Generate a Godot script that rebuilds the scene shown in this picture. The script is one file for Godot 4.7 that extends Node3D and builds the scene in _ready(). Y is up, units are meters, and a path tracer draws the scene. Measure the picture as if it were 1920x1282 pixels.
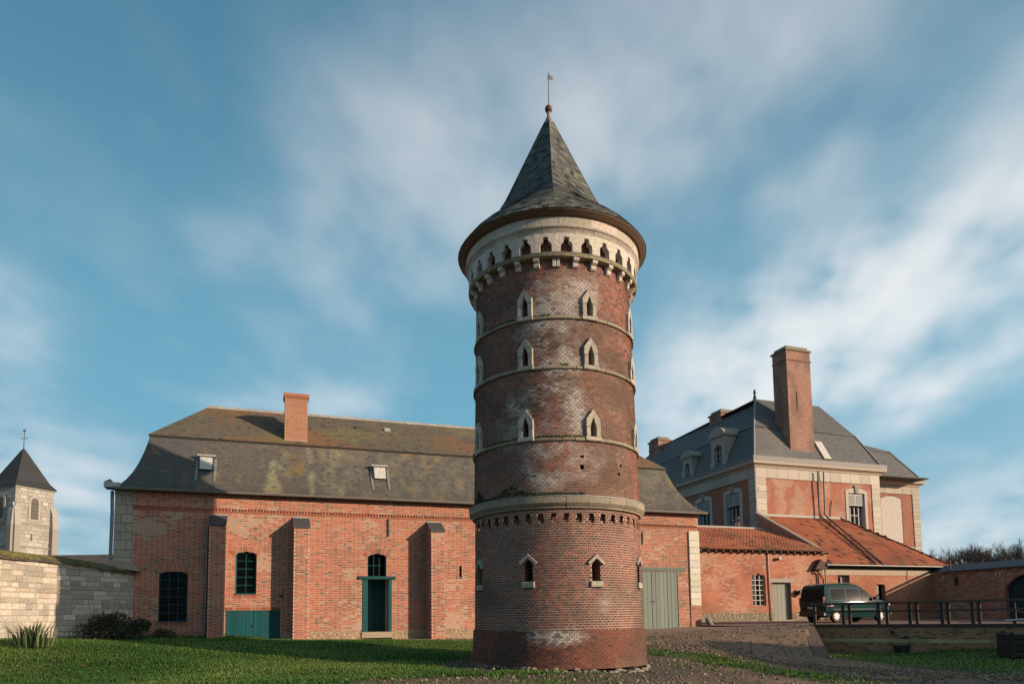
extends Node3D
# A brick tower in a farmyard: the yard's buildings share one set of axes (u along the barn's front, w out of it towards the viewer), turned 19.5 degrees from the world's.

const TURN := 0.340339
const ORIGIN := Vector3(-14.603, 0.0, -25.566)
const TOWER := Vector3(1.2265, 0.0, -19.0)
const TPS_L := [-20.259,-23.564,-0.000879,-13.767,-25.544,-0.002282,-10.874,-26.569,0.000776,-7.904,-27.620,-0.001869,-5.548,-28.455,0.000073,-3.474,-29.189,0.000733,-0.363,-30.291,-0.000642,2.465,-31.292,-0.001343,-7.297,-40.884,-0.000204,-18.609,-36.878,-0.000011,1.344,-52.431,-0.000201,-14.000,-20.500,0.007402,-16.000,-15.000,0.001008,-11.000,-15.200,-0.008375,-7.000,-14.300,0.002739,-3.700,-13.800,-0.000303,0.000,-13.500,0.001069,-8.000,-20.000,-0.000993,-5.000,-24.000,0.003970,-1.500,-22.000,-0.001016,-8.000,-8.000,0.000032,0.000,-8.000,0.001089,8.000,-8.000,-0.000495,-14.000,-8.000,0.000929,0.000,0.000,-0.000286,-10.000,0.000,-0.000594,12.000,0.000,0.000379,1.200,-16.000,0.007403,-1.500,-19.000,-0.006647,3.900,-19.000,0.009370,1.200,-22.000,0.004976,4.300,-17.000,-0.013808,7.800,-16.500,-0.000942,11.200,-16.000,0.003529,20.000,-16.000,0.000021,5.764,-32.460,0.003418,7.178,-32.961,-0.002018,9.063,-33.629,-0.000472,11.682,-28.032,0.035777,10.247,-31.184,-0.007533,8.138,-27.254,0.008186,5.919,-27.529,-0.003809,10.809,-24.805,-0.037589,6.312,-23.425,0.013817,4.093,-23.700,-0.012477,9.198,-21.265,0.002964,13.460,-30.200,-0.004911,12.341,-39.351,0.000039]
const TPS_L_PLANE := [-0.228461,-0.004468,-0.020798]
const TPS_R := [-20.259,-23.564,-0.000884,-13.767,-25.544,-0.002239,-10.874,-26.569,0.000816,-7.904,-27.620,-0.001823,-5.548,-28.455,0.000105,-3.474,-29.189,0.000533,-0.363,-30.291,-0.004674,2.465,-31.292,0.006596,-7.297,-40.884,-0.000565,-18.609,-36.878,-0.000160,1.344,-52.431,0.000239,-14.000,-20.500,0.007414,-16.000,-15.000,0.001006,-11.000,-15.200,-0.008405,-7.000,-14.300,0.002762,-3.700,-13.800,-0.000304,0.000,-13.500,0.001047,-8.000,-20.000,-0.000940,-5.000,-24.000,0.003845,-1.500,-22.000,-0.001201,-8.000,-8.000,0.000053,0.000,-8.000,0.001076,8.000,-8.000,-0.000452,-14.000,-8.000,0.000925,0.000,0.000,-0.000300,-10.000,0.000,-0.000608,12.000,0.000,0.000396,1.200,-16.000,0.007226,-1.500,-19.000,-0.006327,3.900,-19.000,0.010746,1.200,-22.000,0.001355,4.300,-17.000,-0.014218,7.800,-16.500,-0.000023,11.200,-16.000,0.002631,20.000,-16.000,-0.001006,14.100,-27.700,-0.004855,15.500,-26.400,0.000605,17.200,-24.900,0.008028,12.900,-28.900,-0.002671,11.500,-24.800,-0.000920,12.000,-21.000,-0.000841,16.000,-21.000,-0.002533,20.000,-24.000,0.001135,22.000,-30.000,-0.000615,9.000,-21.000,-0.001974]
const TPS_R_PLANE := [-0.748595,-0.008195,-0.021391]

var rng := RandomNumberGenerator.new()
var noise := FastNoiseLite.new()
var noise2 := FastNoiseLite.new()
var m := {}
var base := Vector3.ZERO
var used := {}
var hl := PackedFloat32Array()
var hr := PackedFloat32Array()
const HX0 := -34.0
const HZ0 := -64.0
const HN := 170
const HM := 150
const HS := 0.5


class Mb:
	var v := PackedVector3Array()
	var n := PackedVector3Array()
	var c := PackedColorArray()
	var i := PackedInt32Array()

	func quad(a: Vector3, b: Vector3, c2: Vector3, d: Vector3, col: Color) -> void:
		var nn := (b - a).cross(d - a)
		if nn.length_squared() < 1e-14:
			nn = (c2 - b).cross(d - b)
		nn = nn.normalized()
		var k := v.size()
		v.append(a); v.append(b); v.append(c2); v.append(d)
		n.append(nn); n.append(nn); n.append(nn); n.append(nn)
		c.append(col); c.append(col); c.append(col); c.append(col)
		i.append(k); i.append(k + 2); i.append(k + 1)
		i.append(k); i.append(k + 3); i.append(k + 2)

	func quadn(a: Vector3, b: Vector3, c2: Vector3, d: Vector3, na: Vector3, nb: Vector3, nc: Vector3, nd: Vector3, col: Color) -> void:
		var k := v.size()
		v.append(a); v.append(b); v.append(c2); v.append(d)
		n.append(na); n.append(nb); n.append(nc); n.append(nd)
		c.append(col); c.append(col); c.append(col); c.append(col)
		i.append(k); i.append(k + 2); i.append(k + 1)
		i.append(k); i.append(k + 3); i.append(k + 2)

	func tri(a: Vector3, b: Vector3, c2: Vector3, col: Color) -> void:
		var nn := (b - a).cross(c2 - a).normalized()
		var k := v.size()
		v.append(a); v.append(b); v.append(c2)
		n.append(nn); n.append(nn); n.append(nn)
		c.append(col); c.append(col); c.append(col)
		i.append(k); i.append(k + 2); i.append(k + 1)

	# a six-sided block: p holds the back four corners, then the front four, both counter-clockwise seen from the front
	func block(p: Array, col: Color, back := false) -> void:
		quad(p[4], p[5], p[6], p[7], col)
		quad(p[0], p[1], p[5], p[4], col)
		quad(p[1], p[2], p[6], p[5], col)
		quad(p[2], p[3], p[7], p[6], col)
		quad(p[3], p[0], p[4], p[7], col)
		if back:
			quad(p[3], p[2], p[1], p[0], col)

	func mesh(mat: Material, off: Vector3) -> ArrayMesh:
		var a := []
		a.resize(Mesh.ARRAY_MAX)
		if off != Vector3.ZERO:
			for k in v.size():
				v[k] = v[k] - off
		a[Mesh.ARRAY_VERTEX] = v
		a[Mesh.ARRAY_NORMAL] = n
		a[Mesh.ARRAY_COLOR] = c
		a[Mesh.ARRAY_INDEX] = i
		var r := ArrayMesh.new()
		r.add_surface_from_arrays(Mesh.PRIMITIVE_TRIANGLES, a)
		r.surface_set_material(0, mat)
		return r


# a flat frame: a point is o + ux * u + up * y + n * d
class Fr:
	var o: Vector3
	var ux: Vector3
	var n: Vector3

	func _init(o_: Vector3, ux_: Vector3, n_: Vector3) -> void:
		o = o_
		ux = ux_
		n = n_

	func at(u: float, y: float, d: float) -> Vector3:
		return o + ux * u + Vector3(0, y, 0) + n * d


# ---------------------------------------------------------------- names and nodes
func numbered(called: String) -> String:
	if not used.has(called):
		used[called] = 0
		return called
	used[called] += 1
	return "%s_%03d" % [called, used[called]]


func place(u: float, y: float, w: float) -> Vector3:
	return ORIGIN + Vector3(cos(TURN), 0, -sin(TURN)) * u + Vector3(sin(TURN), 0, cos(TURN)) * w + Vector3(0, y, 0)


func thing(called: String, label: String, category: String, at: Vector3, yard := false, group := "") -> Node3D:
	var o := Node3D.new()
	o.name = numbered(called)
	add_child(o)
	o.set_meta("label", label)
	o.set_meta("category", category)
	if group != "":
		o.set_meta("group", group)
	base = at
	o.position = place(at.x, at.y, at.z) if yard else at
	if yard:
		o.rotation.y = TURN
	return o


func part(parent: Node, called: String, b: Mb, mat: Material, kind := "") -> MeshInstance3D:
	var o := MeshInstance3D.new()
	o.name = called
	if b.v.size() == 0:
		b.tri(base, base + Vector3(0.001, 0, 0), base + Vector3(0, 0.001, 0), Color.GRAY)
	o.mesh = b.mesh(mat, base)
	parent.add_child(o, true)
	if kind != "":
		o.set_meta("kind", kind)
	return o


func setting(called: String, b: Mb, mat: Material, kind := "structure") -> MeshInstance3D:
	base = Vector3.ZERO
	var o := MeshInstance3D.new()
	o.name = called
	o.mesh = b.mesh(mat, Vector3.ZERO)
	add_child(o)
	o.set_meta("kind", kind)
	return o


# ---------------------------------------------------------------- materials
func grain(seed_: int, freq: float, low: float, high: float, oct := 4, size := 512) -> NoiseTexture2D:
	var f := FastNoiseLite.new()
	f.seed = seed_
	f.frequency = freq
	f.fractal_octaves = oct
	f.noise_type = FastNoiseLite.TYPE_SIMPLEX_SMOOTH
	var t := NoiseTexture2D.new()
	t.width = size
	t.height = size
	t.seamless = true
	t.noise = f
	var g := Gradient.new()
	g.set_color(0, Color(low, low, low))
	g.set_color(1, Color(high, high, high))
	t.color_ramp = g
	return t


func mat(called: String, rough: float, tex: Texture2D = null, scale := 1.0, bump := 0.0, bumptex: Texture2D = null) -> StandardMaterial3D:
	var s := StandardMaterial3D.new()
	s.resource_name = called
	s.vertex_color_use_as_albedo = true
	s.roughness = rough
	if tex:
		s.albedo_texture = tex
		s.uv1_triplanar = true
		s.uv1_world_triplanar = true
		s.uv1_scale = Vector3.ONE * scale
	if bump > 0.0:
		s.heightmap_enabled = true
		s.heightmap_texture = bumptex if bumptex else tex
		s.heightmap_scale = bump
	m[called] = s
	return s


func make_materials() -> void:
	var g1 := grain(11, 0.045, 0.74, 1.0)
	var g2 := grain(23, 0.02, 0.72, 1.0, 5)
	var g3 := grain(37, 0.09, 0.7, 1.0, 3)
	mat("brick", 0.93, g1, 2.3, 0.35)
	mat("mortar", 0.96, g3, 1.7, 0.3)
	mat("stone", 0.9, g2, 1.1, 0.5)
	mat("slate", 0.7, g2, 0.9, 0.2)
	m.slate.metallic_specular = 0.35
	mat("tile", 0.82, g1, 1.6, 0.3)
	mat("lead", 0.62, g2, 0.7, 0.1)
	m.lead.metallic = 0.15
	mat("paint", 0.6, g3, 1.3, 0.05)
	m.paint.metallic_specular = 0.3
	mat("old_paint", 0.8, g2, 1.9, 0.25)
	mat("wood", 0.85, g1, 1.8, 0.4)
	mat("iron", 0.7, g3, 2.0, 0.1)
	mat("zinc", 0.42, g2, 1.2, 0.05)
	m.zinc.metallic = 0.6
	mat("soil", 0.97, g1, 1.4, 1.2)
	mat("gravel", 0.95, g3, 1.2, 1.0)
	mat("leaf", 0.7)
	m.leaf.backlight_enabled = true
	m.leaf.backlight = Color(0.3, 0.35, 0.15)
	mat("grass", 0.75)
	m.grass.backlight_enabled = true
	m.grass.backlight = Color(0.35, 0.45, 0.15)
	mat("moss", 0.97)
	mat("bark", 0.95)
	mat("plaster", 0.9, g2, 0.8, 0.2)
	mat("plastic", 0.45)
	mat("rubber", 0.85)
	mat("dark", 0.95)
	var gl := StandardMaterial3D.new()
	gl.resource_name = "glass"
	gl.albedo_color = Color(0.05, 0.07, 0.08, 0.35)
	gl.transparency = BaseMaterial3D.TRANSPARENCY_ALPHA
	gl.roughness = 0.04
	gl.metallic_specular = 0.16
	m.glass = gl
	var cg := StandardMaterial3D.new()
	cg.resource_name = "tinted_glass"
	cg.albedo_color = Color(0.03, 0.04, 0.04, 0.72)
	cg.transparency = BaseMaterial3D.TRANSPARENCY_ALPHA
	cg.roughness = 0.03
	m.tinted = cg
	var cp := mat("car_paint", 0.6)
	cp.metallic_specular = 0.12
	cp.clearcoat_enabled = true
	cp.clearcoat = 0.3
	cp.clearcoat_roughness = 0.02
	var cgl := mat("car_glass", 0.03)
	cgl.metallic_specular = 0.16
	var ch := mat("alloy", 0.3)
	ch.metallic = 0.85


func vary(c: Color, amount: float) -> Color:
	var k := 1.0 + rng.randf_range(-amount, amount)
	return Color(c.r * k, c.g * k * (1.0 + rng.randf_range(-0.04, 0.04)), c.b * k * (1.0 + rng.randf_range(-0.05, 0.05)))


# ---------------------------------------------------------------- shapes
func fbox(b: Mb, f: Fr, u0: float, u1: float, y0: float, y1: float, d0: float, d1: float, col: Color) -> void:
	b.block([f.at(u0, y0, d0), f.at(u1, y0, d0), f.at(u1, y1, d0), f.at(u0, y1, d0), f.at(u0, y0, d1), f.at(u1, y0, d1), f.at(u1, y1, d1), f.at(u0, y1, d1)], col, true)


# a dressed block with worn, bevelled front edges
func stone(b: Mb, f: Fr, u0: float, u1: float, y0: float, y1: float, d0: float, d1: float, bev: float, col: Color) -> void:
	var p := [f.at(u0, y0, d1 - bev), f.at(u1, y0, d1 - bev), f.at(u1, y1, d1 - bev), f.at(u0, y1, d1 - bev)]
	var q := []
	for k in 4:
		var su := 1.0 if k == 0 or k == 3 else -1.0
		var sy := 1.0 if k < 2 else -1.0
		q.append(f.at((u0 if su > 0 else u1) + su * bev * rng.randf_range(0.6, 1.5), (y0 if sy > 0 else y1) + sy * bev * rng.randf_range(0.6, 1.5), d1 + rng.randf_range(-0.3, 0.3) * bev))
	var r := [f.at(u0, y0, d0), f.at(u1, y0, d0), f.at(u1, y1, d0), f.at(u0, y1, d0)]
	b.quad(q[0], q[1], q[2], q[3], col)
	for k in 4:
		var j := (k + 1) % 4
		b.quad(p[k], p[j], q[j], q[k], col)
		b.quad(r[k], r[j], p[j], p[k], col)
	b.quad(r[3], r[2], r[1], r[0], col)


# a flat outline (points of the frame as Vector2, counter-clockwise from the front) between depths d0 and d1
func slab(b: Mb, f: Fr, pts: Array, d0: float, d1: float, col: Color, back := false) -> void:
	var flat := PackedVector2Array(pts)
	var idx := Geometry2D.triangulate_polygon(flat)
	for k in range(0, idx.size(), 3):
		var a := flat[idx[k]]
		var c := flat[idx[k + 1]]
		var d := flat[idx[k + 2]]
		if (c - a).cross(d - a) < 0:
			var t := c
			c = d
			d = t
		b.tri(f.at(a.x, a.y, d1), f.at(c.x, c.y, d1), f.at(d.x, d.y, d1), col)
		if back:
			b.tri(f.at(d.x, d.y, d0), f.at(c.x, c.y, d0), f.at(a.x, a.y, d0), col)
	for k in pts.size():
		var p: Vector2 = pts[k]
		var q: Vector2 = pts[(k + 1) % pts.size()]
		b.quad(f.at(p.x, p.y, d0), f.at(q.x, q.y, d0), f.at(q.x, q.y, d1), f.at(p.x, p.y, d1), col)


func tube(b: Mb, pts: Array, r0: float, r1: float, sides: int, col: Color, caps := true) -> void:
	var rings := []
	for k in pts.size():
		var dir: Vector3
		if k == 0:
			dir = pts[1] - pts[0]
		elif k == pts.size() - 1:
			dir = pts[k] - pts[k - 1]
		else:
			dir = (pts[k + 1] - pts[k - 1])
		dir = dir.normalized()
		var side := dir.cross(Vector3.UP if absf(dir.y) < 0.95 else Vector3.RIGHT).normalized()
		var up := side.cross(dir)
		var r := lerpf(r0, r1, float(k) / maxf(1.0, pts.size() - 1))
		var ring := []
		for j in sides:
			var a := TAU * j / sides
			ring.append([pts[k] + (side * cos(a) + up * sin(a)) * r, side * cos(a) + up * sin(a)])
		rings.append(ring)
	for k in pts.size() - 1:
		for j in sides:
			var j2 := (j + 1) % sides
			var A = rings[k][j]
			var B = rings[k][j2]
			var C = rings[k + 1][j2]
			var D = rings[k + 1][j]
			b.quadn(A[0], D[0], C[0], B[0], A[1], D[1], C[1], B[1], col)
	if caps:
		for e in [0, pts.size() - 1]:
			for j in sides:
				if e == 0:
					b.tri(pts[0], rings[0][j][0], rings[0][(j + 1) % sides][0], col)
				else:
					b.tri(pts[e], rings[e][(j + 1) % sides][0], rings[e][j][0], col)


# a profile of (radius, height) swept round the vertical axis at o, from angle a0 to a1 (0 faces the viewer, +z)
func lathe(b: Mb, o: Vector3, prof: Array, a0: float, a1: float, steps: int, col: Color, ends := false) -> void:
	for k in steps:
		var p := lerpf(a0, a1, float(k) / steps)
		var q := lerpf(a0, a1, float(k + 1) / steps)
		var dp := Vector3(sin(p), 0, cos(p))
		var dq := Vector3(sin(q), 0, cos(q))
		for j in prof.size() - 1:
			var s: Vector2 = prof[j]
			var t: Vector2 = prof[j + 1]
			var e := (t - s).normalized()
			var np := dp * e.y + Vector3(0, -e.x, 0)
			var nq := dq * e.y + Vector3(0, -e.x, 0)
			b.quadn(o + dp * s.x + Vector3(0, s.y, 0), o + dq * s.x + Vector3(0, s.y, 0), o + dq * t.x + Vector3(0, t.y, 0), o + dp * t.x + Vector3(0, t.y, 0), np, nq, nq, np, col)
	if ends:
		for e in 2:
			var a := a0 if e == 0 else a1
			var d := Vector3(sin(a), 0, cos(a))
			var c := Vector2.ZERO
			for s in prof:
				c += s / prof.size()
			for j in prof.size():
				var s: Vector2 = prof[j]
				var t: Vector2 = prof[(j + 1) % prof.size()]
				var A := o + d * s.x + Vector3(0, s.y, 0)
				var B := o + d * t.x + Vector3(0, t.y, 0)
				var C := o + d * c.x + Vector3(0, c.y, 0)
				if e == 0:
					b.tri(C, A, B, col)
				else:
					b.tri(C, B, A, col)


# a rough stone: a squashed, dented ball
func boulder(b: Mb, at: Vector3, r: Vector3, col: Color, rings := 4, sides := 7) -> void:
	var g := []
	var ph := rng.randf() * 100.0
	for k in rings + 1:
		var row := []
		var t := PI * k / rings
		for j in sides:
			var a := TAU * j / sides
			var d := Vector3(sin(t) * cos(a), cos(t), sin(t) * sin(a))
			var s := 1.0 + 0.35 * noise.get_noise_3d(d.x * 60 + ph * 40, d.y * 60, d.z * 60)
			row.append(at + d * r * s)
		g.append(row)
	for k in rings:
		for j in sides:
			var j2 := (j + 1) % sides
			b.quad(g[k][j], g[k][j2], g[k + 1][j2], g[k + 1][j], col)


# ---------------------------------------------------------------- brickwork
func hole_span(h: Dictionary, y: float) -> Vector2:
	# the stretch of a course that an opening takes at height y; x > y means none
	if y < h.y0 or y > h.y1:
		return Vector2(1, 0)
	var top: float = h.get("spring", h.y1)
	if y <= top:
		return Vector2(h.u0, h.u1)
	var hw: float = (h.u1 - h.u0) / 2
	var rise: float = h.y1 - top
	var k := (y - top) / rise
	var half := 0.0
	if h.get("point", false):
		half = hw * (1.0 - k)
	else:
		var R := (hw * hw + rise * rise) / (2 * rise)
		var yy := R - rise + (y - top)
		half = sqrt(maxf(0.0, R * R - yy * yy))
	return Vector2((h.u0 + h.u1) / 2 - half, (h.u0 + h.u1) / 2 + half)


func spans(u0: float, u1: float, y: float, holes: Array) -> Array:
	var cuts := []
	for h in holes:
		var s := hole_span(h, y)
		if s.x < s.y and s.y > u0 and s.x < u1:
			cuts.append(s)
	cuts.sort_custom(func(a, c): return a.x < c.x)
	var out := []
	var at := u0
	for s in cuts:
		if s.x > at + 0.002:
			out.append(Vector2(at, s.x))
		at = maxf(at, s.y)
	if at < u1 - 0.002:
		out.append(Vector2(at, u1))
	return out


# a course-by-course brick face on a frame. opt: u0 u1 y0 y1 course length joint proud holes color(u, y) edge(y) -> Vector2, picks (how many become parts), pick(u, y)
func brick_face(owner: Node, f: Fr, opt: Dictionary) -> void:
	var bricks := Mb.new()
	var bed := Mb.new()
	var holes: Array = opt.get("holes", [])
	var course: float = opt.get("course", 0.07)
	var length: float = opt.get("length", 0.22)
	var joint: float = opt.get("joint", 0.0155)
	var proud: float = opt.get("proud", 0.007)
	var left: int = opt.get("picks", 0)
	var mc: Color = opt.get("mortar", Color(0.42, 0.34, 0.27))
	var rows := int(ceil((opt.y1 - opt.y0) / course - 0.01))
	for r in rows:
		var ya: float = opt.y0 + r * course
		var yb: float = minf(ya + course, opt.y1)
		var lim := Vector2(opt.u0, opt.u1)
		if opt.has("edge"):
			lim = opt.edge.call((ya + yb) / 2)
		if lim.x >= lim.y:
			continue
		for s in spans(lim.x, lim.y, (ya + yb) / 2, holes):
			bed.quad(f.at(s.x, ya, 0), f.at(s.y, ya, 0), f.at(s.y, yb, 0), f.at(s.x, yb, 0), vary(mc, 0.06))
			var header: bool = opt.get("headers", false)
			var period: float = (length / 2 + joint * 0.5) if header else (length * 1.5 + joint * 2)
			var at: float = floor((s.x - opt.u0) / period) * period + opt.u0 - period + (period / 2 if r % 2 else 0.0)
			var which := 0
			while at < s.y:
				var l := length
				if header:
					l = length / 2 - joint * 0.5
				elif which % 2 == 1:
					l = length / 2
				var a := maxf(at, s.x) + joint * 0.3
				var c := minf(at + l, s.y - joint * 0.1)
				at += l + joint
				which += 1
				if c - a < 0.035:
					continue
				var col: Color = opt.color.call((a + c) / 2, (ya + yb) / 2)
				var d := proud * rng.randf_range(0.5, 1.25)
				var e := joint * 0.5
				var t := rng.randf_range(-0.0012, 0.0012)
				var tgt := bricks
				var single := false
				if left > 0 and opt.has("pick") and opt.pick.call((a + c) / 2, (ya + yb) / 2):
					tgt = Mb.new()
					single = true
					left -= 1
				tgt.block([f.at(a, ya + e, -0.01), f.at(c, ya + e + t, -0.01), f.at(c, yb - e + t, -0.01), f.at(a, yb - e, -0.01), f.at(a, ya + e, d), f.at(c, ya + e + t, d), f.at(c, yb - e + t, d), f.at(a, yb - e, d)], col)
				if single:
					part(owner, "brick", tgt, m.brick)
	part(owner, "mortar", bed, m.mortar)
	part(owner, "brickwork", bricks, m.brick, "stuff")


# the sides of an opening, so that the wall has thickness
func reveal(b: Mb, f: Fr, h: Dictionary, depth: float, col: Color, sill := true) -> void:
	var pts := opening_outline(h)
	for k in pts.size():
		var p: Vector2 = pts[k]
		var q: Vector2 = pts[(k + 1) % pts.size()]
		if not sill and k == 0:
			continue
		b.quad(f.at(q.x, q.y, -depth), f.at(p.x, p.y, -depth), f.at(p.x, p.y, 0), f.at(q.x, q.y, 0), col)


func opening_outline(h: Dictionary, grow := 0.0) -> Array:
	var u0: float = h.u0 - grow
	var u1: float = h.u1 + grow
	var y0: float = h.y0 - grow
	var top: float = h.get("spring", h.y1)
	var pts := [Vector2(u0, y0), Vector2(u1, y0), Vector2(u1, top + (grow if top == h.y1 else 0.0))]
	if top < h.y1:
		var hw := (u1 - u0) / 2
		var rise: float = h.y1 - top + grow
		if h.get("point", false):
			pts.append(Vector2((u0 + u1) / 2, top + rise))
		else:
			var R := (hw * hw + rise * rise) / (2 * rise)
			var half := asin(clampf(hw / R, -1, 1))
			for k in range(1, 8):
				var a := lerpf(half, -half, k / 8.0)
				pts.append(Vector2((u0 + u1) / 2 + R * sin(a), top + rise - R + R * cos(a)))
	pts.append(Vector2(u0, top + (grow if top == h.y1 else 0.0)))
	return pts


# a shallow arch of bricks on edge over an opening, each brick standing a little proud
func brick_arch(owner: Node, f: Fr, h: Dictionary, height: float, color: Callable, called := "window_arch") -> void:
	var b := Mb.new()
	var hw: float = (h.u1 - h.u0) / 2 + 0.09
	var top: float = h.get("spring", h.y1)
	var rise: float = maxf(0.02, h.y1 - top)
	var hw0: float = (h.u1 - h.u0) / 2
	var R := (hw0 * hw0 + rise * rise) / (2 * rise)
	var cy: float = h.y1 - R
	var cu: float = (h.u0 + h.u1) / 2
	var half := asin(clampf(hw / R, -1, 1))
	var count := int(R * half * 2 / 0.074)
	var bed := Mb.new()
	var ring := []
	for k in 13:
		var a := lerpf(half, -half, k / 12.0)
		ring.append(Vector2(cu + (R + height + 0.004) * sin(a), cy + (R + height + 0.004) * cos(a)))
	for k in 13:
		var a := lerpf(-half, half, k / 12.0)
		ring.append(Vector2(cu + (R - 0.006) * sin(a), cy + (R - 0.006) * cos(a)))
	if Geometry2D.is_polygon_clockwise(PackedVector2Array(ring)):
		ring.reverse()
	slab(bed, f, ring, -0.06, 0.011, Color(0.66, 0.53, 0.42))
	part(owner, called + "_bed", bed, m.mortar)
	for k in count:
		var a0 := lerpf(-half, half, (k + 0.12) / count)
		var a1 := lerpf(-half, half, (k + 0.88) / count)
		var d := rng.randf_range(0.018, 0.025)
		var R2 := R + height + rng.randf_range(-0.006, 0.006)
		var P := []
		for dd in [-0.01, d]:
			P.append(f.at(cu + R * sin(a0), cy + R * cos(a0), dd))
			P.append(f.at(cu + R * sin(a1), cy + R * cos(a1), dd))
			P.append(f.at(cu + R2 * sin(a1), cy + R2 * cos(a1), dd))
			P.append(f.at(cu + R2 * sin(a0), cy + R2 * cos(a0), dd))
		b.block(P, color.call(cu, h.y1))
	part(owner, called, b, m.brick)


# ---------------------------------------------------------------- slates and tiles
# lines: pairs [left end, right end] of each course's lower edge from the eave up; the last pair closes the top
func slate_rows(owner: Node, lines: Array, width: float, color: Callable, thick := 0.008, picks := 0, lift := 0.012, called := "slate", material := "slate") -> void:
	var b := Mb.new()
	var left := picks
	var o: Vector3 = lines[0][0]
	var d: Vector3 = (lines[0][1] - lines[0][0]).normalized()
	for r in lines.size() - 1:
		var A: Vector3 = lines[r][0]
		var B: Vector3 = lines[r + 1][0]
		var a0 := (A - o).dot(d)
		var a1: float = (lines[r][1] - o).dot(d)
		var b0 := (B - o).dot(d)
		var b1: float = (lines[r + 1][1] - o).dot(d)
		var across: Vector3 = (B - d * b0) - (A - d * a0)
		var nn := d.cross(across).normalized()
		var at := floorf(a0 / width) * width - width + (width / 2 if r % 2 else 0.0)
		while at < a1:
			var s0 := clampf(at + rng.randf_range(0.001, 0.004), a0, a1)
			var s1 := clampf(at + width - rng.randf_range(0.001, 0.004), a0, a1)
			var t0 := clampf(at, b0, b1)
			var t1 := clampf(at + width, b0, b1)
			at += width
			if s1 - s0 < 0.004 and t1 - t0 < 0.004:
				continue
			var drop := across * rng.randf_range(-0.04, 0.03)
			var up := nn * (lift + rng.randf_range(-0.002, 0.004))
			var p0 := A + d * (s0 - a0) + up + drop
			var p1 := A + d * (s1 - a0) + up + drop
			var q1 := B + d * (t1 - b0) + nn * 0.001
			var q0 := B + d * (t0 - b0) + nn * 0.001
			var col: Color = color.call((p0 + q1) / 2)
			var tgt := b
			var single := false
			if left > 0 and r >= 2 and s1 - s0 > width * 0.9 and (p0 - o).dot(d) > 5.5 and (p0 - o).dot(d) < 14.0:
				tgt = Mb.new()
				single = true
				left -= 1
			tgt.quad(p0, p1, q1, q0, col)
			tgt.quad(p0 - nn * (thick + lift), p1 - nn * (thick + lift), p1, p0, col)
			tgt.quad(p0 - nn * (thick + lift), p0, q0, q0 - nn * thick, col)
			tgt.quad(p1, p1 - nn * (thick + lift), q1 - nn * thick, q1, col)
			if single:
				part(owner, called, tgt, m[material])
	part(owner, called + "_field", b, m[material], "stuff")


# rows of curved pantiles between an eave line and a top line
func pantiles(owner: Node, e0: Vector3, e1: Vector3, t0: Vector3, t1: Vector3, width: float, rowh: float, color: Callable) -> void:
	var b := Mb.new()
	var d := (e1 - e0).normalized()
	var L := (e1 - e0).length()
	var rise0 := t0 - e0
	var b0 := rise0.dot(d)
	var b1 := (t1 - e0).dot(d)
	var across := rise0 - d * b0
	var H := across.length()
	var up := across / H
	var nn := d.cross(up).normalized()
	var rows := int(ceil(H / rowh))
	var cols := int(ceil(L / width))
	for r in rows:
		var k0 := r * rowh
		var k1 := minf(H, k0 + rowh)
		for c in cols:
			var x0 := c * width
			var x1 := x0 + width
			var f0 := k0 / H
			if x0 < b0 * f0 - width * 0.4 or x1 > L + (b1 - L) * f0 + width * 0.4:
				continue
			var col: Color = color.call(e0 + d * x0 + up * k0)
			var wob := rng.randf_range(-0.008, 0.008)
			var pts := []
			for s in 5:
				var t := s / 4.0
				var z := 0.045 * sin(t * PI) if t < 0.75 else 0.02
				pts.append([lerpf(x0, x1, t), z if s != 4 else 0.0])
			for s in 4:
				var pa: Array = pts[s]
				var pb: Array = pts[s + 1]
				var lo0: Vector3 = e0 + d * pa[0] + up * (k0 + wob) + nn * (pa[1] + 0.03)
				var lo1: Vector3 = e0 + d * pb[0] + up * (k0 + wob) + nn * (pb[1] + 0.03)
				var hi1: Vector3 = e0 + d * pb[0] + up * k1 + nn * (pb[1] + 0.006)
				var hi0: Vector3 = e0 + d * pa[0] + up * k1 + nn * (pa[1] + 0.006)
				b.quad(lo0, lo1, hi1, hi0, col)
				b.quad(lo0 - nn * 0.03, lo1 - nn * 0.03, lo1, lo0, col)
	part(owner, "roof_tiles", b, m.tile, "stuff")


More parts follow.
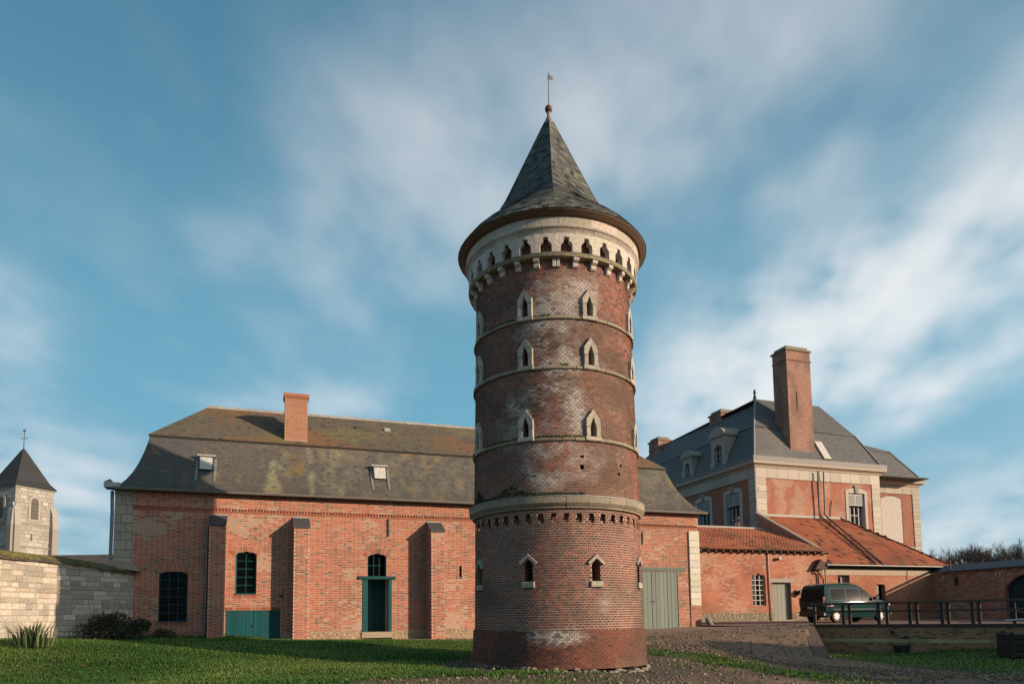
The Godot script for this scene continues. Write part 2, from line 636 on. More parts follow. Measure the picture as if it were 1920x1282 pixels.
# ---------------------------------------------------------------- sky
func sky_picture(toward: Vector3) -> ImageTexture:
	var W := 1792
	var H := 896
	var im := Image.create(W, H, false, Image.FORMAT_RGBF)
	# streaks of thin cloud: azimuth and height of both ends in degrees, width in degrees, strength
	var streaks := [
		[-13.0, 26.0, -3.0, 33.0, 5.0, 0.26], [-2.0, 31.5, 10.0, 37.0, 5.5, 0.38], [9.0, 35.5, 27.0, 40.5, 4.5, 0.52], [-15.0, 36.0, -8.0, 38.0, 3.5, 0.34], [-10.0, 34.0, -4.0, 36.0, 4.0, 0.30],
		[12.0, 14.0, 20.0, 19.5, 4.6, 0.75], [19.0, 19.0, 28.0, 23.5, 4.2, 1.25], [27.0, 22.5, 42.0, 26.5, 4.0, 1.5], [21.0, 14.0, 27.0, 18.0, 4.0, 0.8],
		[30.0, 15.0, 40.0, 18.5, 1.6, 0.9], [-42.0, 12.0, -33.0, 9.0, 4.5, 0.85],
		[-42.0, 21.5, -36.0, 20.0, 2.6, 0.5], [-22.5, 28.5, -17.0, 30.0, 2.4, 0.24], [-22.0, 15.5, -12.0, 17.5, 2.0, 0.5],
		[22.0, 30.0, 26.0, 30.6, 2.2, 0.5], [30.0, 5.0, 42.0, 7.5, 3.5, 0.7],
		[42.0, 26.0, 70.0, 34.0, 6.0, 0.9], [-75.0, 15.0, -48.0, 24.0, 5.0, 0.5], [-70.0, 38.0, -40.0, 48.0, 6.0, 0.3],
		[10.0, 46.0, 60.0, 58.0, 8.0, 0.5], [90.0, 20.0, 150.0, 30.0, 8.0, 0.8], [-160.0, 18.0, -110.0, 30.0, 8.0, 0.7]]
	var f := FastNoiseLite.new()
	f.seed = 5
	f.frequency = 1.0
	f.fractal_octaves = 4
	f.fractal_gain = 0.5
	f.noise_type = FastNoiseLite.TYPE_SIMPLEX_SMOOTH
	for y in H:
		var el := PI * (0.5 - (y + 0.5) / H)
		var eld := rad_to_deg(el)
		var s := maxf(0.0, sin(el))
		var blue := Color(0.25, 0.385, 0.46).lerp(Color(0.128, 0.315, 0.435), clampf(eld / 14.0, 0.0, 1.0))
		blue = blue.lerp(Color(0.046, 0.150, 0.240), smoothstep(10.0, 48.0, eld))
		for x in W:
			var c := blue
			if eld < -1.0:
				c = Color(0.10, 0.085, 0.065)
			else:
				var az := wrapf(TAU * (x + 0.5) / W, -PI, PI)
				var azd := rad_to_deg(az)
				var d := Vector3(sin(az) * cos(el), sin(el), -cos(az) * cos(el))
				var p := d / (d.y + 0.22)
				var n1 := f.get_noise_3d(p.x * 1.1 + p.z * 0.3, p.z * 0.8, 3.0)
				var n2 := f.get_noise_3d(p.x * 4.4 + p.z * 1.2 + 9.0, p.z * 3.0 - p.x * 1.2, 7.0)
				var cl := 0.0
				for k in streaks:
					var ax: float = (azd - k[0]) * cos(el)
					if absf(azd - (k[0] + k[2]) * 0.5) > absf(k[2] - k[0]) * 0.5 + 18.0:
						continue
					var bx: float = (k[2] - k[0]) * cos(el)
					var by: float = k[3] - k[1]
					var ay: float = eld - k[1]
					var ll := bx * bx + by * by
					var t := clampf((ax * bx + ay * by) / ll, 0.0, 1.0)
					var dx: float = ax - t * bx
					var dy: float = ay - t * by
					var q: float = (dx * dx + dy * dy) / (k[4] * k[4] * (1.0 + 0.7 * n1))
					if q < 5.0:
						cl += k[5] * exp(-q * 1.1)
				cl *= clampf(0.62 + 0.5 * n1 + 0.85 * n2, 0.0, 1.4)
				cl += maxf(0.0, 0.0 + 0.10 * n1 + 0.10 * n2)
				cl = (1.0 - exp(-cl * 1.1)) * smoothstep(-1.0, 3.0, eld)
				var white := Color(0.62, 0.64, 0.655).lerp(Color(0.40, 0.435, 0.48), clampf((eld - 20.0) / 25.0, 0, 1))
				c = blue.lerp(white, cl)
				# warm glow round the low sun, added out of view to fill shaded walls
				var away := rad_to_deg(acos(clampf(d.dot(toward), -1.0, 1.0)))
				c += Color(1.0, 0.88, 0.70) * (1.5 * exp(-away / 20.0))
			im.set_pixel(x, y, c)
	return ImageTexture.create_from_image(im)


# ---------------------------------------------------------------- ground
func thin_plate(pts: Array, plane: Array, x: float, z: float) -> float:
	var s: float = plane[0] + plane[1] * x + plane[2] * z
	var k := 0
	while k < pts.size():
		var dx: float = x - pts[k]
		var dz: float = z - pts[k + 1]
		var q := dx * dx + dz * dz
		if q > 1e-9:
			s += 0.5 * q * log(q) * pts[k + 2]
		k += 3
	return s


func make_heights() -> void:
	hl.resize(HN * HM)
	hr.resize(HN * HM)
	for j in HM:
		for k in HN:
			var x := HX0 + k * HS
			var z := HZ0 + j * HS
			hl[j * HN + k] = clampf(thin_plate(TPS_L, TPS_L_PLANE, x, z), -0.6, 1.1)
			hr[j * HN + k] = clampf(thin_plate(TPS_R, TPS_R_PLANE, x, z), -0.6, 1.1)


func sample(g: PackedFloat32Array, x: float, z: float) -> float:
	var fx := clampf((x - HX0) / HS, 0.0, HN - 1.01)
	var fz := clampf((z - HZ0) / HS, 0.0, HM - 1.01)
	var k := int(fx)
	var j := int(fz)
	fx -= k
	fz -= j
	var a := lerpf(g[j * HN + k], g[j * HN + k + 1], fx)
	var b := lerpf(g[(j + 1) * HN + k], g[(j + 1) * HN + k + 1], fx)
	return lerpf(a, b, fz)


func height(x: float, z: float) -> float:
	var edge := 11.75 - 0.265 * (z + 28.04)
	var t := smoothstep(-0.02, 0.30, x - edge)
	var h := sample(hl, x, z) * (1.0 - t) + sample(hr, x, z) * t
	if x > 1.0:
		# two wheel ruts run along the track past the tower
		var q := z + 14.4 + (x - 1.0) * 0.30
		h -= 0.045 * (exp(-pow((q - 0.75) / 0.22, 2.0)) + exp(-pow((q + 0.75) / 0.22, 2.0))) * smoothstep(1.0, 3.0, x)
	return h + 0.025 * noise.get_noise_2d(x * 22.0, z * 22.0) + 0.012 * noise.get_noise_2d(x * 90.0, z * 90.0)


func yard(x: float, z: float) -> Vector2:
	var p := Vector3(x, 0, z) - ORIGIN
	return Vector2(p.x * cos(TURN) - p.z * sin(TURN), p.x * sin(TURN) + p.z * cos(TURN))


# how much grass grows at a place, 0 to 1
func grassy(x: float, z: float) -> float:
	var e := yard(x, z)
	var d := Vector2(x - TOWER.x, z - TOWER.z)
	var n := noise.get_noise_2d(x * 30.0, z * 30.0)
	var n2 := noise2.get_noise_2d(x * 8.0, z * 8.0)
	if x < 1.2 or d.length() < 2.6:
		var worn := smoothstep(2.45, 4.2, d.length() + n * 1.0) if x > -4.0 else 1.0
		var strip := smoothstep(0.35, 1.3, e.y - 0.25 - clampf((e.x - 5.5) * 0.17, 0.0, 1.6) + n * 0.4)
		if e.x < 5.2:
			strip = 1.0 if e.y > 0.05 else 0.0
		# a worn path of earth passes in front of the tower
		var path := smoothstep(0.5, 1.5, absf(z + 14.9 + (x - 1.0) * 0.42) + n * 0.6)
		if x < -2.2:
			path = maxf(path, smoothstep(-2.2, -4.5, x))
		return clampf(minf(minf(worn, strip), path), 0, 1)
	# right of the tower: a tongue of grass, then trodden earth and gravel, then the lower lawn
	var mid := -25.2 + (x - 4.2) * 2.05
	var tongue := 1.0 - smoothstep(0.8, 1.5, absf(z - mid) * (0.55 + 0.03 * (x - 4.0)) + n * 0.5)
	tongue *= 1.0 - smoothstep(7.4, 9.2, x + n)
	var lawn := smoothstep(0.3, 1.2, x - 11.3 + n * 0.6 + n2 * 0.6) * smoothstep(-28.5, -27.0, z) * (1.0 - smoothstep(-19.6, -18.4, z + n * 0.5))
	return clampf(maxf(tongue, lawn), 0, 1)


func ground_color(x: float, z: float) -> Color:
	var e := yard(x, z)
	var n := noise.get_noise_2d(x * 12.0, z * 12.0)
	var n2 := noise2.get_noise_2d(x * 40.0, z * 40.0)
	var n5 := noise2.get_noise_2d(x * 130.0, z * 130.0)
	var soil := Color(0.09, 0.055, 0.035).lerp(Color(0.21, 0.13, 0.082), clampf(0.45 + n * 0.9 + n2 * 0.7 + n5 * 0.5, 0, 1))
	# sandy strip along the barn
	var sand := 1.0 - smoothstep(0.5, 2.6, e.y + n * 0.6 - clampf((e.x - 14.0) * 0.25, 0.0, 2.0))
	if e.x < 5.5 or e.x > 30.0:
		sand = 0.0
	soil = soil.lerp(Color(0.36, 0.235, 0.14), sand * 0.85)
	# the ramp of stony earth right of the tower
	if x > 4.5 and z < -18.0:
		var g := smoothstep(0.0, 1.4, z + 25.2 - (x - 4.2) * 1.4 + n)
		soil = soil.lerp(Color(0.27, 0.165, 0.11), 0.75 * (1.0 - g))
	# damp, trodden soil round the tower's foot and across the front
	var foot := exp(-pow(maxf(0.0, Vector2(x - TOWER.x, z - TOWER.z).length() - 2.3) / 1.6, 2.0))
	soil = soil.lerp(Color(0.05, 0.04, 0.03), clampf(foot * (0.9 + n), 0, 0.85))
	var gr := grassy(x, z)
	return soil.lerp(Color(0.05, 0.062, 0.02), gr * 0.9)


func make_ground() -> void:
	var xs := []
	var zs := []
	for k in [-900.0, -500.0, -300.0, -160.0, -100.0, -60.0, -45.0, -36.0, -30.0]:
		xs.append(k)
	var x := -26.0
	while x < 26.0:
		xs.append(x)
		x += 0.22
	for k in [28.0, 32.0, 38.0, 46.0, 60.0, 100.0, 160.0, 300.0, 500.0, 900.0]:
		xs.append(k)
	for k in [-900.0, -500.0, -300.0, -200.0, -140.0, -100.0, -80.0, -65.0, -55.0, -48.0, -42.0, -38.0]:
		zs.append(k)
	var z := -35.0
	while z < -9.0:
		zs.append(z)
		z += 0.22
	for k in [-7.0, -4.0, 0.0, 5.0, 10.0, 20.0, 40.0, 80.0, 160.0, 300.0, 600.0]:
		zs.append(k)
	var b := Mb.new()
	for j in zs.size():
		for k in xs.size():
			var px: float = xs[k]
			var pz: float = zs[j]
			b.v.append(Vector3(px, height(px, pz), pz))
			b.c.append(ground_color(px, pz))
			b.n.append(Vector3.UP)
	var w := xs.size()
	for j in zs.size():
		for k in w:
			var a: Vector3 = b.v[j * w + maxi(0, k - 1)]
			var c: Vector3 = b.v[j * w + mini(w - 1, k + 1)]
			var d: Vector3 = b.v[maxi(0, j - 1) * w + k]
			var e: Vector3 = b.v[mini(zs.size() - 1, j + 1) * w + k]
			b.n[j * w + k] = (e - d).cross(c - a).normalized()
	for j in zs.size() - 1:
		for k in w - 1:
			var q := j * w + k
			b.i.append(q); b.i.append(q + 1); b.i.append(q + w)
			b.i.append(q + 1); b.i.append(q + w + 1); b.i.append(q + w)
	setting("ground", b, m.soil)


func scatter(called: String, mesh: Mesh, xf: Array, cols: Array) -> MultiMeshInstance3D:
	var mm := MultiMesh.new()
	mm.transform_format = MultiMesh.TRANSFORM_3D
	mm.use_colors = true
	mm.mesh = mesh
	mm.instance_count = xf.size()
	for k in xf.size():
		mm.set_instance_transform(k, xf[k])
		mm.set_instance_color(k, cols[k])
	var o := MultiMeshInstance3D.new()
	o.name = called
	o.multimesh = mm
	add_child(o)
	o.set_meta("kind", "stuff")
	return o


func make_grass() -> void:
	var b := Mb.new()
	for k in 9:
		var a := rng.randf() * TAU
		var r := rng.randf() * 0.055
		var o := Vector3(cos(a) * r, -0.01, sin(a) * r)
		var lean := Vector3(cos(a + rng.randf_range(-0.8, 0.8)), 0, sin(a)) * rng.randf_range(0.01, 0.05)
		var h := rng.randf_range(0.035, 0.085)
		var s := Vector3(-sin(a), 0, cos(a)) * 0.0045
		var midp := o + Vector3(0, h * 0.6, 0) + lean * 0.4
		var tip := o + Vector3(0, h, 0) + lean
		var col := Color(1, 1, 1) * rng.randf_range(0.75, 1.15)
		b.quad(o - s, o + s, midp + s * 0.8, midp - s * 0.8, col)
		b.tri(midp - s * 0.8, midp + s * 0.8, tip, col)
	for k in b.n.size():
		b.n[k] = (b.n[k] * 0.5 + Vector3.UP).normalized()
	var mesh := b.mesh(m.grass, Vector3.ZERO)
	var xf := []
	var cols := []
	var tries := 0
	while xf.size() < 100000 and tries < 420000:
		tries += 1
		var x: float
		var z: float
		if tries % 4 == 0:
			x = rng.randf_range(2.0, 22.0)
			z = rng.randf_range(-29.0, -12.5)
		else:
			x = rng.randf_range(-17.5, 2.2)
			z = rng.randf_range(-28.5, -11.5)
		if absf(x) > -z * 0.80 + 1.0:
			continue
		var weeds := 0.05 + 0.16 * maxf(0.0, noise2.get_noise_2d(x * 35.0, z * 35.0) + 0.1)
		if yard(x, z).y < 1.5:
			weeds = 0.0
		if rng.randf() > maxf(pow(grassy(x, z), 1.3), weeds):
			continue
		var y := height(x, z)
		var e := yard(x, z)
		if (e.y < 0.02 and e.x > 0.0) or Vector2(x - TOWER.x, z - TOWER.z).length() < 2.33:
			continue
		var t := Transform3D(Basis(Vector3.UP, rng.randf() * TAU).scaled(Vector3.ONE * rng.randf_range(0.6, 1.35) * (1.0 + 0.7 * noise2.get_noise_2d(x * 26, z * 26)) * (1.9 if e.y < 0.45 and e.y > 0.0 and rng.randf() < 0.5 else 1.0)), Vector3(x, y, z))
		xf.append(t)
		var n := noise.get_noise_2d(x * 18.0, z * 18.0)
		var c := Color(0.075, 0.18, 0.025).lerp(Color(0.20, 0.29, 0.055), clampf(0.45 + n * 1.3 + rng.randf_range(-0.25, 0.25), 0, 1))
		if rng.randf() < 0.05:
			c = Color(0.18, 0.16, 0.06)
		cols.append(c)
	scatter("grass", mesh, xf, cols)
	print("tufts ", xf.size(), " of ", tries)


func make_stones() -> void:
	var b := Mb.new()
	boulder(b, Vector3.ZERO, Vector3(1, 0.6, 0.8), Color.WHITE, 3, 6)
	var mesh := b.mesh(m.stone, Vector3.ZERO)
	var xf := []
	var cols := []
	for k in 90000:
		var x := rng.randf_range(-3.0, 17.0)
		var z := rng.randf_range(-30.0, -12.0)
		if absf(x) > -z * 0.8:
			continue
		var n := noise2.get_noise_2d(x * 14.0, z * 14.0)
		var heap := 0.0
		if x > 4.0:
			var band := absf(z - (-26.3 + (x - 4.2) * 1.05))
			heap = clampf(1.15 - band * 0.5 + n * 1.2, 0.10, 1.0)
		else:
			heap = 0.10 if Vector2(x - TOWER.x, z - TOWER.z).length() > 2.5 else 0.0
		if rng.randf() > heap * (1.0 - 0.9 * grassy(x, z)):
			continue
		var e := yard(x, z)
		if e.y < 1.2 or (x > 11.5 - 0.265 * (z + 28.04) and z < -22.0):
			continue
		var s := 0.012 + 0.045 * pow(rng.randf(), 2.5)
		xf.append(Transform3D(Basis(Vector3(rng.randf(), rng.randf(), rng.randf()).normalized(), rng.randf() * TAU).scaled(Vector3.ONE * s), Vector3(x, height(x, z) + s * 0.25, z)))
		var c := Color(0.20, 0.14, 0.105) * rng.randf_range(0.5, 1.5)
		if rng.randf() < 0.12:
			c = Color(0.36, 0.29, 0.22)
		elif rng.randf() < 0.15:
			c = Color(0.20, 0.10, 0.07)
		cols.append(c)
	scatter("gravel", mesh, xf, cols)
	# fallen leaves on the lawn
	var lb := Mb.new()
	lb.quad(Vector3(-1, 0.05, 0), Vector3(0, 0, 0.55), Vector3(1, 0.1, 0), Vector3(0, 0.02, -0.55), Color.WHITE)
	var lm := lb.mesh(m.leaf, Vector3.ZERO)
	xf = []
	cols = []
	for k in 240:
		var x := rng.randf_range(-14.0, 3.0)
		var z := rng.randf_range(-25.0, -12.0)
		if grassy(x, z) < 0.4:
			continue
		xf.append(Transform3D(Basis(Vector3(rng.randf_range(-0.4, 0.4), 1, rng.randf_range(-0.4, 0.4)).normalized(), rng.randf() * TAU).scaled(Vector3.ONE * rng.randf_range(0.025, 0.05)), Vector3(x, height(x, z) + 0.055, z)))
		cols.append(Color(0.30, 0.17, 0.06) * rng.randf_range(0.6, 1.5))
	scatter("fallen_leaves", lm, xf, cols)


# ---------------------------------------------------------------- the round tower
func shaft(y: float) -> float:
	if y < 1.005:
		return lerpf(2.325, 2.285, clampf(y, 0, 1))
	if y < 4.1:
		return lerpf(2.245, 2.205, (y - 1.0) / 3.0)
	return lerpf(2.235, 2.12, clampf((y - 4.1) / 6.0, 0, 1.15))


func patch(ph: float, y: float, list: Array) -> float:
	var s := 0.0
	for k in list:
		var a: float = (rad_to_deg(ph) - k[0]) / k[2]
		var c: float = (y - k[1]) / k[3]
		s = maxf(s, k[4] * exp(-(a * a + c * c)))
	return s


const LIME := [[-2.0, 7.55, 26.0, 0.3, 0.6], [0.0, 8.95, 30.0, 0.35, 0.6], [-20.0, 6.0, 20.0, 0.5, 0.6], [2.0, 5.3, 26.0, 0.35, 0.5], [6.0, 9.25, 20.0, 0.55, 0.85], [-8.0, 8.3, 18.0, 0.45, 0.75], [4.0, 7.9, 14.0, 0.4, 0.6], [-24.0, 6.55, 13.0, 0.42, 1.0], [8.0, 6.25, 9.0, 0.65, 0.95], [-2.0, 6.9, 16.0, 0.3, 0.5], [-14.0, 5.05, 12.0, 0.5, 0.95], [-8.0, 4.65, 14.0, 0.25, 0.8], [-3.0, 0.85, 20.0, 0.16, 0.75], [24.0, 9.3, 10.0, 0.5, 0.45], [14.0, 5.0, 14.0, 0.5, 0.35], [30.0, 1.7, 8.0, 0.25, 0.3]]
const SOOT := [[2.0, 2.1, 22.0, 1.0, 0.55], [-10.0, 3.2, 30.0, 0.4, 0.35], [-14.0, 6.9, 14.0, 0.6, 0.8], [-30.0, 7.9, 20.0, 0.6, 0.6], [0.0, 6.2, 5.0, 0.4, 0.7], [-35.0, 9.3, 16.0, 0.5, 0.6], [-5.0, 2.3, 16.0, 0.6, 0.65], [-28.0, 1.9, 16.0, 0.7, 0.5], [10.0, 1.9, 12.0, 0.5, 0.4], [-36.0, 0.6, 24.0, 0.4, 0.85], [-10.0, 0.5, 14.0, 0.35, 0.5], [-60.0, 5.2, 20.0, 0.8, 0.3]]
const LICHEN := [[-3.0, 9.55, 10.0, 0.25, 0.8], [-26.0, 7.15, 4.5, 0.18, 1.0], [20.0, 7.2, 6.0, 0.2, 0.8], [8.0, 7.3, 4.0, 0.1, 0.7], [34.0, 8.25, 3.0, 0.08, 1.0], [-16.0, 5.35, 4.0, 0.1, 0.6], [-40.0, 7.2, 4.0, 0.12, 0.6]]


func tower_brick(ph: float, y: float) -> Color:
	var n := noise.get_noise_3d(ph * 60.0, y * 40.0, 5.0)
	var c := Color(0.235, 0.060, 0.037).lerp(Color(0.29, 0.092, 0.055), rng.randf())
	c = c.lerp(Color(0.145, 0.045, 0.034), clampf(0.3 + n + rng.randf_range(-0.3, 0.3), 0, 1))
	if rng.randf() < 0.07:
		c = Color(0.34, 0.10, 0.05)
	if rng.randf() < 0.08:
		c = Color(0.10, 0.045, 0.04)
	if y < 1.0:
		c = c.lerp(Color(0.20, 0.06, 0.045), 0.5)
		if ph > 0.55 and y < 0.45:
			c = c.lerp(Color(0.33, 0.20, 0.12), clampf((0.45 - y) * 3.0 + n, 0, 0.7))
	# broad weathering, a hand's breadth to a metre across
	var broad := noise2.get_noise_3d(ph * 95.0, y * 42.0, 11.0)
	c = c.lerp(Color(0.095, 0.048, 0.035), clampf(0.25 + broad * 1.6, 0, 0.8))
	var k := patch(ph, y, LIME)
	var fine := noise2.get_noise_3d(ph * 420.0, y * 190.0, 2.0)
	var lime := clampf(k * (1.15 + 1.8 * n + 1.6 * fine) - 0.10 + maxf(0.0, fine - 0.32) * 0.5, 0.0, 1.0)
	if lime > 0.0:
		c = c.lerp(Color(0.54, 0.49, 0.46), clampf(lime * rng.randf_range(0.6, 1.5), 0, 0.9))
	k = patch(ph, y, SOOT)
	if rng.randf() < k * (1.0 + n) + 0.04:
		c = c.lerp(Color(0.05, 0.034, 0.03), rng.randf_range(0.3, 0.8))
	k = patch(ph, y, LICHEN)
	if rng.randf() < k * (0.8 + n):
		c = c.lerp(Color(0.26, 0.115, 0.03), rng.randf_range(0.3, 0.8))
	return c


func round_bricks(owner: Node, y0: float, y1: float, course: float, holes: Array, joint: float, mortar: Color, picks: int, inset := 0.0) -> void:
	var bricks := Mb.new()
	var bed := Mb.new()
	var R := 2.2
	var rows := int(round((y1 - y0) / course))
	course = (y1 - y0) / rows
	var left := picks
	var count := 124
	var step := TAU * R / count
	for r in rows:
		var ya := y0 + r * course
		var yb := ya + course
		var ra := shaft(ya + 0.001) - inset
		var rb := shaft(yb - 0.001) - inset
		for s in spans(-2.05 * R, 2.05 * R, (ya + yb) / 2, holes):
			var n := maxi(1, int(ceil((s.y - s.x) / (R * 0.05))))
			for k in n:
				var p := lerpf(s.x, s.y, float(k) / n) / R
				var q := lerpf(s.x, s.y, float(k + 1) / n) / R
				var dp := Vector3(sin(p), 0, cos(p))
				var dq := Vector3(sin(q), 0, cos(q))
				var mc := vary(mortar, 0.05)
				var so := patch(p, ya, SOOT)
				mc = mc.lerp(Color(0.10, 0.08, 0.07), so * 0.55)
				var br := noise2.get_noise_3d(p * 95.0, ya * 42.0, 11.0)
				mc = mc.lerp(Color(0.16, 0.11, 0.085), clampf(br * 1.3, 0, 0.6))
				bed.quadn(TOWER + dp * ra + Vector3(0, ya, 0), TOWER + dq * ra + Vector3(0, ya, 0), TOWER + dq * rb + Vector3(0, yb, 0), TOWER + dp * rb + Vector3(0, yb, 0), dp, dq, dq, dp, mc)
			var at := floorf(s.x / step) * step - step + (step / 2 if r % 2 else 0.0)
			while at < s.y:
				var a := maxf(at + rng.randf_range(0.0, 0.004), s.x + 0.003)
				var c := minf(at + step - joint - rng.randf_range(0.0, 0.004), s.y - 0.003)
				at += step
				if c - a < 0.03:
					continue
				var p := a / R
				var q := c / R
				var dp := Vector3(sin(p), 0, cos(p))
				var dq := Vector3(sin(q), 0, cos(q))
				var e := joint * 0.5
				var d := rng.randf_range(0.003, 0.0095)
				if rng.randf() < 0.015:
					d = 0.001
				var j := rng.randf_range(-0.0015, 0.0015)
				var col := tower_brick((p + q) / 2, (ya + yb) / 2)
				var ro := shaft((ya + yb) / 2) - inset
				var tgt := bricks
				var single := false
				if left > 0 and absf((p + q) / 2 + 0.03) < 0.30:
					tgt = Mb.new()
					single = true
					left -= 1
				var P := []
				for rr in [ro - 0.01, ro + d]:
					P.append(TOWER + dp * rr + Vector3(0, ya + e + j, 0))
					P.append(TOWER + dq * rr + Vector3(0, ya + e - j, 0))
					P.append(TOWER + dq * rr + Vector3(0, yb - e - j, 0))
					P.append(TOWER + dp * rr + Vector3(0, yb - e + j, 0))
				tgt.block(P, col)
				if single:
					part(owner, "brick", tgt, m.brick)
	part(owner, "mortar", bed, m.mortar)
	part(owner, "brickwork", bricks, m.brick, "stuff")


func ring_stones(owner: Node, called: String, prof: Array, count: int, offset: float, tone: Color, gap := 0.004, skip := []) -> void:
	for k in count:
		var a0 := TAU * k / count + offset
		var a1 := TAU * (k + 1) / count + offset
		var mid := wrapf((a0 + a1) / 2, -PI, PI)
		if absf(mid) > 2.1:
			continue
		var b := Mb.new()
		var jr := rng.randf_range(-0.006, 0.006)
		var pr := []
		for p in prof:
			pr.append(p + Vector2(jr, rng.randf_range(-0.003, 0.003)))
		var c := vary(tone, 0.13)
		if rng.randf() < 0.25:
			c = c.lerp(Color(0.30, 0.28, 0.20), 0.5)
		lathe(b, TOWER, pr, a0 + gap, a1 - gap, maxi(2, int(40.0 / count) + 2), c, true)
		part(owner, called, b, m.stone)


func lancet(owner: Node, ph: float, y0: float, y1: float, plain: bool, shallow: bool) -> void:
	var dir := Vector3(sin(ph), 0, cos(ph))
	var r := shaft((y0 + y1) / 2)
	var f := Fr.new(TOWER + dir * r, Vector3(cos(ph), 0, -sin(ph)), dir)
	var w := Node3D.new()
	w.name = "window"
	owner.add_child(w, true)
	var tone := Color(0.47, 0.415, 0.345) * rng.randf_range(0.78, 1.08)
	y1 += rng.randf_range(-0.025, 0.025)
	ph += rng.randf_range(-0.004, 0.004)
	var h: Dictionary
	if plain:
		h = {"u0": -0.115, "u1": 0.115, "y0": y0 + 0.155, "y1": y1 - 0.10, "spring": y1 - 0.235, "point": true}
		for s in [-1.0, 1.0]:
			var b := Mb.new()
			var o := []
			for p in [Vector2(0.0, y1), Vector2(-0.235, y1 - 0.20), Vector2(-0.19, y1 - 0.255), Vector2(0.0, y1 - 0.095)]:
				o.append(Vector2(p.x * -s, p.y + rng.randf_range(-0.008, 0.008)))
			if s > 0:
				o.reverse()
			if s < 0:
				o.reverse()
			var poly := PackedVector2Array(o)
			if Geometry2D.is_polygon_clockwise(poly):
				o.reverse()
			slab(b, f, o, -0.12, 0.055, vary(Color(0.44, 0.39, 0.33), 0.12))
			part(w, "hood_stone", b, m.stone)
		var sb := Mb.new()
		stone(sb, f, -0.17, 0.165, y0 + 0.01, y0 + 0.155, -0.3, 0.06, 0.012, vary(tone, 0.1))
		part(w, "sill", sb, m.stone)
	else:
		var ht := y1 - y0
		h = {"u0": -0.075, "u1": 0.075, "y0": y0 + 0.11, "y1": y1 - 0.19, "spring": y1 - 0.40, "point": true}
		var sb := Mb.new()
		stone(sb, f, -0.215, 0.215, y0, y0 + 0.105, -0.2, 0.085, 0.014, vary(tone, 0.1))
		part(w, "sill", sb, m.stone)
		for s in [-1.0, 1.0]:
			var cut := y0 + 0.11 + (ht - 0.4) * rng.randf_range(0.5, 0.8)
			var jb := Mb.new()
			var a: float = 0.078 if s > 0 else -0.195
			var c: float = 0.195 if s > 0 else -0.078
			stone(jb, f, a, c, y0 + 0.108, cut - 0.003, -0.2, 0.075, 0.012, vary(tone, 0.12))
			part(w, "jamb_stone", jb, m.stone)
			var b := Mb.new()
			var o := [Vector2(0.078, cut + 0.003), Vector2(0.195, cut + 0.003), Vector2(0.19, y1 - 0.26), Vector2(0.0, y1), Vector2(0.0, y1 - 0.19), Vector2(0.078, y1 - 0.40)]
			for k in o.size():
				o[k] = Vector2(o[k].x * s, o[k].y)
			if Geometry2D.is_polygon_clockwise(PackedVector2Array(o)):
				o.reverse()
			slab(b, f, o, -0.2, 0.078 + rng.randf_range(-0.01, 0.008), vary(tone, 0.12))
			part(w, "gable_stone", b, m.stone)
	var rb := Mb.new()
	reveal(rb, f, h, 0.55, Color(0.28, 0.12, 0.08) if plain else Color(0.36, 0.29, 0.23))
	part(w, "reveal", rb, m.mortar)
	if shallow:
		var back := Mb.new()
		slab(back, f, opening_outline(h, 0.03), -0.62, -0.22, Color(0.30, 0.20, 0.15))
		part(w, "boarding", back, m.wood)
	if plain:
		var bars := Mb.new()
		for k in 5:
			var yy: float = lerpf(h.y0 + 0.05, h.spring, k / 4.0)
			fbox(bars, f, -0.112, 0.112, yy, yy + 0.02, -0.33, -0.28, Color(0.12, 0.10, 0.085))
		part(w, "louvre", bars, m.wood)


func niche_stone(owner: Node, a: float, half: float) -> void:
	# the pier between two arcade niches, head and foot together
	var b := Mb.new()
	var col := vary(Color(0.60, 0.525, 0.455), 0.08)
	var R := 2.335
	var Ri := 2.17
	var hw := half * R
	# outline of the right side from foot to head: distance from the pier's middle to the stone's edge
	var lv := [[10.352, hw - 0.150], [10.56, hw - 0.148], [10.635, hw - 0.066], [10.735, hw - 0.066], [10.735, hw - 0.002], [10.846, hw - 0.002]]
	for k in lv.size() - 1:
		var y0: float = lv[k][0]
		var y1: float = lv[k + 1][0]
		var e0: float = lv[k][1] / R
		var e1: float = lv[k + 1][1] / R
		var at := func(x: float, y: float, r: float) -> Vector3: return TOWER + Vector3(sin(a + x) * r, y, cos(a + x) * r)
		if y1 - y0 > 0.001:
			b.quad(at.call(-e0, y0, R), at.call(0.0, y0, R), at.call(0.0, y1, R), at.call(-e1, y1, R), col)
			b.quad(at.call(0.0, y0, R), at.call(e0, y0, R), at.call(e1, y1, R), at.call(0.0, y1, R), col)
		b.quad(at.call(e0, y0, R), at.call(e0, y0, Ri), at.call(e1, y1, Ri), at.call(e1, y1, R), col)
		b.quad(at.call(-e0, y0, Ri), at.call(-e0, y0, R), at.call(-e1, y1, R), at.call(-e1, y1, Ri), col)
	part(owner, "arcade_stone", b, m.stone)


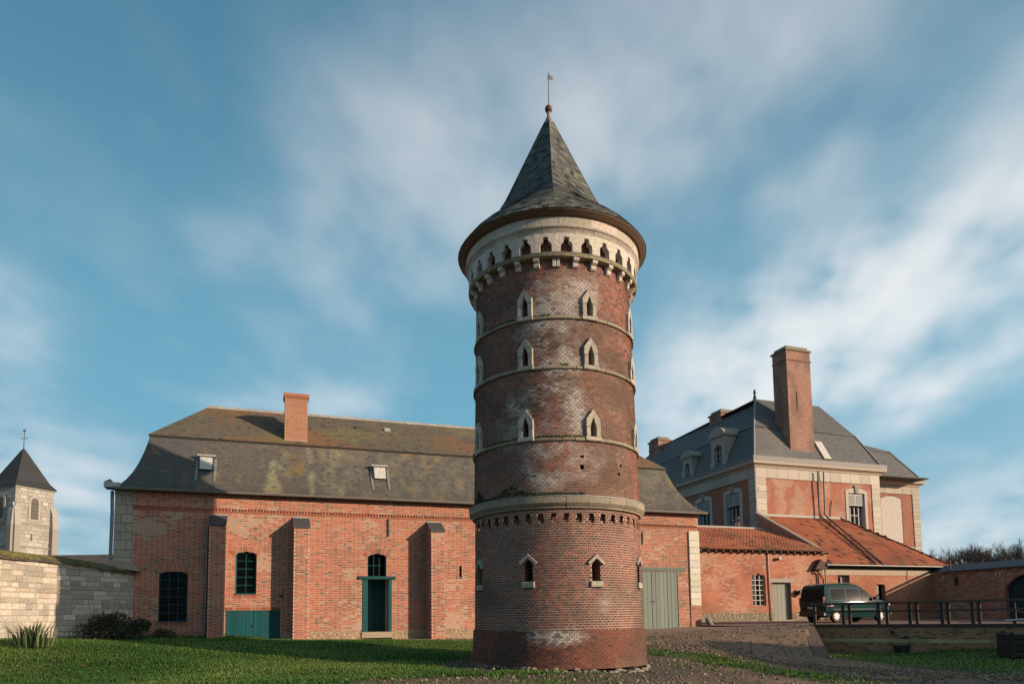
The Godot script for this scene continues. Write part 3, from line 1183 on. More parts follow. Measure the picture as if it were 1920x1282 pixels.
func corbel(owner: Node, a: float, double: bool) -> void:
	var dir := Vector3(sin(a), 0, cos(a))
	var f := Fr.new(TOWER, dir, Vector3(cos(a), 0, -sin(a)) * -1.0)
	var prof := [Vector2(2.10, 10.02), Vector2(2.165, 10.025), Vector2(2.20, 10.05), Vector2(2.215, 10.09), Vector2(2.20, 10.13), Vector2(2.245, 10.155), Vector2(2.285, 10.18), Vector2(2.295, 10.245), Vector2(2.10, 10.245)]
	var ws := [[-0.07, 0.07]]
	if double:
		ws = [[-0.085, -0.02], [0.0, 0.05], [0.055, 0.09]]
	for w in ws:
		var b := Mb.new()
		var o := prof.duplicate()
		if double:
			o = [Vector2(2.10, 10.03), Vector2(2.20, 10.04), Vector2(2.21, 10.245), Vector2(2.10, 10.245)]
		if Geometry2D.is_polygon_clockwise(PackedVector2Array(o)):
			o.reverse()
		slab(b, f, o, w[0], w[1], vary(Color(0.62, 0.55, 0.48), 0.1), true)
		part(owner, "corbel", b, m.stone)


func roof_radius(ph: float, y: float) -> float:
	var c := 0.085
	var prof := [Vector2(2.62, 11.33), Vector2(2.27, 11.78), Vector2(1.90, 12.24), Vector2(1.57, 12.66), Vector2(1.40, 12.92), Vector2(1.24, 13.17), Vector2(0.085, 15.56)]
	for k in prof.size() - 1:
		if y <= prof[k + 1].y:
			c = lerpf(prof[k].x, prof[k + 1].x, (y - prof[k].y) / (prof[k + 1].y - prof[k].y))
			break
	var a := wrapf(ph + 0.02, 0.0, PI / 2) - PI / 4
	var sq := cos(PI / 4) / cos(a)
	return c * lerpf(1.0, sq, smoothstep(11.6, 13.1, y))


func tower_slate(p: Vector3) -> Color:
	var n := noise.get_noise_3d(p.x * 25, p.y * 25, p.z * 25)
	var c := Color(0.085, 0.088, 0.083).lerp(Color(0.15, 0.15, 0.128), rng.randf())
	if rng.randf() < 0.12 + n * 0.3:
		c = Color(0.21, 0.21, 0.175)
	if rng.randf() < 0.14 - n * 0.3:
		c = Color(0.045, 0.047, 0.046)
	return c


func make_tower() -> void:
	var t := thing("round_tower", "tall round red brick tower with pointed slate roof and stone lancet windows", "tower", TOWER)
	var R := 2.2
	# window openings, as holes in the brickwork (arc length at radius 2.2)
	var low := []
	var mid := []
	var wins := []
	for k in 4:
		var ph := deg_to_rad(-67.1 + 45.0 * k) if k < 2 else deg_to_rad(-67.6 + 44.4 * k)
		low.append({"u0": ph * R - 0.115, "u1": ph * R + 0.115, "y0": 2.03, "y1": 2.75, "spring": 2.60, "point": true})
		wins.append([ph, 2.03, 2.85, true, false])
		for lv in [[8.70, 9.52], [7.43, 8.26], [5.62, 6.44]]:
			mid.append({"u0": ph * R - 0.14, "u1": ph * R + 0.14, "y0": lv[0] + 0.02, "y1": lv[1] - 0.05, "spring": lv[1] - 0.3, "point": true})
			wins.append([ph, lv[0], lv[1], false, lv[0] > 8.5])
	for k in 10:
		pass
	for p in [[13.5, 5.17], [13.2, 4.93], [44.0, 5.08], [42.0, 4.86]]:
		var u := deg_to_rad(p[0]) * R
		mid.append({"u0": u - 0.05, "u1": u + 0.05, "y0": p[1], "y1": p[1] + 0.06})
	# the toothed band under the lower cornice: small recesses, wider at the foot
	for k in range(-15, 16):
		var u := (k + 0.35) * TAU * R / 44.0
		low.append({"u0": u - 0.07, "u1": u + 0.06, "y0": 3.70, "y1": 3.83})
		low.append({"u0": u - 0.10, "u1": u + 0.09, "y0": 3.645, "y1": 3.70})
		low.append({"u0": u - 0.02, "u1": u + 0.09, "y0": 3.59, "y1": 3.645})
	var base_part := Node3D.new()
	base_part.name = "plinth"
	t.add_child(base_part)
	round_bricks(base_part, 0.10, 1.005, 0.056, [], 0.007, Color(0.24, 0.17, 0.13), 0)
	var lower := Node3D.new()
	lower.name = "lower_storey"
	t.add_child(lower)
	round_bricks(lower, 1.005, 3.95, 0.0585, low, 0.0165, Color(0.52, 0.42, 0.35), 300)
	var upper := Node3D.new()
	upper.name = "upper_storeys"
	t.add_child(upper)
	round_bricks(upper, 4.2, 10.86, 0.0585, mid, 0.0145, Color(0.43, 0.34, 0.285), 0)
	var b := Mb.new()
	# the plinth's ledge, the back half of the shaft, and the dark core behind the recesses
	lathe(b, TOWER, [Vector2(2.285, 1.003), Vector2(2.23, 1.02)], -2.05, 2.05, 80, Color(0.13, 0.11, 0.075))
	lathe(b, TOWER, [Vector2(2.32, 0.0), Vector2(2.285, 1.0), Vector2(2.245, 1.0), Vector2(2.205, 4.0), Vector2(2.235, 4.1), Vector2(2.12, 11.0)], 2.05, TAU - 2.05, 40, Color(0.22, 0.09, 0.06))
	part(t, "rear_wall", b, m.brick)
	b = Mb.new()
	lathe(b, TOWER, [Vector2(2.10, 3.5), Vector2(2.09, 3.95)], -2.05, 2.05, 60, Color(0.22, 0.075, 0.05))
	part(t, "recessed_band", b, m.brick)
	b = Mb.new()
	lathe(b, TOWER, [Vector2(2.10, 4.8), Vector2(2.09, 5.3)], 0.1, 0.9, 12, Color(0.22, 0.075, 0.05))
	part(t, "putlog_backing", b, m.brick)
	b = Mb.new()
	for y in [0.3, 4.15, 7.0, 10.9]:
		lathe(b, TOWER, [Vector2(0.0, y), Vector2(2.05, y + 0.001)], -PI, PI, 40, Color(0.22, 0.15, 0.10))
	part(t, "inner_floors", b, m.wood)
	for w in wins:
		lancet(t, w[0], w[1], w[2], w[3], w[4])
	# string courses
	for y in [8.70, 7.42, 5.615]:
		var r := shaft(y)
		ring_stones(t, "string_stone", [Vector2(r - 0.08, y - 0.002), Vector2(r + 0.055, y), Vector2(r + 0.062, y + 0.03), Vector2(r + 0.045, y + 0.075), Vector2(r - 0.08, y + 0.12)], 17, rng.randf() * 0.3, Color(0.28, 0.24, 0.17))
	# lower cornice
	ring_stones(t, "cornice_stone", [Vector2(2.15, 3.945), Vector2(2.275, 3.95), Vector2(2.285, 3.985), Vector2(2.31, 4.005), Vector2(2.345, 4.04), Vector2(2.36, 4.06), Vector2(2.372, 4.065), Vector2(2.374, 4.232), Vector2(2.15, 4.30)], 26, 0.04, Color(0.32, 0.27, 0.205), 0.0016)
	b = Mb.new()
	lathe(b, TOWER, [Vector2(2.384, 4.222), Vector2(2.386, 4.243), Vector2(2.22, 4.262)], -2.05, 2.05, 90, Color(0.33, 0.34, 0.35))
	part(t, "lead_flashing", b, m.lead)
	# corbels, ledge, arcade, mouldings and frieze below the roof
	var per := TAU / 28.0
	for k in range(-10, 10):
		var a := deg_to_rad(-0.62) + per * k
		corbel(t, a, k == 0)
		niche_stone(t, a, per / 2)
	ring_stones(t, "ledge_stone", [Vector2(2.08, 10.247), Vector2(2.315, 10.250), Vector2(2.335, 10.275), Vector2(2.325, 10.30), Vector2(2.345, 10.315), Vector2(2.345, 10.332), Vector2(2.16, 10.357)], 22, 0.07, Color(0.36, 0.31, 0.21), 0.001)
	ring_stones(t, "moulding_stone", [Vector2(2.15, 10.848), Vector2(2.345, 10.85), Vector2(2.352, 10.885), Vector2(2.366, 10.89), Vector2(2.372, 10.91), Vector2(2.362, 10.915), Vector2(2.385, 10.935), Vector2(2.415, 10.955), Vector2(2.425, 10.985), Vector2(2.425, 11.0), Vector2(2.15, 11.005)], 22, 0.13, Color(0.56, 0.49, 0.42), 0.0008)
	ring_stones(t, "frieze_stone", [Vector2(2.15, 11.005), Vector2(2.395, 11.006), Vector2(2.40, 11.245), Vector2(2.15, 11.25)], 18, 0.02, Color(0.58, 0.505, 0.435), 0.0008)
	b = Mb.new()
	lathe(b, TOWER, [Vector2(2.39, 11.222), Vector2(2.47, 11.23), Vector2(2.595, 11.305), Vector2(2.605, 11.33)], -PI, PI, 96, Color(0.17, 0.105, 0.065))
	part(t, "soffit", b, m.wood)
	# roof
	var roof := Node3D.new()
	roof.name = "roof"
	t.add_child(roof)
	var core := Mb.new()
	var ys := []
	var y := 11.335
	while y < 15.56:
		ys.append(y)
		var r0 := roof_radius(0.8, y)
		var r1 := roof_radius(0.8, y + 0.02)
		y += 0.11 / sqrt(1.0 + pow((r0 - r1) / 0.02, 2.0))
	ys.append(15.56)
	var sl := Mb.new()
	var picks := 300
	for r in ys.size() - 1:
		var per_side := int(maxf(1.0, round(TAU * roof_radius(0.8, ys[r]) / 0.165 / 4.0)))
		var cuts := []
		for side in 4:
			for k in per_side + 1:
				var e := float(k) if r % 2 == 0 else maxf(0.0, k - 0.5)
				cuts.append(side * PI / 2 - 0.02 + minf(e, per_side) / per_side * PI / 2)
			if r % 2 == 1:
				cuts.append((side + 1) * PI / 2 - 0.02)
		for k in cuts.size() - 1:
			var p: float = cuts[k]
			var q: float = cuts[k + 1]
			if q - p < 0.001:
				continue
			var g := 0.0012
			var ra := roof_radius(p, ys[r])
			var rb := roof_radius(q, ys[r])
			var rc := roof_radius(q, ys[r + 1])
			var rd := roof_radius(p, ys[r + 1])
			var lift := 0.014 + rng.randf_range(-0.003, 0.004)
			var dy := rng.randf_range(-0.006, 0.003)
			var A := TOWER + Vector3(sin(p + g) * (ra + lift), ys[r] + dy, cos(p + g) * (ra + lift))
			var B := TOWER + Vector3(sin(q - g) * (rb + lift), ys[r] + dy, cos(q - g) * (rb + lift))
			var C := TOWER + Vector3(sin(q) * (rc + 0.002), ys[r + 1], cos(q) * (rc + 0.002))
			var D := TOWER + Vector3(sin(p) * (rd + 0.002), ys[r + 1], cos(p) * (rd + 0.002))
			var col := tower_slate((A + C) / 2)
			var A2 := A - Vector3(sin(p), 0.3, cos(p)) * (0.012 + lift)
			var B2 := B - Vector3(sin(q), 0.3, cos(q)) * (0.012 + lift)
			var tgt := sl
			var ang := wrapf((p + q) / 2, -PI, PI)
			if picks > 0 and absf(ang) < 1.2 and r > 0:
				tgt = Mb.new()
				picks -= 1
			tgt.quad(A, B, C, D, col)
			tgt.quad(A2, B2, B, A, col)
			if tgt != sl:
				part(roof, "slate", tgt, m.slate)
	part(roof, "slate_field", sl, m.slate, "stuff")
	lathe(core, TOWER, [Vector2(2.60, 11.325), Vector2(2.595, 11.34), Vector2(1.9, 11.9)], -PI, PI, 96, Color(0.03, 0.03, 0.032))
	part(roof, "eave_edge", core, m.slate)
	for k in 4:
		var hip := Mb.new()
		var a := k * PI / 2 - 0.02
		var pts := []
		for j in 12:
			var yy := lerpf(12.9, 15.5, j / 11.0)
			pts.append(TOWER + Vector3(sin(a), 0, cos(a)) * (roof_radius(a, yy) + 0.008) + Vector3(0, yy, 0))
		tube(hip, pts, 0.018, 0.012, 5, Color(0.10, 0.105, 0.10))
		part(roof, "hip_flashing", hip, m.lead)
	b = Mb.new()
	lathe(b, TOWER, [Vector2(0.13, 15.40), Vector2(0.10, 15.55), Vector2(0.055, 15.66), Vector2(0.05, 15.78), Vector2(0.0, 15.79)], -PI, PI, 16, Color(0.30, 0.24, 0.21))
	var fin := part(t, "finial", b, m.lead)
	b = Mb.new()
	var ball := []
	for k in 13:
		ball.append(Vector2(sin(PI * k / 12.0) * 0.108, 15.885 - cos(PI * k / 12.0) * 0.115))
	lathe(b, TOWER, ball, -PI, PI, 20, Color(0.15, 0.055, 0.035))
	part(fin, "ball", b, m.iron)
	b = Mb.new()
	tube(b, [TOWER + Vector3(0, 15.98, 0), TOWER + Vector3(0.02, 17.02, 0)], 0.016, 0.011, 8, Color(0.19, 0.15, 0.13))
	part(fin, "rod", b, m.iron)
	b = Mb.new()
	slab(b, Fr.new(TOWER + Vector3(0.02, 0, 0), Vector3(1, 0, 0), Vector3(0, 0, 1)), [Vector2(-0.04, 16.93), Vector2(-0.03, 16.78), Vector2(0.03, 16.80), Vector2(0.11, 16.77), Vector2(0.125, 16.85), Vector2(0.04, 16.92), Vector2(-0.01, 16.96)], -0.006, 0.006, Color(0.50, 0.45, 0.36), true)
	part(fin, "weathervane", b, m.zinc)
	# rubble footing
	for k in 110:
		var a := -1.7 + 3.4 * (k + rng.randf() * 0.8) / 110.0
		var fb := Mb.new()
		var p := TOWER + Vector3(sin(a), 0, cos(a)) * rng.randf_range(2.29, 2.33)
		var s := rng.randf_range(0.03, 0.075)
		boulder(fb, Vector3(p.x, height(p.x, p.z) + rng.randf_range(-0.03, 0.07), p.z), Vector3(s * 1.4, s * 0.8, s * 1.0), vary(Color(0.20, 0.17, 0.135).lerp(Color(0.36, 0.31, 0.25), clampf(a * 0.8, 0, 1)), 0.25))
		part(t, "footing_stone", fb, m.stone)
	# moss on the ledges
	var mo := Mb.new()
	for k in 2600:
		var a := rng.randf_range(-1.75, 0.25)
		var n := noise.get_noise_2d(a * 120.0, 3.0)
		var s := rng.randf_range(0.012, 0.032)
		var yy := 4.27
		var r := rng.randf_range(2.235, 2.36)
		if k % 3 == 0:
			r = 2.245
			yy = 4.27 + absf(rng.randf() * (0.06 + 0.18 * maxf(0.0, noise.get_noise_2d(a * 55.0, 9.0) + 0.25) + (0.25 * exp(-pow((a + 1.15) / 0.09, 2.0)) + 0.22 * exp(-pow((a + 0.58) / 0.12, 2.0)))))
		if a > 0.05 and rng.randf() < 0.6:
			continue
		boulder(mo, TOWER + Vector3(sin(a) * r, yy + n * 0.01, cos(a) * r), Vector3(s * 1.2, s * 0.8, s * 1.2), vary(Color(0.035, 0.042, 0.014), 0.4), 3, 5)
	for lv in [8.80, 7.52, 5.72]:
		for k in 420:
			var a := rng.randf_range(-1.6, 0.4)
			if noise.get_noise_2d(a * 90.0, lv * 31.0) < 0.02:
				continue
			var s := rng.randf_range(0.012, 0.03)
			var r := shaft(lv) + rng.randf_range(0.0, 0.05)
			boulder(mo, TOWER + Vector3(sin(a) * r, lv + rng.randf_range(-0.04, 0.02), cos(a) * r), Vector3(s * 1.3, s * 0.8, s), vary(Color(0.065, 0.068, 0.022), 0.5), 3, 5)
	for k in 260:
		var a := rng.randf_range(-1.5, 0.9)
		if noise.get_noise_2d(a * 80.0, 77.0) < -0.05:
			continue
		var s := rng.randf_range(0.008, 0.02)
		boulder(mo, TOWER + Vector3(sin(a) * 2.31, 10.355, cos(a) * 2.31), Vector3(s * 1.3, s * 0.7, s), vary(Color(0.10, 0.10, 0.035), 0.4), 3, 5)
	for k in 500:
		var a := rng.randf_range(-1.7, 0.7)
		if noise.get_noise_2d(a * 70.0, 51.0) < -0.1:
			continue
		var s := rng.randf_range(0.008, 0.022)
		boulder(mo, TOWER + Vector3(sin(a) * 2.265, 1.015, cos(a) * 2.265), Vector3(s * 1.3, s * 0.8, s), vary(Color(0.07, 0.07, 0.03), 0.4), 3, 5)
	part(t, "moss", mo, m.moss, "stuff")


# ---------------------------------------------------------------- shared building pieces
func sub(parent: Node, called: String) -> Node3D:
	var o := Node3D.new()
	o.name = called
	parent.add_child(o, true)
	return o


func barn_brick(u: float, y: float) -> Color:
	var n := noise.get_noise_2d(u * 45.0, y * 60.0)
	var c := Color(0.43, 0.112, 0.066).lerp(Color(0.55, 0.18, 0.108), rng.randf())
	c = c.lerp(Color(0.32, 0.09, 0.052), clampf(0.2 + n * 1.2 + rng.randf_range(-0.25, 0.25), 0, 1))
	var q := rng.randf()
	if q < 0.16:
		c = Color(0.27, 0.115, 0.08)
	elif q < 0.25:
		c = Color(0.42, 0.25, 0.17)
	elif q < 0.30 + n * 0.1:
		c = Color(0.15, 0.095, 0.08)
	if rng.randf() < maxf(0.0, noise2.get_noise_2d(u * 30.0 + 50.0, y * 45.0) - 0.18) * 2.5:
		c = c.lerp(Color(0.50, 0.40, 0.31), 0.55)
	return c


func old_brick(u: float, y: float) -> Color:
	var n := noise.get_noise_2d(u * 40.0 + 300.0, y * 50.0)
	var c := Color(0.47, 0.145, 0.085).lerp(Color(0.56, 0.22, 0.135), rng.randf())
	c = c.lerp(Color(0.33, 0.105, 0.065), clampf(0.2 + n * 1.5, 0, 1))
	if rng.randf() < 0.3 + noise2.get_noise_2d(u * 25.0, y * 30.0 + 90.0) * 1.3:
		c = c.lerp(Color(0.56, 0.36, 0.25), rng.randf_range(0.3, 0.8))
	return c


func profile_levels(pts: Array, step: float) -> Array:
	var total := 0.0
	for k in pts.size() - 1:
		total += (pts[k + 1] - pts[k]).length()
	var n := int(round(total / step))
	var out := []
	var seg := 0
	var done := 0.0
	for k in n + 1:
		var want := total * k / n
		while seg < pts.size() - 2 and want > done + (pts[seg + 1] - pts[seg]).length() + 1e-6:
			done += (pts[seg + 1] - pts[seg]).length()
			seg += 1
		out.append(pts[seg].lerp(pts[seg + 1], clampf((want - done) / (pts[seg + 1] - pts[seg]).length(), 0, 1)))
	return out


# a glazed window in an opening: frame, bars, single panes
func glazing(owner: Node, f: Fr, h: Dictionary, cols: int, rows: int, d: float, col: Color, fw := 0.05, bw := 0.022, paint := "paint") -> Node3D:
	var w := sub(owner, "window")
	var fr := Mb.new()
	var o := opening_outline(h)
	var hin := h.duplicate()
	hin.u0 += fw
	hin.u1 -= fw
	hin.y0 += fw
	if h.has("spring"):
		hin.spring -= fw * 0.3
	hin.y1 -= fw
	var inn := opening_outline(hin)
	for k in o.size():
		var j := (k + 1) % o.size()
		var a: Vector2 = o[k]
		var b: Vector2 = o[j]
		var c: Vector2 = inn[j]
		var e: Vector2 = inn[k]
		fr.quad(f.at(a.x, a.y, d), f.at(b.x, b.y, d), f.at(c.x, c.y, d), f.at(e.x, e.y, d), col)
		fr.quad(f.at(e.x, e.y, d), f.at(c.x, c.y, d), f.at(c.x, c.y, d - 0.06), f.at(e.x, e.y, d - 0.06), col)
	part(w, "frame", fr, m[paint])
	for k in range(1, cols):
		var u := lerpf(hin.u0, hin.u1, float(k) / cols)
		var s := Mb.new()
		fbox(s, f, u - bw / 2, u + bw / 2, hin.y0, hin.y1 - 0.005, d - 0.045, d - 0.008, col)
		part(w, "glazing_bar", s, m[paint])
	var ph: float = (hin.y1 - hin.y0) / rows
	for r in rows:
		var y0: float = hin.y0 + r * ph
		if r > 0:
			var s := Mb.new()
			fbox(s, f, hin.u0, hin.u1, y0 - bw / 2, y0 + bw / 2, d - 0.043, d - 0.010, col)
			part(w, "glazing_bar", s, m[paint])
		for k in cols:
			var u0 := lerpf(hin.u0, hin.u1, float(k) / cols)
			var u1 := lerpf(hin.u0, hin.u1, float(k + 1) / cols)
			var p := Mb.new()
			var t := rng.randf_range(-0.004, 0.004)
			var top := minf(y0 + ph, hin.y1)
			p.quad(f.at(u0, y0, d - 0.030 + t), f.at(u1, y0, d - 0.030), f.at(u1, top, d - 0.030 - t), f.at(u0, top, d - 0.030), Color.WHITE)
			part(w, "pane", p, m.glass)
	return w


func quoins(owner: Node, f: Fr, u0: float, u1: float, y0: float, y1: float, d: float, tone: Color, hgt := 0.31, split := true, d0 := -0.25) -> void:
	var y := y0
	var k := 0
	while y < y1 - 0.05:
		var hh := minf(hgt * rng.randf_range(0.85, 1.12), y1 - y)
		if y1 - y - hh < 0.12:
			hh = y1 - y
		var cuts := [u0, u1]
		if split and rng.randf() < 0.7:
			cuts = [u0, lerpf(u0, u1, 0.35 + 0.3 * (k % 2)), u1]
		for c in cuts.size() - 1:
			var b := Mb.new()
			stone(b, f, cuts[c] + 0.004, cuts[c + 1] - 0.004, y + 0.005, y + hh - 0.004, d0, d + rng.randf_range(-0.004, 0.006), 0.012, vary(tone, 0.12))
			part(owner, "quoin_stone", b, m.stone)
		y += hh
		k += 1


func barn_slate_low(p: Vector3) -> Color:
	var n := noise.get_noise_3d(p.x * 14, p.y * 20, 1.0)
	var n2 := noise2.get_noise_3d(p.x * 90, p.y * 70, 4.0)
	var n3 := noise2.get_noise_3d(p.x * 240, p.y * 160, 40.0)
	var c := Color(0.125, 0.112, 0.10).lerp(Color(0.155, 0.138, 0.12), rng.randf())
	c = c.lerp(Color(0.185, 0.165, 0.13), clampf(n * 1.6 + n3 * 0.8 + 0.1, 0, 0.9))
	if p.x < 3.4:
		c = c.lerp(Color(0.105, 0.105, 0.112), clampf((3.6 - p.x) * 0.5, 0, 0.75))
	# lichen washed down below the chimney, in two broad streaks
	var st := exp(-pow((p.x - 5.5) / 0.40, 2.0)) + 0.9 * exp(-pow((p.x - 7.0) / 0.12, 2.0)) + 0.45 * exp(-pow((p.x - 8.1) / 0.6, 2.0))
	c = c.lerp(Color(0.34, 0.325, 0.21), clampf(st * (0.40 + n2 * 1.6 + n3 * 1.4), 0, 0.75))
	if p.x > 8.5:
		c = c.lerp(Color(0.21, 0.195, 0.15), clampf(0.2 + n2 + n3, 0, 0.6))
	c = c.lerp(Color(0.30, 0.19, 0.06), clampf((n2 + n3 * 0.6 - 0.3) * 1.6, 0, 0.6))
	if rng.randf() < 0.04:
		c = Color(0.10, 0.10, 0.105)
	return vary(c, 0.06)


func barn_slate_high(p: Vector3) -> Color:
	var n := noise.get_noise_3d(p.x * 16 + 200, p.z * 26, 1.0)
	var n2 := noise2.get_noise_3d(p.x * 22, p.z * 30, 14.0)
	var n3 := noise2.get_noise_3d(p.x * 200, p.z * 160, 24.0)
	var c := Color(0.155, 0.130, 0.10).lerp(Color(0.185, 0.155, 0.115), rng.randf())
	c = c.lerp(Color(0.23, 0.205, 0.10), clampf(n * 2.0 + n3 * 0.8, 0, 0.85))
	c = c.lerp(Color(0.26, 0.14, 0.075), clampf(n2 * 2.6 + n3 * 0.5, 0, 0.75))
	if rng.randf() < 0.05:
		c = Color(0.10, 0.092, 0.085)
	return vary(c, 0.07)


func flip(lines: Array) -> Array:
	var out := []
	for l in lines:
		out.append([l[1], l[0]])
	return out


# ---------------------------------------------------------------- the barn
func make_barn() -> void:
	var t := thing("barn", "long orange brick barn with brick buttresses and mossy mansard slate roof", "barn", Vector3(12.5, 0.5, 0.0), true)
	var f := Fr.new(Vector3.ZERO, Vector3(1, 0, 0), Vector3(0, 0, 1))
	var teal := Color(0.012, 0.095, 0.105)
	var hW1 := {"u0": 1.54, "u1": 2.535, "y0": 1.36, "y1": 3.27, "spring": 3.17}
	var hW2 := {"u0": 4.185, "u1": 4.95, "y0": 2.38, "y1": 4.05, "spring": 3.95}
	var hHatch := {"u0": 3.87, "u1": 5.86, "y0": 0.3, "y1": 1.785}
	var hDoor := {"u0": 9.015, "u1": 10.215, "y0": 0.3, "y1": 3.00}
	var hFan := {"u0": 9.22, "u1": 9.985, "y0": 3.10, "y1": 4.06, "spring": 3.95}
	var hSlit := {"u0": 13.09, "u1": 13.21, "y0": 3.12, "y1": 3.58}
	var hGate := {"u0": 21.25, "u1": 23.88, "y0": 0.3, "y1": 3.47}
	var holes := [hW1, hW2, hHatch, hDoor, hFan, hSlit, hGate]
	var front := sub(t, "front_wall")
	brick_face(front, f, {"u0": 0.62, "u1": 25.08, "y0": 0.93, "y1": 5.6, "holes": holes, "color": barn_brick, "mortar": Color(0.66, 0.50, 0.39), "picks": 300, "pick": func(u, y): return u > 6.95 and u < 8.9 and y < 3.6})
	var up := Fr.new(Vector3(0, 0, 0.05), Vector3(1, 0, 0), Vector3(0, 0, 1))
	var frieze := sub(t, "frieze")
	brick_face(frieze, up, {"u0": 0.62, "u1": 25.08, "y0": 5.67, "y1": 6.23, "color": barn_brick, "mortar": Color(0.66, 0.50, 0.39)})
	var teeth := Mb.new()
	var u := 0.66
	while u < 25.05:
		var c := barn_brick(u, 5.6)
		teeth.quad(f.at(u - 0.05, 5.6, 0.0), f.at(u, 5.6, 0.05), f.at(u, 5.672, 0.05), f.at(u - 0.05, 5.672, 0.0), c)
		teeth.quad(f.at(u, 5.6, 0.05), f.at(u + 0.05, 5.6, 0.0), f.at(u + 0.05, 5.672, 0.0), f.at(u, 5.672, 0.05), c)
		teeth.tri(f.at(u - 0.05, 5.6, 0.0), f.at(u + 0.05, 5.6, 0.0), f.at(u, 5.6, 0.05), c)
		u += 0.118
	part(frieze, "dog_tooth_course", teeth, m.brick, "stuff")
	var b := Mb.new()
	fbox(b, f, 0.62, 25.08, 5.52, 5.6, -0.02, 0.018, Color(0.36, 0.13, 0.075))
	fbox(b, f, 0.62, 25.08, 5.6, 5.672, -0.05, 0.002, Color(0.30, 0.12, 0.08))
	fbox(b, f, 0.62, 25.08, 5.6705, 5.674, 0.0, 0.049, Color(0.42, 0.30, 0.22))
	part(frieze, "frieze_bed", b, m.brick)
	# plain end and rear walls, floor and inner faces
	b = Mb.new()
	fbox(b, f, -0.0, 0.3, 0.0, 6.2, -8.4, -0.26, Color(0.33, 0.13, 0.08))
	fbox(b, f, 24.8, 25.1, 0.0, 6.2, -8.4, -0.26, Color(0.33, 0.13, 0.08))
	fbox(b, f, 0.0, 25.1, 0.0, 6.2, -8.4, -8.1, Color(0.33, 0.13, 0.08))
	part(t, "end_and_rear_walls", b, m.brick)
	b = Mb.new()
	fbox(b, f, 0.3, 24.8, 0.35, 0.5, -8.1, -0.3, Color(0.10, 0.09, 0.08))
	fbox(b, f, 0.3, 24.8, 6.0, 6.1, -8.1, -0.05, Color(0.16, 0.12, 0.09))
	part(t, "inner_floors", b, m.wood)
	# rubble footing
	b = Mb.new()
	fbox(b, f, 0.62, 3.87, 0.2, 0.935, -0.12, -0.01, Color(0.33, 0.235, 0.165))
	fbox(b, f, 5.86, 9.015, 0.2, 0.935, -0.12, -0.01, Color(0.40, 0.29, 0.20))
	fbox(b, f, 10.215, 21.25, 0.2, 0.935, -0.12, -0.01, Color(0.40, 0.29, 0.20))
	fbox(b, f, 23.88, 25.08, 0.2, 0.935, -0.12, -0.01, Color(0.36, 0.24, 0.17))
	part(t, "footing", b, m.mortar)
	b = Mb.new()
	for k in 1500:
		var uu := rng.randf_range(0.65, 25.0)
		if (uu > 3.8 and uu < 5.9) or (uu > 8.95 and uu < 10.28) or (uu > 21.2 and uu < 23.9) or (uu > 13.5 and uu < 20.5):
			continue
		var s := rng.randf_range(0.025, 0.07)
		boulder(b, Vector3(uu, rng.randf_range(0.45, 0.90), -0.012), Vector3(s * 1.4, s * 0.9, 0.022), vary(Color(0.40, 0.29, 0.20) if uu > 5 else Color(0.31, 0.17, 0.115), 0.3), 3, 6)
	part(t, "rubble", b, m.stone, "stuff")
	# openings
	b = Mb.new()
	for h in [hW1, hW2, hFan, hSlit]:
		reveal(b, f, h, 0.34, Color(0.46, 0.18, 0.12))
	for h in [hHatch, hDoor, hGate]:
		reveal(b, f, h, 0.34, Color(0.46, 0.18, 0.12), false)
	part(front, "reveals", b, m.brick)
	var w1 := glazing(t, f, hW1, 3, 6, -0.10, teal, 0.045)
	var w2 := glazing(t, f, hW2, 2, 5, -0.12, teal, 0.05)
	var w3 := glazing(t, f, hFan, 3, 2, -0.16, teal, 0.04)
	for a in [[hW1, 0.20, w1], [hW2, 0.20, w2], [hFan, 0.19, w3]]:
		brick_arch(a[2], f, a[0], a[1], barn_brick)
	for a in [[hW1, w1], [hW2, w2]]:
		b = Mb.new()
		var uu: float = a[0].u0 - 0.03
		while uu < a[0].u1 + 0.02:
			fbox(b, f, uu, uu + 0.055, a[0].y0 - 0.115, a[0].y0 - 0.003, -0.05, 0.016, barn_brick(uu, 1.0))
			uu += 0.066
		part(a[1], "brick_sill", b, m.brick)
		b = Mb.new()
		fbox(b, f, a[0].u0 - 0.01, a[0].u1 + 0.01, a[0].y0 - 0.002, a[0].y0 + 0.05, -0.10, 0.03, teal)
		part(a[1], "sill_board", b, m.paint)
	# teal double hatch of boards with strap hinges
	var hatch := sub(t, "hatch")
	for s in 2:
		var leaf := sub(hatch, "leaf")
		var x0 := 3.89 + s * 0.985
		for k in 7:
			b = Mb.new()
			var a0 := x0 + 0.975 * k / 7.0
			stone(b, f, a0 + 0.002, a0 + 0.975 / 7.0 - 0.002, 0.63, 1.775, -0.08, -0.035 + rng.randf_range(-0.003, 0.003), 0.005, vary(Color(0.012, 0.098, 0.108), 0.12))
			part(leaf, "plank", b, m.paint)
		for y in [0.79, 1.60]:
			b = Mb.new()
			fbox(b, f, x0 + (0.02 if s == 0 else 0.28), x0 + (0.66 if s == 0 else 0.95), y - 0.022, y + 0.022, -0.034, -0.020, Color(0.015, 0.06, 0.065))
			part(leaf, "strap_hinge", b, m.iron)
	b = Mb.new()
	fbox(b, f, 4.80, 4.92, 1.19, 1.225, -0.034, -0.005, Color(0.02, 0.02, 0.022))
	fbox(b, f, 4.84, 4.88, 1.14, 1.20, -0.034, 0.01, Color(0.02, 0.02, 0.022))
	part(hatch, "latch", b, m.iron)
	b = Mb.new()
	u = 3.85
	while u < 5.86:
		fbox(b, f, u, u + 0.054, 1.787, 1.90, -0.05, 0.014, barn_brick(u, 1.8))
		u += 0.066
	part(hatch, "brick_lintel", b, m.brick)
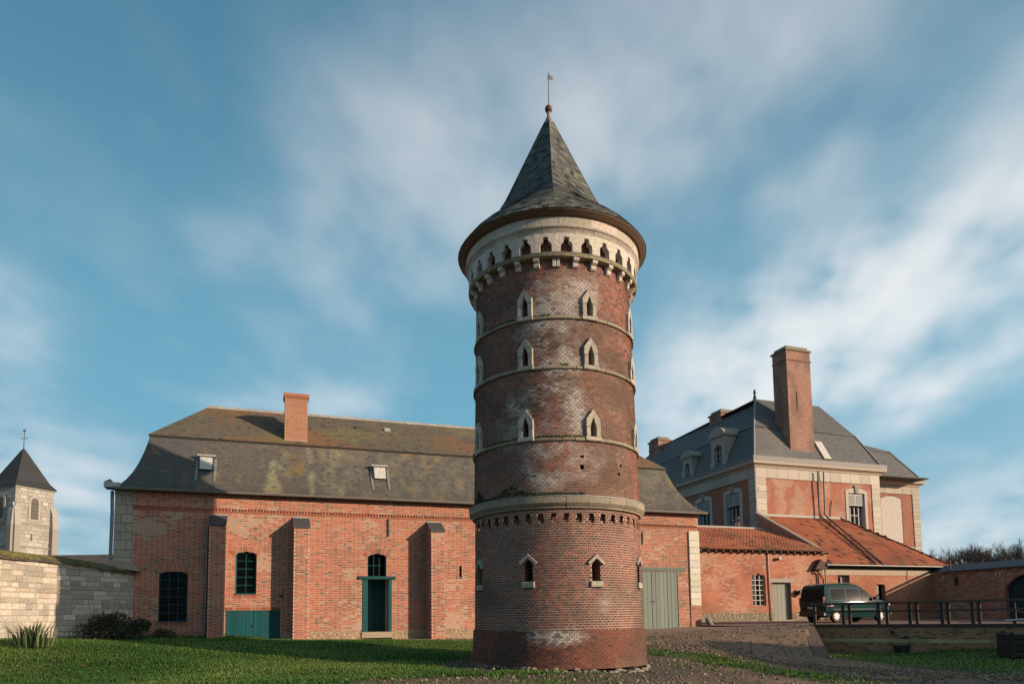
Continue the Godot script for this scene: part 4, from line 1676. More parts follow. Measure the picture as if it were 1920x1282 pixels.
	# tall doorway with a teal frame standing open
	var door := sub(t, "doorway")
	b = Mb.new()
	fbox(b, f, 8.86, 10.36, 3.005, 3.12, -0.2, 0.09, Color(0.011, 0.088, 0.098))
	part(door, "lintel", b, m.paint)
	for s in [[9.02, 9.235], [10.075, 10.21]]:
		b = Mb.new()
		fbox(b, f, s[0], s[1], 0.86, 3.003, -0.22, 0.025, Color(0.012, 0.098, 0.108))
		part(door, "jamb", b, m.paint)
	b = Mb.new()
	fbox(b, f, 8.9, 9.235, 0.86, 3.1, -0.8, -0.345, Color(0.5, 0.32, 0.24))
	fbox(b, f, 10.075, 10.3, 0.86, 3.1, -0.8, -0.345, Color(0.5, 0.32, 0.24))
	part(door, "inner_cheek", b, m.plaster)
	b = Mb.new()
	fbox(b, f, 9.0, 10.23, 0.62, 0.858, -0.9, 0.05, Color(0.42, 0.33, 0.24))
	part(door, "threshold", b, m.stone)
	for k in 6:
		b = Mb.new()
		var a0 := 9.24 + 0.83 * k / 6.0
		stone(b, f, a0 + 0.002, a0 + 0.83 / 6.0 - 0.002, 0.87, 3.0, -0.86, -0.80 + rng.randf_range(-0.004, 0.004), 0.006, vary(Color(0.012, 0.092, 0.102), 0.12))
		part(door, "plank", b, m.paint)
	# grey green barn gate of weathered planks
	var gate := sub(t, "barn_gate")
	b = Mb.new()
	stone(b, f, 21.15, 24.32, 3.475, 3.655, -0.2, 0.03, 0.012, Color(0.145, 0.165, 0.158))
	part(gate, "lintel", b, m.old_paint)
	u = 21.27
	while u < 23.86:
		var pw := minf(rng.randf_range(0.19, 0.27), 23.87 - u)
		b = Mb.new()
		stone(b, f, u + 0.004, u + pw - 0.004, 0.74 + rng.randf_range(-0.02, 0.02), 3.462, -0.12, -0.03 + rng.randf_range(-0.006, 0.006), 0.007, vary(Color(0.215, 0.245, 0.215), 0.12))
		part(gate, "plank", b, m.old_paint)
		u += pw
	b = Mb.new()
	fbox(b, f, 22.46, 22.475, 0.75, 3.40, -0.03, -0.022, Color(0.02, 0.022, 0.02))
	fbox(b, f, 22.40, 22.62, 2.02, 2.06, -0.03, 0.0, Color(0.08, 0.05, 0.04))
	part(gate, "latch", b, m.iron)
	# quoins at both corners
	quoins(t, f, 0.0, 0.615, 0.6, 6.05, 0.012, Color(0.42, 0.37, 0.30), 0.33)
	b = Mb.new()
	fbox(b, f, 0.0, 0.62, 6.05, 6.24, -0.3, 0.06, Color(0.40, 0.35, 0.28))
	part(t, "quoin_cap", b, m.stone)
	brick_face(sub(t, "pilaster_foot"), Fr.new(Vector3(0, 0, 0.045), Vector3(1, 0, 0), Vector3(0, 0, 1)), {"u0": 24.53, "u1": 25.10, "y0": 0.7, "y1": 1.82, "color": barn_brick})
	quoins(t, f, 24.53, 25.12, 1.82, 5.42, 0.075, Color(0.72, 0.66, 0.55), 0.315, false, -0.2)
	# buttresses
	for x in [[3.28, 3.83], [6.30, 6.87], [11.71, 12.26]]:
		var bt := sub(t, "buttress")
		brick_face(bt, Fr.new(Vector3(0, 0, 0.75), Vector3(1, 0, 0), Vector3(0, 0, 1)), {"u0": x[0], "u1": x[1], "y0": 0.45, "y1": 4.92, "color": barn_brick, "mortar": Color(0.66, 0.50, 0.39)})
		var top := func(yy): return Vector2(0.0, 0.75) if yy < 4.92 else Vector2(0.0, 0.75 - (yy - 4.92) / 0.46 * 0.75)
		brick_face(bt, Fr.new(Vector3(x[0], 0, 0), Vector3(0, 0, 1), Vector3(-1, 0, 0)), {"u0": 0.0, "u1": 0.75, "y0": 0.45, "y1": 5.36, "color": barn_brick, "edge": top, "mortar": Color(0.66, 0.50, 0.39)})
		var top2 := func(yy): return Vector2(-0.75, 0.0) if yy < 4.92 else Vector2(-0.75 + (yy - 4.92) / 0.46 * 0.75, 0.0)
		brick_face(bt, Fr.new(Vector3(x[1], 0, 0), Vector3(0, 0, -1), Vector3(1, 0, 0)), {"u0": -0.75, "u1": 0.0, "y0": 0.45, "y1": 5.36, "color": barn_brick, "edge": top2, "mortar": Color(0.66, 0.50, 0.39)})
		b = Mb.new()
		slab(b, Fr.new(Vector3(x[0] - 0.035, 0, 0), Vector3(0, 0, 1), Vector3(1, 0, 0)), [Vector2(0.0, 5.40), Vector2(0.0, 5.44), Vector2(0.80, 4.99), Vector2(0.81, 4.93), Vector2(0.76, 4.93)], 0.0, x[1] - x[0] + 0.07, Color(0.085, 0.085, 0.092), true)
		part(bt, "slate_cap", b, m.slate)
		b = Mb.new()
		fbox(b, f, x[0] - 0.03, x[1] + 0.03, 5.40, 5.455, 0.0, 0.05, Color(0.36, 0.35, 0.34))
		part(bt, "mortar_fillet", b, m.mortar)
	# eaves, gutter, downpipes
	b = Mb.new()
	fbox(b, f, -0.1, 25.2, 6.235, 6.262, -0.1, 0.30, Color(0.11, 0.085, 0.065))
	part(t, "soffit", b, m.wood)
	b = Mb.new()
	var prof := []
	for k in 9:
		var a := PI * k / 8.0
		prof.append(Vector2(0.385 - cos(a) * 0.075, 6.275 - sin(a) * 0.075))
	for k in 8:
		var p: Vector2 = prof[k]
		var q: Vector2 = prof[k + 1]
		b.quad(Vector3(0.0, p.y, p.x), Vector3(25.42, p.y, p.x), Vector3(25.42, q.y, q.x), Vector3(0.0, q.y, q.x), Color(0.25, 0.225, 0.205))
	tube(b, [Vector3(0.0, 6.277, 0.462), Vector3(25.42, 6.277, 0.462)], 0.013, 0.013, 6, Color(0.28, 0.25, 0.23))
	part(t, "gutter", b, m.lead)
	b = Mb.new()
	tube(b, [Vector3(3.17, 4.95, 0.09), Vector3(3.17, 1.0, 0.09), Vector3(3.15, 0.85, 0.10), Vector3(3.06, 0.70, 0.14)], 0.042, 0.042, 10, Color(0.20, 0.20, 0.22))
	for y in [4.0, 2.4, 1.3]:
		tube(b, [Vector3(3.17, y, 0.09), Vector3(3.17, y + 0.04, 0.09)], 0.05, 0.05, 10, Color(0.24, 0.23, 0.23))
	part(t, "downpipe", b, m.zinc)
	b = Mb.new()
	tube(b, [Vector3(-0.10, 6.2, -0.05), Vector3(-0.09, 5.9, -0.02), Vector3(-0.07, 5.4, 0.0), Vector3(-0.075, 2.9, 0.02)], 0.06, 0.06, 10, Color(0.17, 0.19, 0.22))
	part(t, "downpipe", b, m.zinc)
	b = Mb.new()
	fbox(b, f, -0.30, 0.22, 6.27, 6.45, -0.2, 0.42, Color(0.45, 0.43, 0.41))
	b.tri(Vector3(-0.3, 6.451, 0.42), Vector3(0.0, 6.451, 0.42), Vector3(-0.15, 6.62, 0.15), Color(0.15, 0.15, 0.16))
	b.tri(Vector3(0.0, 6.451, 0.42), Vector3(0.0, 6.451, -0.1), Vector3(-0.15, 6.62, 0.15), Color(0.15, 0.15, 0.16))
	b.tri(Vector3(-0.3, 6.451, -0.1), Vector3(-0.3, 6.451, 0.42), Vector3(-0.15, 6.62, 0.15), Color(0.15, 0.15, 0.16))
	part(t, "gutter_box", b, m.lead)
	# wall anchors and a small vent
	for a in [[10.06, 4.77, 5.5], [22.02, 4.72, 5.28]]:
		b = Mb.new()
		fbox(b, f, a[0] - 0.028, a[0] + 0.028, a[1], a[2], 0.008, 0.05, Color(0.03, 0.028, 0.026))
		part(t, "wall_anchor", b, m.iron)
	b = Mb.new()
	slab(b, f, [Vector2(5.90, 2.23), Vector2(5.98, 2.31), Vector2(5.90, 2.39), Vector2(5.82, 2.31)], 0.0, 0.02, Color(0.012, 0.012, 0.012))
	part(t, "wall_vent", b, m.iron)
	make_barn_roof(t)


func make_barn_roof(t: Node3D) -> void:
	var roof := sub(t, "roof")
	var low := profile_levels([Vector2(0.40, 6.30), Vector2(0.10, 6.44), Vector2(-0.22, 6.70), Vector2(-0.55, 7.06), Vector2(-0.84, 7.48), Vector2(-1.08, 7.92), Vector2(-1.28, 8.36), Vector2(-1.42, 8.72)], 0.10)
	var high := profile_levels([Vector2(-1.33, 8.73), Vector2(-4.2, 10.86)], 0.105)
	var fl := []
	var le := []
	var ri := []
	var ba := []
	for p in low:
		var run: float = 0.40 - p.x
		var ul := 0.02 + run * 0.49
		var ur := 25.48 - run * 0.685
		var wb: float = -8.4 - p.x
		fl.append([Vector3(ul, p.y, p.x), Vector3(ur, p.y, p.x)])
		le.append([Vector3(ul, p.y, wb), Vector3(ul, p.y, p.x)])
		ri.append([Vector3(ur, p.y, p.x), Vector3(ur, p.y, wb)])
		ba.append([Vector3(ur, p.y, wb), Vector3(ul, p.y, wb)])
	slate_rows(sub(roof, "lower_front_slope"), fl, 0.16, barn_slate_low, 0.008, 300)
	slate_rows(sub(roof, "lower_end_slope"), le, 0.19, barn_slate_low)
	slate_rows(sub(roof, "lower_end_slope"), ri, 0.19, barn_slate_low)
	slate_rows(sub(roof, "lower_rear_slope"), ba, 0.6, barn_slate_low)
	fl = []
	le = []
	ri = []
	ba = []
	for p in high:
		var k: float = (p.y - 8.73) / 2.13
		var ul := lerpf(0.84, 2.82, k)
		var ur := lerpf(24.34, 22.3, k)
		var wb: float = -8.4 - p.x
		fl.append([Vector3(ul, p.y, p.x), Vector3(ur, p.y, p.x)])
		le.append([Vector3(ul, p.y, wb), Vector3(ul, p.y, p.x)])
		ri.append([Vector3(ur, p.y, p.x), Vector3(ur, p.y, wb)])
		ba.append([Vector3(ur, p.y, wb), Vector3(ul, p.y, wb)])
	slate_rows(sub(roof, "upper_front_slope"), fl, 0.16, barn_slate_high)
	slate_rows(sub(roof, "upper_end_slope"), le, 0.19, barn_slate_high)
	slate_rows(sub(roof, "upper_end_slope"), ri, 0.19, barn_slate_high)
	slate_rows(sub(roof, "upper_rear_slope"), ba, 0.6, barn_slate_high)
	var b := Mb.new()
	var f := Fr.new(Vector3.ZERO, Vector3(1, 0, 0), Vector3(0, 0, 1))
	fbox(b, f, 0.86, 24.32, 8.66, 8.725, -7.0, -1.36, Color(0.03, 0.028, 0.027))
	part(roof, "break_board", b, m.wood)
	var u := 2.75
	while u < 22.3:
		b = Mb.new()
		var a := u + rng.randf_range(0.0, 0.01)
		slab(b, Fr.new(Vector3(a, 0, -4.2), Vector3(0, 0, 1), Vector3(1, 0, 0)), [Vector2(-0.16, 10.76), Vector2(0.16, 10.76), Vector2(0.15, 10.80), Vector2(0.05, 10.90), Vector2(-0.05, 10.90), Vector2(-0.15, 10.80)], 0.0, 0.39, vary(Color(0.38, 0.35, 0.32), 0.15), true)
		part(roof, "ridge_tile", b, m.stone)
		u += 0.4
	# brick chimney
	var ch := sub(t, "chimney")
	var cc := func(x, y): return Color(0.42, 0.165, 0.10).lerp(Color(0.50, 0.215, 0.13), rng.randf())
	var F := Fr.new(Vector3(5.95, 0, -1.62), Vector3(1, 0, 0), Vector3(0, 0, 1))
	brick_face(ch, F, {"u0": 0.0, "u1": 0.92, "y0": 8.95, "y1": 10.78, "color": cc, "mortar": Color(0.5, 0.36, 0.27)})
	brick_face(ch, Fr.new(Vector3(5.95, 0, -2.32), Vector3(0, 0, 1), Vector3(-1, 0, 0)), {"u0": 0.0, "u1": 0.7, "y0": 8.95, "y1": 10.78, "color": cc, "mortar": Color(0.5, 0.36, 0.27)})
	brick_face(ch, Fr.new(Vector3(6.87, 0, -1.62), Vector3(0, 0, -1), Vector3(1, 0, 0)), {"u0": 0.0, "u1": 0.7, "y0": 8.95, "y1": 10.78, "color": cc, "mortar": Color(0.5, 0.36, 0.27)})
	b = Mb.new()
	fbox(b, F, 0.0, 0.92, 8.95, 10.78, -0.7, -0.69, Color(0.42, 0.165, 0.10))
	fbox(b, F, -0.03, 0.95, 10.781, 10.85, -0.73, 0.03, Color(0.40, 0.15, 0.09))
	fbox(b, F, -0.06, 0.98, 10.851, 10.99, -0.76, 0.06, Color(0.44, 0.17, 0.10))
	part(ch, "cap", b, m.brick)
	b = Mb.new()
	fbox(b, F, -0.02, 0.94, 8.76, 8.95, -0.5, 0.035, Color(0.55, 0.50, 0.46))
	fbox(b, F, -0.06, 0.98, 8.74, 8.80, -0.45, 0.12, Color(0.36, 0.36, 0.37))
	part(ch, "flashing", b, m.lead)
	# roof lights, vents
	for a in [[2.78, 3.23], [9.59, 10.06]]:
		var sk := sub(t, "roof_light")
		var s := Fr.new(Vector3(0, 0, -0.80), Vector3(1, 0, 0), Vector3(0, 0, 1))
		b = Mb.new()
		slab(b, Fr.new(Vector3(a[0] - 0.06, 0, 0), Vector3(0, 0, 1), Vector3(1, 0, 0)), [Vector2(-1.02, 7.80), Vector2(-0.78, 7.28), Vector2(-0.60, 7.30), Vector2(-0.86, 7.90)], 0.0, a[1] - a[0] + 0.12, Color(0.14, 0.12, 0.11), true)
		part(sk, "frame", b, m.zinc)
		b = Mb.new()
		b.quad(Vector3(a[0], 7.32, -0.598), Vector3(a[1], 7.32, -0.598), Vector3(a[1], 7.84, -0.822), Vector3(a[0], 7.84, -0.822), Color(0.60, 0.57, 0.55))
		part(sk, "pane", b, m.plaster)
		b = Mb.new()
		fbox(b, Fr.new(Vector3(0, 0, -0.86), Vector3(1, 0, 0), Vector3(0, 0, 1)), a[0] - 0.12, a[1] + 0.12, 7.88, 7.95, -0.1, 0.06, Color(0.42, 0.41, 0.40))
		part(sk, "hood", b, m.lead)
		b = Mb.new()
		for e in [a[0] - 0.16, a[1] + 0.06]:
			b.quad(Vector3(e, 6.76, -0.235), Vector3(e + 0.1, 6.76, -0.235), Vector3(e + 0.1, 7.08, -0.525), Vector3(e, 7.08, -0.525), Color(0.22, 0.22, 0.23))
			b.quad(Vector3(e, 7.08, -0.525), Vector3(e + 0.1, 7.08, -0.525), Vector3(e + 0.1, 7.8, -0.95), Vector3(e, 7.8, -0.95), Color(0.24, 0.24, 0.25))
		part(sk, "flashing", b, m.lead)
	for a in [[9.22, Color(0.06, 0.055, 0.055)], [10.53, Color(0.40, 0.40, 0.41)]]:
		b = Mb.new()
		fbox(b, Fr.new(Vector3(a[0], 0, -3.2), Vector3(1, 0, 0), Vector3(0, 0, 1)), -0.13, 0.13, 10.07, 10.22, -0.12, 0.08, a[1])
		part(t, "roof_vent", b, m.lead)


# ---------------------------------------------------------------- the pale stone wall at the left
func make_stone_wall() -> void:
	var t := thing("stone_wall", "pale limestone block garden wall with mossy coping joining the barn", "wall", Vector3(-0.5, 0.7, 2.0), true)
	var path := [Vector2(0.72, 0.02), Vector2(-1.32, 1.62), Vector2(-2.36, 3.48), Vector2(-4.4, 7.6)]
	var tops := [0.0, 0.24, 0.26, 0.26]
	var core := Mb.new()
	var cop := Mb.new()
	var bed := Mb.new()
	for k in path.size() - 1:
		var a: Vector2 = path[k]
		var c: Vector2 = path[k + 1]
		var d := (c - a)
		var L := d.length()
		d /= L
		# seen from the yard the wall runs from c (left) to a (right)
		var f := Fr.new(Vector3(c.x, 0, c.y), Vector3(-d.x, 0, -d.y), Vector3(d.y, 0, -d.x) * (1.0 if d.y > 0 else -1.0))
		var rise: float = (tops[k] + tops[k + 1]) * 0.5
		var rl: float = tops[k + 1]
		var rr: float = tops[k]
		fbox(core, f, -0.02, L + 0.02, 0.2, 3.12 + minf(rl, rr), -0.45, -0.012, Color(0.42, 0.36, 0.28))
		var y := 0.55
		var row := 0
		while y < 3.10 + rise:
			var hh := rng.randf_range(0.14, 0.225)
			if y < 0.85:
				hh = 0.12
			if 3.12 + rise - y - hh < 0.1:
				hh = 3.12 + rise - y
			var u := -0.25 * (row % 2) * rng.randf_range(0.6, 1.2)
			while u < L:
				var l := rng.randf_range(0.18, 0.62) * (1.0 + 0.3 * sin(y * 9.0))
				var u0 := maxf(0.0, u)
				var u1 := minf(L, u + l)
				u += l
				if u1 - u0 < 0.06:
					continue
				var b := Mb.new()
				var col := vary(Color(0.60, 0.545, 0.47), 0.09)
				var q := noise.get_noise_2d((u0 + k * 7.0) * 60.0, y * 70.0)
				if q < -0.08 or rng.randf() < 0.12:
					col = col.lerp(Color(0.26, 0.235, 0.20), rng.randf_range(0.3, 0.75))
				if rng.randf() < 0.06:
					col = col.lerp(Color(0.46, 0.32, 0.22), 0.5)
				if y < 0.9:
					col = Color(0.36, 0.27, 0.19)
				stone(b, f, u0 + 0.006, u1 - 0.006, y + 0.006, y + hh - 0.006, -0.2, rng.randf_range(-0.006, 0.012), rng.randf_range(0.012, 0.022), col)
				part(t, "stone_block", b, m.stone)
			y += hh
			row += 1
		# coping: two courses of thin mossy slabs sloping to the yard
		var n := int(L / 0.42)
		for j in n:
			var u0 := L * j / n
			var u1 := L * (j + 1) / n
			var b := Mb.new()
			var s: float = rng.randf_range(-0.015, 0.015) + lerpf(rl, rr, (u0 + u1) * 0.5 / L)
			var pr := [Vector2(-0.55, 3.30 + s), Vector2(0.13, 3.11 + s), Vector2(0.15, 3.155 + s), Vector2(-0.25, 3.36 + s), Vector2(-0.55, 3.42 + s)]
			slab(b, Fr.new(f.at(u0 + 0.004, 0, 0), f.n, f.ux), pr if not Geometry2D.is_polygon_clockwise(PackedVector2Array(pr)) else pr, 0.0, u1 - u0 - 0.008, vary(Color(0.12, 0.10, 0.065), 0.25), true)
			part(t, "coping_slab", b, m.stone)
		var mo := Mb.new()
		for j in int(L * 420):
			var uu := rng.randf() * L
			var dd := rng.randf_range(-0.5, 0.13)
			var nz := noise.get_noise_2d((uu + k * 9.0) * 70.0, dd * 120.0)
			if nz < -0.12:
				continue
			var s := rng.randf_range(0.012, 0.04)
			var yy := (3.17 + (0.13 - dd) * 0.5 if dd > -0.25 else 3.37) + lerpf(rl, rr, uu / L)
			boulder(mo, f.at(uu, yy + 0.005, dd), Vector3(s * 1.3, s * 0.6, s * 1.2), vary(Color(0.085, 0.082, 0.022).lerp(Color(0.17, 0.14, 0.05), rng.randf()), 0.4), 3, 5)
		part(t, "moss", mo, m.moss, "stuff")
	part(t, "core", core, m.mortar)
	var b := Mb.new()
	# the sloped shoulder stone where the wall meets the barn
	var g := Fr.new(Vector3(0, 0, 0.02), Vector3(1, 0, 0), Vector3(0, 0, 1))
	slab(b, g, [Vector2(-0.1, 3.36), Vector2(0.95, 3.22), Vector2(0.97, 3.27), Vector2(0.62, 3.58), Vector2(-0.1, 3.62)], 0.0, 0.3, Color(0.36, 0.31, 0.23), true)
	part(t, "shoulder_stone", b, m.stone)


# ---------------------------------------------------------------- the outbuilding between barn and house, and the lean-to against the house
func tile_color(p: Vector3) -> Color:
	var n := noise.get_noise_3d(p.x * 30, p.y * 30, p.z * 30)
	var c := Color(0.58, 0.165, 0.075).lerp(Color(0.68, 0.235, 0.105), rng.randf())
	c = c.lerp(Color(0.38, 0.11, 0.06), clampf(n * 1.5 + 0.1, 0, 0.8))
	if rng.randf() < 0.06:
		c = Color(0.13, 0.06, 0.045)
	if rng.randf() < maxf(0.0, noise2.get_noise_3d(p.x * 20, 7.0, p.z * 20)) * 0.9:
		c = c.lerp(Color(0.22, 0.17, 0.07), 0.5)
	return c


func make_outbuilding() -> void:
	var t := thing("outbuilding", "low old brick outbuilding with red pantile roof and white barred window", "outbuilding", Vector3(30.8, 0.95, -4.0), true)
	var f := Fr.new(Vector3(0, 0, -4.0), Vector3(1, 0, 0), Vector3(0, 0, 1))
	var hWin := {"u0": 31.30, "u1": 32.24, "y0": 1.84, "y1": 3.66, "spring": 3.55}
	var hDoor := {"u0": 32.70, "u1": 34.02, "y0": 0.8, "y1": 3.18}
	var front := sub(t, "front_wall")
	var wall_col := func(u, y):
		var c := old_brick(u, y)
		if y < 1.75 + 0.4 * noise.get_noise_2d(u * 60.0, 4.0) and rng.randf() < 0.6:
			c = c.lerp(Color(0.20, 0.17, 0.085), rng.randf_range(0.2, 0.7))
		return c
	brick_face(front, f, {"u0": 25.1, "u1": 36.6, "y0": 1.45, "y1": 5.0, "holes": [hWin, hDoor], "color": wall_col, "mortar": Color(0.42, 0.27, 0.19), "proud": 0.004, "joint": 0.009})
	var b := Mb.new()
	reveal(b, f, hWin, 0.25, Color(0.40, 0.20, 0.14))
	reveal(b, f, hDoor, 0.3, Color(0.34, 0.17, 0.12), false)
	part(front, "reveals", b, m.brick)
	b = Mb.new()
	fbox(b, f, 25.0, 32.68, 0.6, 1.46, -0.2, -0.006, Color(0.24, 0.19, 0.13))
	fbox(b, f, 34.04, 36.6, 0.6, 1.46, -0.2, -0.006, Color(0.24, 0.19, 0.13))
	part(t, "footing", b, m.mortar)
	b = Mb.new()
	for k in 700:
		var u := rng.randf_range(25.1, 36.5)
		if u > 32.6 and u < 34.1:
			continue
		var s := rng.randf_range(0.03, 0.08)
		boulder(b, f.at(u, rng.randf_range(0.9, 1.45), -0.01), Vector3(s * 1.3, s * 0.8, 0.03), vary(Color(0.30, 0.26, 0.20), 0.45), 3, 6)
	part(t, "flint_rubble", b, m.stone, "stuff")
	var aw := glazing(t, f, hWin, 3, 6, -0.10, Color(0.62, 0.58, 0.53), 0.05, 0.035)
	b = Mb.new()
	fbox(b, f, 31.3, 31.72, 1.86, 3.6, -0.30, -0.2, Color(0.40, 0.39, 0.38))
	fbox(b, f, 31.95, 32.2, 1.86, 3.6, -0.30, -0.2, Color(0.36, 0.33, 0.31))
	part(aw, "curtain", b, m.plaster)
	var door := sub(t, "doorway")
	b = Mb.new()
	stone(b, f, 32.52, 34.26, 3.185, 3.42, -0.2, 0.03, 0.02, Color(0.38, 0.33, 0.30))
	part(door, "lintel", b, m.stone)
	for k in 5:
		b = Mb.new()
		var u := 32.71 + 1.29 * k / 5.0
		stone(b, f, u + 0.003, u + 1.29 / 5.0 - 0.003, 1.05, 3.17, -0.27, -0.22, 0.006, vary(Color(0.30, 0.31, 0.27), 0.08))
		part(door, "plank", b, m.old_paint)
	b = Mb.new()
	fbox(b, f, 32.6, 34.12, 0.9, 1.05, -0.3, 0.06, Color(0.40, 0.35, 0.28))
	part(door, "threshold", b, m.stone)
	b = Mb.new()
	tube(b, [f.at(32.44, 4.9, 0.06), f.at(32.46, 2.8, 0.06), f.at(32.53, 1.05, 0.07)], 0.035, 0.035, 8, Color(0.40, 0.30, 0.25))
	part(t, "downpipe", b, m.zinc)
	# rear wall, so that the room is closed
	b = Mb.new()
	fbox(b, f, 25.1, 36.55, 0.6, 6.9, -5.4, -5.1, Color(0.33, 0.13, 0.08))
	fbox(b, f, 25.15, 25.4, 0.6, 5.0, -5.1, -0.2, Color(0.33, 0.13, 0.08))
	fbox(b, f, 25.2, 36.5, 0.85, 0.95, -5.1, -0.3, Color(0.12, 0.10, 0.08))
	part(t, "rear_wall", b, m.brick)
	var roof := sub(t, "roof")
	pantiles(roof, Vector3(25.12, 5.02, -3.62), Vector3(36.55, 5.02, -3.62), Vector3(25.12, 6.96, -9.05), Vector3(36.55, 6.96, -9.05), 0.225, 0.30, tile_color)
	b = Mb.new()
	b.quad(Vector3(25.12, 4.99, -3.60), Vector3(36.55, 4.99, -3.60), Vector3(36.55, 6.93, -9.05), Vector3(25.12, 6.93, -9.05), Color(0.2, 0.14, 0.1))
	part(roof, "boarding", b, m.wood)
	for k in 24:
		b = Mb.new()
		var u := 25.3 + k * 0.49
		fbox(b, f, u, u + 0.07, 4.88, 4.97, -0.2, 0.34, Color(0.16, 0.11, 0.08))
		part(roof, "rafter_end", b, m.wood)
	b = Mb.new()
	tube(b, [Vector3(25.12, 7.02, -9.08), Vector3(29.0, 7.00, -9.08), Vector3(33.0, 7.03, -9.08), Vector3(36.5, 7.01, -9.08)], 0.10, 0.10, 8, Color(0.46, 0.41, 0.37))
	part(roof, "mortar_ridge", b, m.mortar)
	# leaning guard stone at the barn's corner
	var g := thing("guard_stone", "rounded grey guard stone leaning at the barn's right corner", "stone", Vector3(25.15, 0.82, 0.35), true)
	b = Mb.new()
	tube(b, [Vector3(25.45, 0.70, 0.45), Vector3(25.36, 0.90, 0.40), Vector3(25.24, 1.15, 0.34), Vector3(25.20, 1.23, 0.32)], 0.15, 0.11, 9, Color(0.24, 0.22, 0.21))
	part(g, "shaft", b, m.stone)
	# two lamps fixed to the wall
	var l := thing("floodlight", "small black and white floodlight under the outbuilding's tiled eave", "floodlight", Vector3(33.08, 4.5, -4.0), true, "floodlights on the outbuilding")
	b = Mb.new()
	fbox(b, f, 33.00, 33.10, 4.45, 4.56, 0.01, 0.16, Color(0.03, 0.03, 0.03))
	part(l, "bracket", b, m.plastic)
	b = Mb.new()
	tube(b, [f.at(33.12, 4.53, 0.10), f.at(33.16, 4.58, 0.24)], 0.07, 0.10, 10, Color(0.35, 0.34, 0.33))
	part(l, "lamp_head", b, m.plastic)
	l = thing("floodlight", "round black floodlight on the wall just behind the van", "floodlight", Vector3(34.5, 2.5, -4.0), true, "floodlights on the outbuilding")
	b = Mb.new()
	fbox(b, f, 34.25, 34.5, 2.45, 2.75, 0.01, 0.07, Color(0.03, 0.025, 0.022))
	part(l, "bracket", b, m.plastic)
	b = Mb.new()
	tube(b, [f.at(34.5, 2.62, 0.08), f.at(34.55, 2.62, 0.30)], 0.10, 0.19, 12, Color(0.04, 0.035, 0.03))
	part(l, "lamp_head", b, m.plastic)


